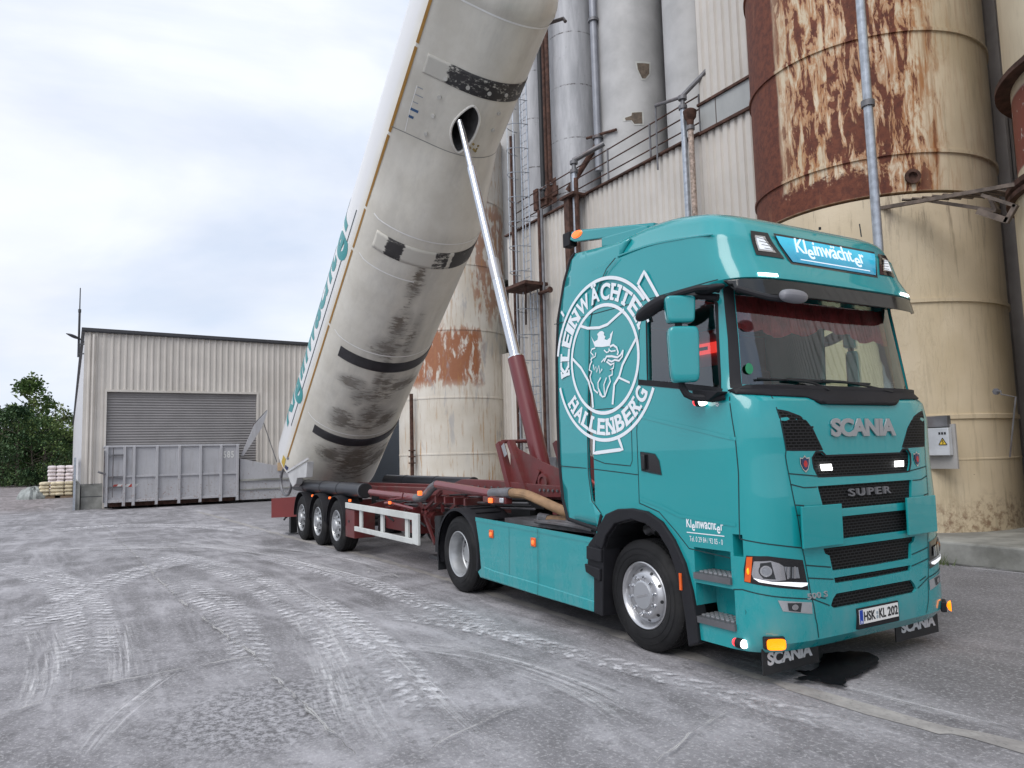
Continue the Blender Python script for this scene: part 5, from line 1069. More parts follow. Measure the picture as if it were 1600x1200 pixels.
# ---- wheels
def tyre(c, sgn, w_=.295, R=.505, name='wheel', treads=True):
    x, y, z = c   # y = outer face
    o = bpy.data.objects.new(name, None); C.objects.link(o); link(o, tr if name == 'wheel' else None, Matrix.Translation(c))
    return o
def wheel(root, c, s, kind, R=.505, w_=.30):
    x, y, z = c; h = lambda d: d   # profile heights measured inwards from the outer face
    prof = [(.300, .035), (.315, .012), (.345, .0), (.42, .004), (.462, .018), (.488, .034), (.503, .058)]
    for i in range(4): a = .058+(w_-.116)*(i+.5)/4; prof += [(.505, a-.026), (.505, a-.006), (.493, a-.004), (.493, a+.004), (.505, a+.006)]
    prof += [(.503, w_-.058), (.488, w_-.034), (.462, w_-.018), (.42, w_-.004), (.345, w_), (.30, w_-.03)]
    wm = MB().lathe(prof, (x, y, z), 'y', 72, sgn=-s).build('wheel', RUB, root, smooth=35)
    m = MB()
    for i in range(60):
        a = 2*pi*i/60; m.beam((x+.497*cos(a), y-s*.05, z+.497*sin(a)), (x+.497*cos(a+.05), y-s*.095, z+.497*sin(a+.05)), .006, .018, (cos(a), 0, sin(a)))
    m.build('shoulder_lugs', RUB, wm, smooth=0)
    m = MB().lathe([(.425, -.0015), (.428, -.003), (.431, -.0015)], (x, y, z), 'y', 60, sgn=-s); m.lathe([(.372, -.001), (.375, -.003), (.378, -.001)], (x, y, z), 'y', 60, sgn=-s); m.build('sidewall_rings', RUB, wm)
    if kind == 'front':
        m = MB().lathe([(.302, .04), (.305, .016), (.297, .010), (.285, .016), (.272, .035), (.262, .06), (.250, .075), (.246, .062), (.206, .020), (.20, .016), (.195, .014), (.140, .014), (.136, .004), (.128, .0), (.0, -.004)], (x, y, z), 'y', 64, sgn=-s); rim = m.build('rim', ALU, wm, smooth=35)
        for i in range(10):
            a = 2*pi*(i+.3)/10; MB().lathe([(.0, -.022), (.010, -.020), (.014, -.008), (.0165, .0), (.0165, .018)], (x+.168*cos(a), y, z+.168*sin(a)), 'y', 10, sgn=-s).build('wheel_nut', CHR, wm)
        m = MB()
        for i in range(10):
            a = 2*pi*i/10+.5; ca, sa = cos(a), sin(a)
            r__ = .226; c_ = Vector((x+r__*ca, y-s*.0385, z+r__*sa)); t1 = Vector((-sa, 0, ca)); t2 = Vector((.69*ca, -s*.72, .69*sa)); m.add([c_+(t1*cos(2*pi*g/12)+t2*sin(2*pi*g/12))*.0165 for g in range(12)], [tuple(range(12))])
        m.build('hand_holes', BM_, wm, smooth=0)
        m = MB().lathe([(.0, -.006), (.118, -.004), (.122, .002)], (x, y, z), 'y', 40, sgn=-s); m.build('hub_cover', GREY, wm)
        MB().beam((x-.075, y+s*.0065, z-.022), (x+.075, y+s*.0065, z+.022), .004, .022).build('hub_mark', ALU, wm, smooth=0)
    elif kind == 'rear':
        m = MB().lathe([(.302, .04), (.306, .014), (.298, .008), (.288, .014), (.280, .05), (.268, .08), (.262, .13), (.258, .19), (.245, .205), (.18, .215), (.14, .218), (.135, .19), (.12, .15), (.0, .145)], (x, y, z), 'y', 64, sgn=-s); rim = m.build('rim', DULL, wm, smooth=35)
        for i in range(10):
            a = 2*pi*(i+.3)/10; MB().lathe([(.0, -.045), (.012, -.045), (.016, -.03), (.016, .0)], (x+.168*cos(a), y-s*.213, z+.168*sin(a)), 'y', 8, sgn=-s).build('wheel_nut', MATS['old_steel'], wm)
        m = MB()
        for i in range(10): a = 2*pi*i/10; m.lathe([(0, 0), (.022, 0), (.022, .01)], (x+.225*cos(a), y-s*.205, z+.225*sin(a)), 'y', 10, sgn=-s)
        m.build('hand_holes', BM_, wm, smooth=0)
    else:
        m = MB().lathe([(.302, .04), (.305, .016), (.295, .010), (.280, .03), (.27, .06), (.262, .062), (.20, .030), (.16, .022), (.13, .02), (.125, -.01), (.115, -.03), (.06, -.035), (.0, -.035)], (x, y, z), 'y', 56, sgn=-s); rim = m.build('rim', DULL, wm, smooth=35)
        m = MB()
        for i in range(10):
            a = 2*pi*(i+.5)/10; c_ = (x+.222*cos(a), y-s*.036, z+.222*sin(a)); mm = MB().lathe([(0, 0), (1, 0)], (0, 0, 0), 'y', 14); ca, sa = cos(a), sin(a)
            mm.map(lambda u, v, w2: (c_[0]+u*.028*ca-w2*.036*sa, c_[1]+s*(.012-.5*(u*.028)), c_[2]+u*.028*sa+w2*.036*ca)); m.add(mm.v, mm.f)
        m.build('hand_holes', BM_, wm, smooth=0)
        for i in range(10):
            a = 2*pi*i/10; MB().lathe([(.0, -.03), (.012, -.028), (.016, .0), (.016, .02)], (x+.165*cos(a), y-s*.012, z+.165*sin(a)), 'y', 8, sgn=-s).build('wheel_nut', DULL, wm)
    return wm
for s in (-1, 1):
    wheel(tr, (-1.46, s*1.20, .505), s, 'front'); wheel(tr, (-5.21, s*1.235, .505), s, 'rear'); wheel(tr, (-5.21, s*.905, .505), s, 'trailer')
    # rear fender
    m = MB().lathe([(.585, .0), (.615, .0), (.625, .02), (.625, .62), (.595, .62), (.595, .03), (.585, .03)], (-5.21, s*1.26, .50), 'y', 30, sgn=-s, a0=radians(-14), a1=radians(196)); m.build('rear_fender', BP, tr, smooth=35)
    m = MB()
    for q in range(7): a = radians(50+14*q); m.beam((-5.21+.63*cos(a), s*1.1, .5+.63*sin(a)), (-5.21+.63*cos(a), s*.72, .5+.63*sin(a)), .05, .02, (cos(a), 0, sin(a)))
    m.build('fender_ribs', BP, tr, smooth=0, bevel=.005)
    MB().box((-5.85, s*1.24, .22), (-5.83, s*.66, .75)).build('rear_mud_flap', BM_, tr, smooth=0)
    # side skirt
    SK = [(-4.647, 1.029), (-3.218, 1.000), (-2.052, 0.967), (-2.084, 0.609), (-2.127, 0.249), (-3.192, 0.260), (-4.541, 0.284), (-4.608, 0.348), (-4.518, 0.399), (-4.556, 0.699)]
    m = MB().prism(SK, s*1.255, s*1.215, 'y'); sk = m.build('side_skirt', TEAL, tr, smooth=0, bevel=.006)
    r_ = ribbon([(-4.630, 1.010), (-3.219, 0.982), (-2.053, 0.952)], .05); r_.map(lambda x, z, h: (x, s*(1.262-.35*0), z)); r_.build('skirt_edge', TEAL, sk, smooth=0, solid=.012)
    m = MB(); LW = [(-4.431, 0.433), (-4.134, 0.413), (-3.184, 0.394), (-2.110, 0.363), (-2.127, 0.255), (-3.191, 0.267), (-4.506, 0.297)]; m.prism(LW, s*1.268, s*1.25, 'y'); m.build('skirt_lower_fold', TEAL, sk, smooth=0, bevel=.012)
    m = MB(); r_ = ribbon([(-3.125, 0.996), (-3.145, 0.392), (-3.165, 0.257)], .006); r_.map(lambda x, z, h: (x, s*1.2695, z)); m.add(r_.v, r_.f); r_ = ribbon([(-3.776, 1.017), (-3.793, 0.394)], .004); r_.map(lambda x, z, h: (x, s*1.2585, z)); m.add(r_.v, r_.f); m.build('skirt_joint', SEAM, sk, smooth=0)
    for (u_, v_) in ((-4.210, 0.855), (-3.227, 0.840)):
        b_ = MB().box((u_-.05, s*1.255, v_-.05), (u_+.05, s*1.272, v_+.05)).build('side_marker', MATS['orange_lens'], sk, bevel=.008)
        MB().lathe([(0, .012), (.022, .008), (.026, 0)], (u_, s*1.272, v_), 'y', 12, sgn=s).build('marker_bulb', ORG, sk)
# ---- frame
m = MB()
for s in (-1, 1): m.box((-6.05, s*.36, .72), (-.6, s*.44, 1.0)); m.box((-4.45, s*.5, .35), (-2.2, s*1.2, .92))
m.box((-5.5, -.9, .40), (-4.9, .9, .62)); m.box((-1.6, -.9, .35), (-1.3, .9, .6)); m.build('frame', BM_, tr, smooth=0, bevel=.01)
MB().box((-4.5, -.9, .95), (-2.1, .9, 1.01)).build('catwalk', MATS['old_steel'], tr, smooth=0)
m = MB().prism([(-5.35, 1.10), (-4.3, 1.10), (-4.3, 1.16), (-4.9, 1.20), (-5.4, 1.14)], -.42, .42, 'y'); m.box((-5.1, -.45, .95), (-4.6, .45, 1.1)); m.build('fifth_wheel', BM_, tr, smooth=0)
m = MB().box((-2.25, -.5, .6), (-1.2, .5, 1.3)); m.box((-2.1, -.95, 1.1), (-2.0, .95, 3.1)); m.build('engine_block', BM_, tr, smooth=0)
m = MB()
for q in range(6): m.tube([(-2.3, -.75+.12*q, 1.6), (-2.7, -.7+.12*q, 1.5), (-3.4, -.4+.1*q, 1.25+.05*(q % 2))], .018, 6, smooth=4)
m.build('air_hoses', BP, tr)
m = MB().tube([(-1.696, -0.900, 1.062), (-1.601, -0.900, 1.093), (-1.530, -0.900, 1.062)], .06, 8); m.build('air_bellow', ALU, tr)
for q in range(5):
    c0 = (-2.25, -.7+.16*q, 1.9); pts = [c0, (-2.6, -.66+.14*q, 1.55), (-3.0, -.5+.12*q, 1.38), (-3.5, -.35+.1*q, 1.5)]; MB().tube(pts, .016, 6, smooth=5).build('coiled_line', [BP, MATS['red_paint'], BP, simple('line_yellow', (.5, .4, .05), .5), BP][q], tr)
m = MB()
for q in range(8): m.tube([(-2.3+.02*q, -1.12+.03*q, 1.03), (-2.9, -1.05+.05*q, 1.04+.02*(q % 3)), (-3.6, -1.0+.08*q, 1.03)], .022, 6, smooth=3)
m.build('cable_bundle', MATS['old_steel'], tr)

# ================================================================== SILO TRAILER
simple('oxide_red', (.135, .026, .026), .42, var=.15, scale=2.5, grime=.75, grimecol=(.10, .06, .05), gscale=4)
simple('ram_red', (.16, .026, .030), .35, var=.08, scale=2, coat=.3)
simple('hose_tan', (.30, .18, .095), .6, var=.2, scale=6)
simple('tube_black', (.022, .024, .030), .42, var=.15)
simple('guard_white', (.58, .60, .58), .45, var=.08, grime=.3, grimecol=(.3, .29, .27))
OX, TB = MATS['oxide_red'], MATS['tube_black']
tl_ = thing('silo_trailer', 'red framed silo trailer with its long dirty white tank tipped up on a chrome ram', 'trailer', (-9, 0, 0))
# ---- chassis
m = MB()
for s in (-1, 1):
    m.prism([(-3.75, 1.42), (-3.75, 1.28), (-5.9, 1.22), (-6.6, 1.02), (-14.6, 1.02), (-14.6, 1.22), (-7.2, 1.30), (-6.5, 1.46), (-5.5, 1.46)], s*.40, s*.52, 'y')
m.build('chassis', OX, tl_, smooth=0, bevel=.008)
for x in (-4.0, -5.6, -6.9, -8.2, -9.6, -10.1, -11.4, -12.7, -14.3): MB().box((x-.05, -.45, 1.05), (x+.05, .45, 1.2)).build('cross_member', OX, tl_, smooth=0)
MB().box((-5.6, -.42, 1.24), (-3.9, .42, 1.27)).build('skid_plate', OX, tl_, smooth=0)
# ram bracket
BR = [(-5.449, -0.450, 2.008), (-5.045, -0.450, 2.007), (-4.824, -0.450, 1.895), (-4.217, -0.450, 1.717), (-3.710, -0.450, 1.596), (-3.684, -0.450, 1.320), (-5.063, -0.450, 1.302)]
for s in (-1, 1):
    m = MB().prism([(x, z) for x, y, z in BR[:]][1:], s*.45, s*.47, 'y'); m.build('ram_bracket', OX, tl_, smooth=0)
    a, b = (-5.303, -0.480, 1.996), (-4.994, -0.480, 1.314); MB().beam((a[0], s*.49, a[2]), (b[0], s*.49, b[2]), .10, .10, (1, 0, 0)).build('bracket_post', OX, tl_, smooth=0)
    a, b = (-4.994, -0.480, 2.006), (-4.571, -0.480, 1.327); MB().beam((a[0], s*.49, a[2]), (b[0], s*.49, b[2]), .10, .07, (1, 0, 0)).build('bracket_post', OX, tl_, smooth=0)
    a, b = (-4.284, -0.480, 1.610), (-4.404, -0.480, 1.432); MB().beam((a[0], s*.49, a[2]), (b[0], s*.49, b[2]), .02, .06, (1, 0, 0)).build('bracket_rib', OX, tl_, smooth=0)
    MB().lathe([(0, .0), (.11, .0), (.11, .03), (.07, .03), (.07, .01), (0, .01)], ((-4.201, -0.500, 1.429)[0], s*.47, 1.46), 'y', 18, sgn=s).build('pivot', OX, tl_)
x, _, z = (-5.128, -0.550, 1.920); MB().beam((x, -.545, z+.05), ((-5.043, -0.550, 1.812)[0], -.545, (-5.043, -0.550, 1.812)[2]), .09, .004, (0, 1, 0)).build('type_plate', simple('type_grey', (.35, .36, .37), .4, metal=.5), tl_, smooth=0)
MB().tube([(-6.108, 0.000, 2.029), ((-6.108, 0.000, 2.029)[0], .5, (-6.108, 0.000, 2.029)[2]), ], .03, 8).build('bracket_bar', OX, tl_)
# ram
r0, r1 = Vector((-4.895, 0.000, 1.437)), Vector((-6.638, -0.300, 7.174)); d = (r1-r0)
def rp(u, v): q = Vector(u); return tuple(r0+d*((q-r0).dot(d)/d.length_squared))
e1, e2, e2b, e3 = rp((-5.616, 0.000, 3.208), 0), rp((-6.047, 0.000, 4.464), 0), rp((-6.198, 0.000, 4.788), 0), rp((-6.882, 0.000, 6.382), 0)
ram = MB().tube([tuple(r0), e1], .128, 24).build('ram', MATS['ram_red'], tl_)
MB().tube([tuple(Vector(e1)+d*.001), tuple(Vector(e1)+d*.004)], .122, 24).build('ram_collar', CHR, ram)
SR = simple('satin_chrome', (.62, .64, .68), .10, metal=1., var=.05)
MB().tube([e1, e2], .088, 24).build('ram_stage', SR, ram); MB().tube([e2, e2b], .090, 24).build('ram_sleeve', simple('sleeve_grey', (.5, .5, .52), .3, metal=.6), ram); MB().tube([e2b, e3], .070, 24).build('ram_stage', SR, ram); MB().tube([e3, tuple(r1+d*.04)], .052, 20).build('ram_stage', SR, ram)
# pipes and hoses
def PT(*a): return [tuple(q) for q in a]
for s in (-1, 1):
    F_ = lambda P_: [(x, s*abs(y), z) for x, y, z in P_]
    MB().tube(F_([(-6.359, -1.000, 1.404), (-4.658, -1.000, 1.320)]), .062, 12).build('blower_pipe', MATS['ram_red'], tl_); MB().tube(F_([(-9.267, -1.000, 1.199), (-7.175, -1.000, 1.172)]), .062, 12).build('blower_pipe', MATS['ram_red'], tl_)
    MB().tube(F_([(-7.175, -1.000, 1.172), (-6.970, -1.000, 1.179), (-6.719, -1.000, 1.258), (-6.572, -1.000, 1.340), (-6.359, -1.000, 1.404)]), .066, 12, smooth=3).build('hose_link', MATS['old_steel'], tl_)
    if s < 0:
        MB().tube([(-4.172, -1.000, 1.348), (-3.938, -1.000, 1.347), (-3.729, -1.000, 1.331), (-3.351, -1.000, 1.255), (-3.023, -0.950, 1.167), (-2.976, -0.800, 1.117)], .058, 12, smooth=4).build('tan_hose', MATS['hose_tan'], tl_)
        MB().tube([(-4.658, -1.000, 1.324), (-4.125, -1.000, 1.349)], .068, 12).build('hose_clamp', MATS['old_steel'], tl_)
        MB().tube([(-3.558, -0.900, 1.052), (-2.962, -0.900, 1.068)], .05, 10).build('tan_hose', MATS['hose_tan'], tl_); MB().tube([(-3.631, -0.900, 0.995), (-3.627, -0.900, 1.071), (-3.446, -0.900, 1.059)], .055, 10).build('hose_clamp', MATS['old_steel'], tl_)
        MB().tube([(-8.285, -1.100, 1.048), (-7.984, -1.100, 1.061), (-7.022, -1.100, 1.013)], .025, 8).build('thin_pipe', MATS['ram_red'], tl_); MB().tube([(-8.285, -1.100, 1.048), (-8.041, -1.100, 1.123), (-7.524, -1.100, 1.164), (-7.466, -1.100, 1.249)], .012, 6).build('thin_pipe', MATS['ram_red'], tl_)
    # tool tubes
    x0 = -14.55 if s < 0 else -13.65; x1 = -9.58 if s < 0 else -9.0; z_ = 1.215 if s < 0 else 1.26
    t_ = MB().tube([(x0, s*1.0, z_), (x1, s*1.0, z_)], .140, 28).build('hose_tube', TB, tl_)
    for xx in ([-13.6, -12.2, -11.0] if s < 0 else [-12.4, -10.7]): MB().tube([(xx-.02, s*1.0, z_), (xx+.02, s*1.0, z_)], .146, 28).build('strap', BM_, t_)
    MB().tube([(x1-.05, s*1.0, z_), (x1-.02, s*1.0, z_)], .147, 28).build('cap_ring', MATS['old_steel'], t_)
    MB().tube([(x1, s*1.0, z_), (x1+.015, s*1.0, z_)], .128, 28).build('end_cap', BM_, t_)
# lamp box, brackets and struts on the front of the frame
a = (-4.815, -1.050, 1.288); b = (-4.206, -1.050, 1.205)
MB().box((a[0], -1.05, b[2]), (b[0], -.95, a[2])).build('lamp_box', OX, tl_, smooth=0, bevel=.01)
for q, mt, nm in (((-4.578, -1.070, 1.239), ORG, 'side_marker'), ((-4.282, -1.070, 1.251), simple('clear_lens', (.6, .62, .65), .15, metal=.4), 'position_lamp')):
    MB().box((q[0]-.05, -1.075, q[2]-.032), (q[0]+.05, -1.05, q[2]+.032)).build(nm, mt, tl_, bevel=.01)
q = (-6.719, -1.000, 1.268); MB().box((q[0]-.035, -1.16, q[2]-.035), (q[0]+.035, -1.10, q[2]+.035)).build('side_marker', ORG, tl_, bevel=.01)
q = (-7.943, -1.150, 1.071); MB().box((q[0]-.03, -1.17, q[2]-.025), (q[0]+.03, -1.13, q[2]+.025)).build('side_marker', ORG, tl_, bevel=.01)
for uv in (((-7.411, -0.900, 1.137), (-6.957, -0.900, 0.934)), ((-6.418, -0.900, 1.291), (-7.158, -0.900, 0.943)), ((-6.405, -0.800, 1.219), (-7.182, -0.800, 0.936)), ((-5.952, -0.700, 1.277), (-6.509, -0.700, 1.005)), ((-7.386, -0.800, 0.977), (-6.904, -0.800, 0.452)), ((-6.852, -0.700, 1.148), (-6.813, -0.700, 0.949)), ((-7.035, -0.500, 1.182), (-7.048, -0.500, 0.873))):
    MB().beam(uv[0], uv[1], .04, .05).build('brace', OX, tl_, smooth=0)
for i in range(5): x = -6.9+.33*i; MB().box((x, -.95, 1.12), (x+.05, .95, 1.22)).build('outrigger', OX, tl_, smooth=0)
for x in (-9.3, -8.4, -7.5): MB().prism([(-.45, 1.1), (-1.1, .95), (-1.1, .88), (-.45, .82)], x, x+.04, 'x').build('outrigger', OX, tl_, smooth=0); MB().prism([(.45, 1.1), (1.1, .95), (1.1, .88), (.45, .82)], x, x+.04, 'x').build('outrigger', OX, tl_, smooth=0)
m = MB(); m.box((-9.1, -.8, .55), (-7.6, -.3, .95)); m.box((-8.8, .2, .5), (-7.2, .8, .95)); m.tube([(-9.2, -.55, .78), (-7.3, -.55, .78)], .15, 16); m.build('air_tank', OX, tl_, smooth=30)
for q in range(6):
    yy = -.62-.05*(q % 3); zz = 1.12+.04*q; MB().tube([(-4.2, yy, zz), (-5.6, yy-.03, zz-.05), (-6.8, yy+.02, zz-.12), (-8.4, yy, zz-.16-.02*q), (-9.9, yy+.05, 1.0)], .014, 5, smooth=4).build('air_line', BM_ if q % 2 else MATS['old_steel'], tl_)
for (x, y_, z_, a_, b_, c_) in ((-6.1, -.7, .95, .3, .2, .2), (-7.0, -.62, .98, .25, .2, .15), (-8.9, -.75, 1.0, .3, .25, .16), (-9.35, -.85, .72, .3, .2, .25), (-5.6, -.62, 1.05, .2, .15, .12)):
    MB().box((x, y_, z_-c_), (x+a_, y_+b_, z_)).build('valve_block', BM_, tl_, bevel=.015)
for x in (-9.0, -8.2, -7.6): MB().tube([(x, -.6, 1.1), (x+.1, -.85, .85), (x+.35, -.8, .7)], .02, 6, smooth=4).build('air_line', BM_, tl_)
for i in range(16):
    x = -6.9+.2*i if i < 10 else -4.2+.1*(i-10); MB().tube([(x, -.53, 1.36), (x, -.545, 1.36)], .018, 6).build('bolt', MATS['old_steel'], tl_)
# landing legs
for s in (-1, 1):
    q0 = (-6.371, -0.950, 0.931); q1 = (-6.347, -0.950, 0.401)
    lg_ = MB().tube([(q0[0], s*.95, q0[2]), (q0[0], s*.95, q1[2])], .085, 16).build('landing_leg', BM_, tl_)
    m = MB().box((q0[0]-.14, s*.83, q1[2]-.10), (q0[0]+.14, s*1.07, q1[2]-.05)); m.tube([(q0[0], s*.95, q1[2]-.06), (q0[0], s*.95, q1[2]+.05)], .05, 10); m.build('foot', BM_, lg_, smooth=0)
    MB().tube([(q0[0]-.4, s*.85, .85), (q0[0], s*.95, .5)], .02, 6).build('leg_stay', BM_, lg_)
# side guard
for s in (-1, 1):
    gd = MB();
    gd.prism([(-10.08, .99), (-6.57, .965), (-6.57, .49), (-6.80, .50), (-6.80, .86), (-10.08, .885)], s*1.235, s*1.19, 'y')
    gd.prism([(-9.55, .575), (-6.80, .575), (-6.80, .49), (-9.55, .49)], s*1.235, s*1.19, 'y'); g_ = gd.build('side_guard', MATS['guard_white'], tl_, smooth=0, bevel=.008)
    for x in (-9.40, -8.30, -7.20): MB().box((x, s*1.185, .57), (x+.13, s*1.155, .89)).build('guard_post', MATS['guard_white'], g_, smooth=0)
    MB().box((-10.14, s*1.21, .34), (-9.62, s*.80, .86)).build('tool_box', OX, tl_, bevel=.01)
    MB().box((-9.95, s*1.22, .62), (-9.9, s*1.21, .66)).build('box_latch', BM_, tl_, smooth=0)
# rear panel swung out, stand leg, rear beam
h0 = (-14.003, -1.120, 0.954); h1 = (-14.001, -1.120, 0.487); o0 = (-14.750, -1.578, 0.904); o1 = (-14.750, -1.576, 0.442)
m = MB(); m.add([h0, o0, o1, h1], [(0, 1, 2, 3)]); m.build('rear_board', simple('board_red', (.16, .024, .022), .5, var=.06), tl_, smooth=0, solid=.03)
q = (-14.960, -1.000, 0.029); MB().box((q[0]-.08, -1.08, .04), (q[0]+.08, -.92, .62)).build('rear_stand', BM_, tl_, smooth=0); MB().box((q[0]-.16, -1.15, .0), (q[0]+.16, -.85, .03)).build('stand_foot', MATS['old_steel'], tl_, smooth=0)
MB().tube([(-14.940, -1.100, 0.446), (-14.435, -1.300, 0.458), (-14.625, -1.300, 0.385)], .025, 6).build('rear_hook', BM_, tl_)
MB().box((-14.7, -1.15, .62), (-14.5, 1.15, .78)).build('rear_beam', OX, tl_, smooth=0)
# hose loop at the tail
cc = Vector((-15.689, -1.000, 1.282)); m = MB()
m.tube([tuple(cc+Vector((.55*cos(a), .0, .36*sin(a)))) for a in [radians(40+q*15) for q in range(22)]], .035, 8, smooth=2); m.build('tail_hose', MATS['old_steel'], tl_)
m = MB(); m.tube([(-14.4, -.8, 1.05), (-14.9, -.5, .95), (-15.0, .4, .95)], .09, 10, smooth=3); m.build('discharge_pipe', MATS['old_steel'], tl_)
# axles, wheels, wheel covers
for i in range(3):
    x = -10.72-1.31*i; MB().tube([(x, -1.0, .505), (x, 1.0, .505)], .065, 12).build('axle', BM_, tl_)
    for s in (-1, 1):
        wheel(tl_, (x, s*1.225, .505), s, 'trailer', w_=.36)
        m = MB().lathe([(.555, .0), (.575, .0), (.58, .02), (.58, .40), (.56, .40), (.56, .025), (.555, .02)], (x, s*1.25, .52), 'y', 24, sgn=-s, a0=radians(2), a1=radians(178)); mg = m.build('mudguard', BP, tl_, smooth=35)
        MB().lathe([(0, .0), (.13, .0), (.13, .2), (0, .2)], (x+.45, s*.5, .9), 'z', 12).build('air_spring', RUB, tl_)
    MB().box((x+.62, -1.16, 1.0), (x+.66, -1.12, 1.045)).build('side_marker', ORG, tl_, smooth=0)
# ---- tank
TM = Matrix(((cos(0.665700), 0, sin(0.665700), -8.500132), (0, -1, 0, 0), (sin(0.665700), 0, -cos(0.665700), 7.251008), (0, 0, 0, 1)))   # local: x along the tank, y kerb side, z down
def tk(s, phi, off=0):       # local coordinates
    r = tank_r(phi, s)+off; a = radians(phi); return (s, r*sin(a), r*cos(a))
k = NT('tank_skin'); P = k.co('Object'); x, y, z = k.sep(P)[:3]
dn = k.noise(k.co('Object', scale=(1.0, 1.0, 1.0)), 1.6, 6, .65); f = k.noise(k.co('Object', scale=(3.2, .8, .8)), 4.5, 8, .72, .5); fine = k.noise(k.co('Object', scale=(5, .6, .6)), 9, 8, .8)
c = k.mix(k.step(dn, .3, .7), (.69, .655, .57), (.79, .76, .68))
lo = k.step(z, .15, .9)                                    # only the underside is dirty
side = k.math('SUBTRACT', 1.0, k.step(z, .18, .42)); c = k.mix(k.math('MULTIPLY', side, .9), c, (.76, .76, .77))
def blob(sx, sy, rx, ry):
    dx = k.math('DIVIDE', k.math('SUBTRACT', x, sx), rx); dy = k.math('DIVIDE', k.math('SUBTRACT', y, sy), ry)
    return k.math('SUBTRACT', 1.0, k.math('SQRT', k.math('ADD', k.math('MULTIPLY', dx, dx), k.math('MULTIPLY', dy, dy))), clamp=True)
acc = None
BL = [(-1.57, 0.12, 0.29, 0.14, 1.0), (-1.78, 0.12, 0.41, 0.19, 0.8), (-2.18, 0.12, 0.56, 0.1, 0.5), (-2.87, 0.11, 0.45, 0.24, 0.9), (-3.51, 0.17, 0.34, 0.38, 0.8), (-3.31, -0.24, 0.9, 0.21, 0.6), (-4.56, -0.09, 0.35, 0.24, 0.8), (-4.7, 0.6, 0.2, 0.3, 1.0), (-4.65, -0.5, 0.21, 0.51, 0.9), (-5.05, 0.4, 0.32, 0.26, 0.6), (-4.97, 0.07, 0.35, 0.61, 0.6), (-5.61, -0.03, 0.49, 0.37, 0.8), (-5.86, 0.55, 0.34, 0.28, 1.0), (-5.79, -0.41, 0.3, 0.32, 1.0), (-6.02, 0.16, 0.24, 0.6, 0.7), (-7.12, 0.55, 0.29, 0.33, 1.0), (-7.24, -0.08, 0.9, 0.63, 0.95), (-7.35, -0.73, 0.42, 0.91, 0.9), (-4.36, 0.09, 0.9, 0.16, 0.7)]
for (sx, sy, rx, ry, am) in BL:
    b = k.math('MULTIPLY', blob(sx, sy, rx*1.45, ry*1.35), am); acc = b if acc is None else k.math('MAXIMUM', acc, b)
drt = k.step(k.math('ADD', acc, k.math('MULTIPLY', k.math('SUBTRACT', f, .5), 2.3)), .30, .75)
drt = k.math('MULTIPLY', drt, k.step(acc, .02, .25))
c = k.mix(k.math('MULTIPLY', drt, .88), c, k.mix(fine, (.06, .042, .028), (.17, .125, .085)))
hz = k.math('MULTIPLY', k.step(acc, .0, .5), .6); c = k.mix(k.math('MULTIPLY', hz, k.step(dn, .3, .6)), c, (.26, .245, .22))
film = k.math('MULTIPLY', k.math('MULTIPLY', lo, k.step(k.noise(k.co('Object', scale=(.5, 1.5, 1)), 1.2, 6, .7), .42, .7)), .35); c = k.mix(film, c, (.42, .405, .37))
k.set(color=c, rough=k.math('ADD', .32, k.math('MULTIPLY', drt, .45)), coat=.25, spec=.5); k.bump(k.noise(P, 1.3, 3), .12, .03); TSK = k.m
SS_ = [-8.62, -8.6]+[-8.4+.35*i for i in range(21)]+[-.75, -.5, -.25, 0, .25, .5, .75, .88, .92, 1.1]+[1.35+.35*i for i in range(6)]+[3.2, 3.26, 3.30, 3.38, 3.5, 3.62, 3.74, 3.84, 3.93, 4.0, 4.06, 4.11, 4.15, 4.175, 4.187]
m = MB(); NP = 96
for s_ in SS_:
    for q in range(NP):
        ph = -180+360*q/NP; p_ = tk(s_, ph);
        if s_ == -8.62: p_ = (p_[0], p_[1]*.9, p_[2]*.9)
        # rear end cut back towards the roof
        if s_ <= -7.4: p_ = (p_[0]+max(0, (-7.4-s_))*.35*max(0, (-p_[2]/1.29)), p_[1], p_[2])
        m.v.append(p_)
NR = len(SS_)
m.f = [(j*NP+i, j*NP+(i+1) % NP, (j+1)*NP+(i+1) % NP, (j+1)*NP+i) for j in range(NR-1) for i in range(NP)]+[tuple(range(NP)), tuple((NR-1)*NP+i for i in range(NP))[::-1]]; m.mi = [0]*len(m.f)
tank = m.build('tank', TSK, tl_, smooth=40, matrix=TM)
HO = [(1.80, 8.89), (1.72, 15.17), (1.49, 21.67), (1.30, 22.54), (1.13, 19.02), (0.97, 11.46), (0.96, 4.99), (1.22, -2.39), (1.51, -2.80), (1.68, 0.78)]
HS = []
for i in range(len(HO)):
    a, b, c_, d_ = [Vector(HO[(i+k_-1) % len(HO)]) for k_ in range(4)]
    for t in (0, .2, .4, .6, .8): HS.append(tuple(.5*((2*b)+(c_-a)*t+(2*a-5*b+4*c_-d_)*t*t+(3*b-a-3*c_+d_)*t*t*t)))
HO = HS
mc = MB(); n_ = len(HO); vs = []
for s_, ph in HO: a = radians(ph); vs += [TM @ Vector((s_, 1.6*sin(a), 1.6*cos(a)))]
for s_, ph in HO: a = radians(ph); vs += [TM @ Vector((s_, .15*sin(a), .15*cos(a)))]
mc.add(vs, [tuple(range(n_)), tuple(range(n_, 2*n_))[::-1]]+[(i, n_+i, n_+(i+1) % n_, (i+1) % n_) for i in range(n_)])
apply_bool(tank, [mc.build('cutter', TSK, smooth=0)])
DK = simple('pocket_dark', (.10, .10, .10), .7, var=.3, scale=6)
cs_, cp_ = sum(q[0] for q in HO)/n_, sum(q[1] for q in HO)/n_
m = MB(); vs = []
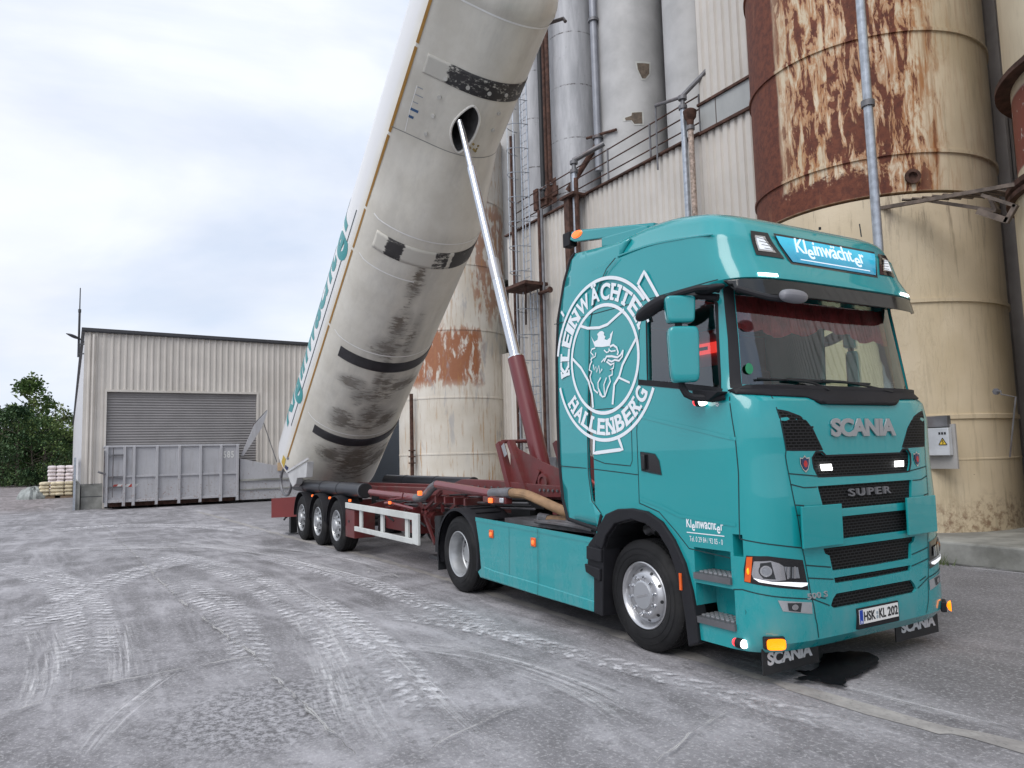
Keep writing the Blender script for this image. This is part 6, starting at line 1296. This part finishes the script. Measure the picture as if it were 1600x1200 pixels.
for rr in (.93, .22):
    for s_, ph in HO: a = radians(cp_+(ph-cp_)*.965); vs.append((cs_+(s_-cs_)*.965, rr*sin(a), rr*cos(a)))
m.add(vs, [(i, n_+i, n_+(i+1) % n_, (i+1) % n_) for i in range(n_)]+[tuple(range(n_, 2*n_))]); m.build('ram_pocket', DK, tank, matrix=TM, smooth=0, recalc=False)
rim_ = [TM @ Vector(tk(s_, ph, .004)) for s_, ph in HO]; MB().tube([tuple(q) for q in rim_+rim_[:1]], .020, 8, caps=False).build('pocket_rim', simple('rim_cream', (.80, .78, .72), .45), tl_)
def tmap(off): return lambda s, p, h: tk(s, p*DEG_, off+h)
DEG_ = 180/pi/1.29
def tstrip(P_, w_, off, mat, name, closed=False, solid=0, parent=None, step=.08):
    Q = [(s_, ph/DEG_) for s_, ph in P_]; r_ = ribbon(Q, w_, closed, step); r_.map(tmap(off)); return r_.build(name, mat, parent or tank, matrix=TM, smooth=0 if not solid else 30, solid=solid)
def tpatch(P_, off, mat, name, solid=0, parent=None, step=.08): Q = [(s_, ph/DEG_) for s_, ph in P_]; r_ = sheet([Q], step); r_.map(tmap(off)); return r_.build(name, mat, parent or tank, matrix=TM, smooth=40, solid=solid)
AMT = simple('amber_tape', (.33, .17, .03), .4, var=.1); WS_ = simple('weld_line', (.92, .91, .88), .5, var=.05)
for s in (1, -1):
    for a_, b_ in ((-8.2, -3.72), (-3.66, -1.75), (-1.69, -.80), (-.74, .73), (.79, 2.30), (2.36, 3.22)):
        tstrip([(a_, s*70.5), (b_, s*70.5)], .055, .004, AMT, 'marking_tape')
    tstrip([(-7.21, s*81.5), (-1.0, s*81.5)], .030, .004, simple('underline_dark', (.03, .05, .05), .4), 'underline')
for s_, p0, p1 in ((-.76, -60, 66), (-1.72, 8, 66), (-3.72, -70, 66), (-6.30, -70, 68), (3.24, -75, 66)):
    pts = [(s_+(.12*max(0, (pp-52)/14)**2 if pp > 52 else 0), pp) for pp in range(p0, p1, 6)]; tstrip(pts, .026, .006, WS_, 'weld_seam')
tstrip([(.90, q) for q in range(-80, 71, 6)], .014, .003, simple('fold_shade', (.25, .245, .23), .6), 'fold_line')
# rub strips
k = NT('worn_black_strip'); n = k.noise(k.co('Object', scale=(2, 1, 1)), 7, 8, .75); x_, y_, z_ = k.sep(k.co('Object'))[:3]
wv = k.step(k.math('ADD', n, k.math('MULTIPLY', k.step(y_, .62, .86), .5)), .53, .66); k.set(color=k.mix(wv, (.035, .033, .034), (.60, .58, .52)), rough=.5); WBS = k.m
SBK = simple('black_strip', (.040, .038, .042), .4, var=.25, scale=4)
def band(s0, s1, p0, p1, mat, off=.012, n=20):
    P_ = [(s1, p0+(p1-p0)*i/n) for i in range(n+1)]+[(s0, p1+(p0-p1)*i/n) for i in range(n+1)]; return tpatch(P_, off, mat, 'rub_strip', .008)
u0, u1 = (2.26, 67.87), (1.99, 66.27); band((u0[0]+u1[0])/2-.15, (u0[0]+u1[0])/2+.17, -80, 62, WBS)
bA, bB = (-3.91, 3.00), (-4.19, -0.59); band(bB[0], bA[0], -72, 50, SBK)
bA, bB = (-6.42, 1.20), (-6.68, -1.85); band(bB[0], bA[0], -72, 50, SBK)
bA, bB = (-1.02, -29.93), (-1.33, -38.09)
k = NT('half_worn_strip'); n = k.noise(k.co('Object', scale=(3, 1, 1)), 5, 8, .75); x_, y_, z_ = k.sep(k.co('Object'))[:3]
edge_ = k.math('MAXIMUM', k.band(y_, .55, .86, .06), k.math('MAXIMUM', k.band(y_, -2, -.42, .05), k.math('MULTIPLY', k.band(y_, -.36, -.02, .05), .8)))
wv = k.step(k.math('ADD', k.math('MULTIPLY', edge_, .5), n), .78, .92); k.set(color=k.mix(wv, (.66, .635, .565), (.045, .042, .042)), rough=.55); HWS = k.m
band(bB[0]-.02, bA[0]+.05, -70, 52, HWS, .010)
m = MB()
for (u, v) in ((2.04, 43.06), (2.06, 21.14), (2.08, -0.70), (2.10, -20.67), (1.72, 43.02), (1.38, 42.99), (1.04, 43.70), (1.76, -21.36), (1.44, -22.84)):
    c0 = tk(u, v, .0); n_2 = Vector((0, c0[1], c0[2])).normalized(); m.tube([Vector(c0)+n_2*.005, Vector(c0)+n_2*.028], .035, 10)
m.build('bolt_heads', simple('bolt_cream', (.55, .54, .50), .5), tank, matrix=TM)
# info panel
PNL = [(1.70, 70.80), (1.70, 65.31), (1.33, 65.60), (1.35, 67.91)]
m = MB()
for q in range(6):
    a_ = (1.74, 67.82); s_ = a_[0]-.10*q;
    for w2 in range(3): c0 = tk(s_-.03*w2, a_[1]+5-(q % 2), .004)
tstrip([(1.74, 62.72), (1.32, 62.32), (0.92, 60.89)], .012, .004, WS_, 'panel_edge')
for q in range(5):
    a_ = (1.72, 67.24); s_ = a_[0]-.13*q
    tstrip([(s_, 62), (s_, 56 if q % 2 else 58)], .014 if q < 3 else .045, .004, simple('tiny_print', (.30, .33, .38), .5) if q < 3 else simple('tiny_blue', (.05, .12, .25), .5), 'info_print')
# big lettering
TL_ = simple('teal_lettering', (.02, .26, .27), .4, var=.03)
def tank_logo(sg):
    lg, wd = logo(1, .03, .0, False); L_ = 6.35; k_ = L_/wd; fine_ = MB(); sheet_v = []
    bm = bmesh.new(); vs_ = [bm.verts.new((v[0]*k_, v[1]*k_*1.12, 0)) for v in lg.v];
    for f_ in lg.f:
        try: bm.faces.new([vs_[i] for i in f_])
        except Exception: pass
    for q in range(1, 14): bmesh.ops.bisect_plane(bm, geom=bm.verts[:]+bm.edges[:]+bm.faces[:], plane_co=(0, -.3+.12*q, 0), plane_no=(0, 1, 0), dist=1e-5)
    bm.verts.index_update(); fine_.add([v.co[:] for v in bm.verts], [tuple(v.index for v in f.verts) for f in bm.faces]); bm.free()
    if sg > 0: fine_.map(lambda a, b, c_: tk(-7.45+a, 90.5+b*DEG_, .005))
    else: fine_.map(lambda a, b, c_: tk(-1.1-a, -(90.5+b*DEG_), .005))
    fine_.build('tank_lettering', TL_, tank, matrix=TM, smooth=0, recalc=False)
tank_logo(1); tank_logo(-1)
# hinge plate, stickers at the tail
HG = [(-14.278, -1.310, 1.519), (-12.503, -1.310, 1.787), (-12.608, -1.310, 1.435), (-13.379, -1.310, 1.409), (-13.494, -1.310, 1.275), (-13.787, -1.310, 1.195), (-14.029, -1.310, 1.324)]
for s in (-1,):
    MB().prism([(x, z) for x, y, z in HG], s*1.31, s*1.16, 'y').build('hinge_plate', simple('hinge_grey', (.50, .50, .50), .45), tl_, smooth=0, bevel=.01)
    a_, b_ = HG[0], HG[1]; MB().beam((a_[0], s*1.325, a_[2]+.02), (b_[0]+.15, s*1.325, b_[2]+.06), .03, .05).build('hinge_rib', MATS['hinge_grey'], tl_, smooth=0)
yl_ = simple('yellow_sticker', (.55, .38, .05), .45); bl_ = simple('blue_sticker', (.03, .04, .12), .4)
tpatch([(-8.26, 79.08), (-8.24, 72.49), (-8.56, 71.11), (-8.53, 78.64)], .006, yl_, 'yellow_diamond'); tpatch([(-8.42, 70.66), (-8.37, 64.78), (-8.52, 64.87), (-8.53, 70.10)], .006, bl_, 'blue_plate'); tpatch([(-8.12, 71.71), (-8.09, 67.88), (-8.19, 68.89), (-8.21, 71.46)], .006, simple('grey_sticker', (.2, .2, .22), .5), 'marker_plate')
# torn sealing foam at the pocket edge and a filler grip near the dome
q = TM @ Vector(tk(*(1.08, -8.69))); m = MB()
for i in range(14): a = Vector((random.gauss(0, .06), random.gauss(0, .05), random.gauss(0, .06)))+q; m.lathe([(0, -.03), (.03, 0), (0, .03)], tuple(a), 'z', 6)
m.build('foam_tuft', simple('foam_yellow', (.30, .22, .08), .9, var=.5, scale=20), tl_, smooth=0)
q = TM @ Vector(tk(3.2, -75, .02)); m = MB().tube([tuple(q), tuple(q+Vector((.25, .12, -.02))), tuple(q+Vector((.30, .12, -.10)))], .03, 8); m.build('grip', MATS['old_steel'], tl_)

# ================================================================== STORAGE HALL (left)
HX = -32.0
tl = (-32.000, -5.447, 7.571); tr_ = (-32.000, 3.618, 7.450)
hy0, hz0 = -5.50, tl[2]; hz1s = (tr_[2]-tl[2])/(tr_[1]-tl[1])
def htop(y): return hz0+hz1s*(y-hy0)
hall = thing('storage_hall', 'beige corrugated storage hall with a grey roller door at the left', 'building', (HX, 0, 0))
dy0, dy1, dz = (-32.000, -4.648, 4.991)[1], (-32.000, 1.586, 4.910)[1], (-32.000, -1.254, 4.975)[2]
hy1 = 5.2
def ctop(a): return htop(a)
corrug(hy0, dy0, 1.05, ctop, HX, .26, .05, 'y', -1).build('corrugated_wall', MATS['cream_cladding'], hall, smooth=0)
corrug(dy1, hy1, 1.0, ctop, HX, .26, .05, 'y', -1).build('corrugated_wall', MATS['cream_cladding'], hall, smooth=0)
corrug(dy0, dy1, dz, ctop, HX, .26, .05, 'y', -1).build('corrugated_wall', MATS['cream_cladding'], hall, smooth=0)
MB().box((HX-.15, hy0+.02, 0), (HX+.06, dy0, 1.04)).build('plinth', MATS['concrete'], hall, smooth=0); MB().box((HX-.15, dy1, 0), (HX+.06, hy1, 1.0)).build('plinth', MATS['concrete'], hall, smooth=0)
MB().box((HX+.062, hy0+.02, .50), (HX+.066, dy0, .53)).build('plinth_joint', MATS['dark_trim'], hall, smooth=0)
# side wall leaning back towards the trees
m = MB(); xs = (HX, HX-42)
m.add([(HX, hy0, .0), (xs[1], hy0-.4, .0), (xs[1], hy0-.4, hz0-2.0), (HX, hy0, hz0)], [(0, 1, 2, 3)]); m.build('side_wall', MATS['white_cladding'], hall, smooth=0)
m = MB(); m.add([(HX-42, hy0-.5, hz0-1.95), (HX+.14, hy0-.12, hz0+.05), (HX+.14, hy1+.2, htop(hy1)+.05), (HX-42, hy1+.2, htop(hy1)-1.9)], [(0, 1, 2, 3)])
m.build('roof', MATS['dark_trim'], hall, smooth=0, solid=.15)
MB().beam((HX+.1, hy0-.12, hz0), (HX+.1, hy1, htop(hy1)), .14, .13).build('roof_edge', MATS['dark_trim'], hall, smooth=0)
MB().add([(HX-.3, hy1, 0), (xs[1], hy1, 0), (xs[1], hy1, 5), (HX-.3, hy1, 6.8)], [(0, 1, 2, 3)]).build('side_wall', MATS['white_cladding'], hall, smooth=0)
m = MB(); z = .1
while z < dz: m.add([(HX-.10, dy0, z), (HX-.10, dy1, z), (HX-.06, dy1, z+.05), (HX-.06, dy0, z+.05), (HX-.10, dy0, z+.115), (HX-.10, dy1, z+.115)], [(0, 1, 2, 3), (3, 2, 5, 4)]); z += .115
m.build('roller_door', MATS['shutter_grey'], hall, smooth=0)
m = MB().box((HX-.1, dy0-.05, 0), (HX+.07, dy0+.03, dz+.05)); m.box((HX-.1, dy1-.03, 0), (HX+.07, dy1+.05, dz+.05)); m.box((HX-.1, dy0+.03, dz-.04), (HX+.072, dy1-.03, dz+.05)); m.build('door_frame', MATS['cream_cladding'], hall, smooth=0)
# mesh guard rail beside the hall
MB().tube([(HX+.12, hy0+.35, 1.05), (HX+.12, hy0+.35, htop(hy0+.35)-.2)], .05, 8).build('downpipe', MATS['cream_cladding'], hall)
gr_ = thing('guard_rail', 'galvanised guard rail with mesh infill at the corner of the hall', 'railing', (HX+.3, -5.8, 0))
gx, gy = HX+.35, -5.72;
for dx in (0, -4.0, -8.0): MB().box((gx+dx-.04, gy-.04, 0), (gx+dx+.04, gy+.04, 2.15)).build('post', G, gr_, smooth=0)
MB().box((gx-8, gy-.03, 2.08), (gx, gy+.03, 2.15)).build('rail', G, gr_, smooth=0); MB().box((gx-8, gy-.03, 1.1), (gx, gy+.03, 1.16)).build('rail', G, gr_, smooth=0)
m = MB()
for i in range(100): m.box((gx-8+.08*i, gy-.006, 1.16), (gx-8+.08*i+.03, gy+.006, 2.08))
m.build('mesh_infill', MATS['old_steel'], gr_, smooth=0)
MB().box((gx-24, gy+.05, 0), (gx-.05, gy+.2, 1.05)).build('ramp_wall', MATS['concrete'], gr_, smooth=0)
# ------------------------------------------------------------------ roll-off container "585"
cx0 = -30.5; cA = (-30.500, -4.668, 2.688); cB = (-30.500, 0.502, 2.524); cy0, cy1 = cA[1], cB[1]; ct = 2.6; cb = .28
ct_ = thing('roll_off_container', 'light grey steel roll-off container numbered 585 in front of the roller door', 'container', (cx0, 0, 0))
k = NT('container_paint'); P = k.co('Object'); x_, y_, z_ = k.sep(P)[:3]; n = k.noise(P, 1.3, 6, .65); st = k.noise(k.co('Object', scale=(1, 3.5, .35)), 2.2, 7, .7); f = k.noise(P, 12, 6, .75)
c = k.mix(n, (.34, .34, .36), (.50, .50, .52)); c = k.mix(k.math('MULTIPLY', k.step(st, .5, .7), .45), c, (.26, .24, .23)); c = k.mix(k.math('MULTIPLY', k.step(k.math('SUBTRACT', f, k.math('MULTIPLY', z_, .05)), .54, .60), .7), c, (.20, .10, .06)); k.set(color=c, rough=.55); MATS['container_paint'] = k.m
g = MATS['container_paint']
MB().box((cx0-2.2, cy0, cb), (cx0-.02, cy1, ct-.06)).build('body', g, ct_, smooth=0)
m = MB().box((cx0-2.25, cy0-.04, ct-.08), (cx0+.05, cy1+.04, ct)); m.box((cx0-.019, cy0, 1.28), (cx0+.04, cy1, 1.36)); m.box((cx0-.019, cy0, cb), (cx0+.05, cy1, cb+.10)); m.build('side_rails', g, ct_, bevel=.01)
for y in (cy0+.06, (-30.500, -3.972, 1.446)[1], (-30.500, -3.620, 1.433)[1], (-30.500, -2.758, 1.403)[1], (-30.500, -1.897, 1.372)[1], (-30.500, -1.063, 1.342)[1], (-30.500, -0.232, 1.312)[1], cy1-.05):
    m = MB(); m.add([(cx0-.01, y-.06, .12), (cx0-.01, y+.06, .12), (cx0+.10, y+.045, .14), (cx0+.10, y-.045, .14), (cx0-.01, y-.06, ct-.02), (cx0-.01, y+.06, ct-.02), (cx0+.10, y+.045, ct-.05), (cx0+.10, y-.045, ct-.05)], [(0, 1, 2, 3), (4, 5, 6, 7), (0, 1, 5, 4), (1, 2, 6, 5), (2, 3, 7, 6), (3, 0, 4, 7)])
    m.build('rib', g, ct_, smooth=0)
m = MB()
for zz in (.9, 1.32, 2.2): m.beam((cx0+.07, cy0+.1, zz), (cx0+.07, cy0+.65, zz), .07, .07)
m.tube([(cx0+.12, cy0-.03, .3), (cx0+.12, cy0-.03, 2.4)], .03, 8); m.tube([(cx0+.14, cy0+.28, .5), (cx0+.14, cy0+.28, 2.5)], .02, 8); m.tube([(cx0+.1, cy0-.25, 1.55), (cx0+.12, cy0+.02, 1.45)], .04, 8); m.build('door_gear', MATS['old_steel'], ct_)
MB().box((cx0-2.1, cy0+.2, .10), (cx0-.3, cy1-.1, .27)).build('skids', MATS['rusty_steel'], ct_, smooth=0)
t = text_mesh('585', .46, .012, .004, space=1.15); a, b = bounds(t, 0); t.map(lambda x, y, z: (cx0-.012+z, (-30.500, -0.135, 2.088)[1]+(x-a)*(.44/(b-a)), (-30.500, -0.081, 2.003)[2]+y*.85)); t.build('number', MATS['white_paint'], ct_, smooth=0)
m1 = MB(); m2 = MB(); ya, za = (-30.500, -4.422, 0.893)[1], (-30.500, -4.422, 0.893)[2]
for i in range(6):
    (m1 if i % 2 == 0 else m2).prism([(ya+.15*i, za), (ya+.15*i+.15, za), (ya+.15*i+.25, za+.12), (ya+.15*i+.10, za+.12)], cx0-.018, cx0-.008, 'x')
m1.build('red_stripes', MATS['red_paint'], ct_, smooth=0); m2.build('white_stripes', MATS['white_paint'], ct_, smooth=0)
# ------------------------------------------------------------------ stationary compactor
cp = thing('waste_compactor', 'grey stationary compactor with raised loading flap right of the container', 'compactor', (-31, 2, 0))
m = MB().prism([(cy1+.08, .12), (5.5, .12), (5.5, 1.55), (cy1+1.5, 1.62), (cy1+.08, 1.95)], -32.0+.3, -30.6, 'x'); m.build('hopper_body', g, cp, smooth=0, bevel=.01)
m = MB().box((-31.6, cy1+.08, .95), (-30.52, 5.5, 1.03)); m.box((-31.6, cy1+.08, .55), (-30.54, 5.5, .6)); m.build('ledge', MATS['concrete'], cp, smooth=0)
a = (-30.700, 0.624, 2.072); b = (-30.700, 1.136, 3.408); c = (-30.700, 1.776, 4.105); d = (-30.700, 1.609, 3.697)
m = MB();
m.add([(-30.7, *a[1:]), (-30.7, *(-30.700, 1.191, 3.437)[1:]), (-30.7, *(-30.700, 1.776, 4.105)[1:]), (-30.7, *(-30.700, 1.527, 3.320)[1:]), (-30.7, *(-30.700, 0.733, 2.069)[1:])], [(0, 1, 2, 3, 4)]); m.build('loading_flap', g, cp, smooth=0, solid=.08)
m = MB().tube([(-30.75, *(-30.700, 1.610, 3.551)[1:]), (-30.75, *(-30.700, 2.212, 1.744)[1:])], .02, 6); m.tube([(-30.75, *(-30.700, 1.776, 4.105)[1:]), (-30.75, *(-30.700, 1.163, 3.437)[1:])], .03, 6); m.build('stay_rod', MATS['old_steel'], cp)
MB().box((-30.58, 2.2, 1.35), (-30.52, 2.6, 1.72)).build('control_plate', simple('tan_plate', (.50, .36, .22), .6), cp, smooth=0)
# ------------------------------------------------------------------ antenna mast and yard lamp on the hall corner
an = thing('antenna_mast', 'slender antenna mast fixed to the left corner of the hall', 'antenna', (-32.5, -5.9, 5))
pb_ = (-32.400, -5.746, 6.428); pt_ = (-32.400, -5.678, 9.434)
ay = (pb_[1]+pt_[1])/2
MB().tube([(-32.4, ay, pb_[2]), (-32.4, ay, (pb_[2]+pt_[2]*2)/3), (-32.4, ay, (pb_[2]+pt_[2]*2)/3+.01), (-32.4, ay, pt_[2])], [.045, .045, .025, .02], 8).build('pole', MATS['dark_trim'], an)
for zz in ((-32.400, -5.736, 6.980)[2], (-32.400, -5.726, 6.567)[2]): MB().beam((-32.4, ay-.03, zz), (-32.2, hy0+.1, zz), .05, .05).build('bracket', MATS['dark_trim'], an, smooth=0)
MB().lathe([(0, -.08), (.06, -.07), (.06, .07), (0, .08)], (-32.4, ay, (pb_[2]+pt_[2]*2)/3), 'z', 10).build('joint', MATS['dark_trim'], an)
yl = thing('yard_lamp', 'flat dark yard lamp reaching out from the hall roof corner', 'lamp', (-32.2, -5.7, 7))
a = Vector((-32.300, -5.454, 7.036)); b = Vector((-32.300, -5.695, 7.216)); c = Vector((-32.300, -6.192, 7.407))
MB().beam(a, b, .06, .06).build('arm', MATS['dark_trim'], yl, smooth=0)
d = (c-b); m = MB(); m.grid(lambda u, v: tuple(b+d*u+Vector((.22*sin(pi*(u*.8+.15))*cos(2*pi*v), 0, .07*sin(pi*(u*.8+.15))*sin(2*pi*v)))), 12, 12); m.build('lamp_head', MATS['dark_trim'], yl)
# ------------------------------------------------------------------ pallets of bags by the hall
def bag_stack(x0, y0, nx, ny, nz, col, lab, z0=0, bw=.42, bl=.62, bh=.16, wrap=None):
    t = thing('bag_pallet', lab, 'bags', (x0, y0, z0), 'pallets of bagged material')
    MB().box((x0, y0, z0), (x0+bl*nx, y0+bw*ny, z0+.12)).build('pallet', simple('pallet_wood', (.20, .14, .09), .8), t, smooth=0)
    for k_ in range(nz):
        for i in range(nx):
            for j in range(ny):
                cx_, cy_, cz_ = x0+bl*(i+.5)+random.gauss(0, .012), y0+bw*(j+.5)+random.gauss(0, .012), z0+.13+bh*(k_+.5)
                m = MB(); se = random.uniform(.9, 1.04)
                m.grid(lambda u, v: (cx_+bl*.52*se*(abs(cos(2*pi*u))**.45)*(1 if cos(2*pi*u) > 0 else -1)*abs(sin(pi*v))**.35, cy_+bw*.52*(abs(sin(2*pi*u))**.45)*(1 if sin(2*pi*u) > 0 else -1)*abs(sin(pi*v))**.35, cz_-bh*.53*cos(pi*v)), 14, 6)
                m.build('bag', col, t)
    return t
PX = -46.0

a = (-46.000, -7.409, 0.812); b = (-46.000, -6.356, 0.766)
simple('yellow_bag', (.62, .54, .38), .6, var=.25, scale=4); simple('pink_bag', (.72, .65, .66), .5, var=.25, scale=3); simple('tarp', (.28, .30, .29), .6, var=.3, scale=4)
bag_stack(PX-1.3, (-46.000, -7.439, 0.813)[1], 2, 2, 4, MATS['yellow_bag'], 'left pallet of cream yellow bags on the ground beside the hall', 0, .52, .65, .20)
bag_stack(PX-1.3, (-46.000, -6.668, 0.780)[1], 2, 2, 4, MATS['yellow_bag'], 'right pallet of cream yellow bags touching the hall side', 0, .45, .65, .20)
bag_stack(PX-2.9, (-46.000, -7.040, 0.796)[1]-.05, 2, 3, 8, MATS['pink_bag'], 'taller pallet of pale pink bags behind the yellow ones', 0, .44, .65, .215)
m = MB(); cx_, cy_ = PX-.5, (-46.000, -7.713, 0.825)[1]
m.grid(lambda u, v: (cx_+(.8+.15*sin(9*u*pi))*cos(2*pi*u)*sin(pi/2*v), cy_+(.72+.12*cos(14*u*pi))*sin(2*pi*u)*sin(pi/2*v), .62*cos(pi/2*v)*(1+.18*sin(16*u*pi+v*7))), 28, 10)
m.build('tarp_heap', MATS['tarp'], label='crumpled grey tarpaulin heap left of the yellow bag pallets', cat='tarpaulin')
# ------------------------------------------------------------------ trees
def leaf_mat(name, a, b):
    k = NT(name); oi = k.new('ShaderNodeObjectInfo'); n = k.noise(k.co('Object'), .55, 3); n2 = k.noise(k.co('Object'), 6, 2)
    k.set(color=k.mix(k.step(k.math('ADD', k.math('MULTIPLY', n, .7), k.math('MULTIPLY', n2, .3)), .38, .62), a, b), rough=.6, spec=.25)
    return k.m
LM = [leaf_mat('leaves_dark', (.024, .055, .024), (.075, .13, .05)), leaf_mat('leaves_mid', (.07, .13, .04), (.20, .26, .09)), leaf_mat('leaves_light', (.11, .15, .05), (.24, .27, .11))]
simple('bark', (.11, .09, .07), .9, var=.3, scale=5)
def tree(x, y, h, r, mi, lab, n=2600, seed=0, shape='round', name='leafy_tree', low=.12):
    rnd = random.Random(seed); t = thing(name, lab, 'tree', (x, y, 0), 'trees beyond the yard')
    m = MB(); tops = []
    m.tube([(x, y, 0), (x+rnd.uniform(-.2, .2), y, h*.35), (x+rnd.uniform(-.4, .4), y+rnd.uniform(-.3, .3), h*.9)], [h*.022, h*.016, h*.004], 7)
    for i in range(16):
        z = h*(.2+.7*i/16); a = rnd.uniform(0, 2*pi); l = r*(1.05-.7*i/16)*rnd.uniform(.6, 1.0); e = (x+l*cos(a), y+l*sin(a), z+l*.5)
        m.tube([(x, y, z), (x+l*.5*cos(a), y+l*.5*sin(a), z+l*.2), e], [h*.007, h*.004, .01], 5, caps=False)
    m.build('trunk', MATS['bark'], t)
    cl = []
    for i in range(46):
        f = rnd.random()**.8; z = h*(low+(1-low)*f)
        env = (sin(pi*min(1, .16+.80*f))**.6 if shape == 'round' else (1-f)**.75+.06)
        a = rnd.uniform(0, 2*pi); q = r*env*rnd.uniform(.35, 1.0); cl.append((x+q*cos(a), y+q*sin(a), z, r*rnd.uniform(.16, .34)*(1-.35*f)))
    m = MB()
    for i in range(n):
        c = cl[rnd.randrange(len(cl))]; d = Vector((rnd.gauss(0, 1), rnd.gauss(0, 1), rnd.gauss(0, .75))).normalized()*c[3]*rnd.uniform(.5, 1.15)
        p = Vector(c[:3])+d; s_ = rnd.uniform(.26, .52)*(h/12); u = Vector((rnd.gauss(0, 1), rnd.gauss(0, 1), rnd.gauss(0, .6))).normalized(); v = u.orthogonal().normalized()
        if p.z < .1: continue
        m.add([p-u*s_*.6, p+v*s_*.35, p+u*s_*.6, p-v*s_*.35+Vector((0, 0, -s_*.15))], [(0, 1, 2, 3)])
    m.build('crown', LM[mi], t, smooth=0, recalc=False)
TD = -86

trees = [((-86.000, -9.790, 3.715), (-86.000, -9.822, 10.379), 5.2, 1, 'cone', 'tall light green birch with a pointed top in the middle of the tree row', 4200),
         ((-84.000, -11.803, 3.712), (-84.000, -11.906, 6.973), 5.0, 0, 'round', 'dark broad tree at the left picture edge', 4200), ((-92.000, -7.877, 3.800), (-92.000, -7.889, 8.592), 3.0, 2, 'round', 'pale loosely leaved tree against the hall side wall', 1500),
         ((-80.000, -10.379, 3.606), (-80.000, -10.792, 7.227), 4.2, 0, 'round', 'dark dense tree in front of the tall birch', 4200), ((-80.000, -8.234, 3.566), (-80.000, -8.312, 6.323), 4.0, 1, 'round', 'mid green tree between the birch and the hall', 3600),
         ((-79.000, -9.121, 3.562), (-79.000, -9.257, 4.764), 4.6, 0, 'round', 'low dark bushy tree filling the row below the birch', 4200), ((-95.000, -6.827, 3.841), (-95.000, -6.923, 7.493), 4.2, 1, 'round', 'green tree half hidden behind the hall side wall', 2200),
         ((-88.000, -14.478, 3.842), (-88.000, -14.588, 7.067), 5.0, 0, 'round', 'dark tree outside the left of the row', 2500)]
for i, (a, b, r_, mi, sh, lab, nn) in enumerate(trees): tree(a[0], a[1], b[2], r_, mi, lab, nn, i+3, sh, low=.02)
k = NT('hedge_leaves'); k.set(color=k.mix(k.noise(scale=.8), (.008, .02, .01), (.03, .05, .02)), rough=.7)
m = MB(); rnd = random.Random(5)
for i in range(9000):
    y = rnd.uniform(-30, 8); x = -90+rnd.uniform(-2, 2); z = 5.5*rnd.random()**1.1; p = Vector((x, y, z)); s_ = rnd.uniform(.25, .5); u = Vector((rnd.gauss(0, 1), rnd.gauss(0, 1), rnd.gauss(0, 1))).normalized(); v = u.orthogonal().normalized()
    m.add([p-u*s_, p+v*s_*.6, p+u*s_, p-v*s_*.6], [(0, 1, 2, 3)])
m.build('undergrowth', k.m, smooth=0, recalc=False, label='dark undergrowth below and behind the trees at the left', cat='undergrowth', kind='stuff')
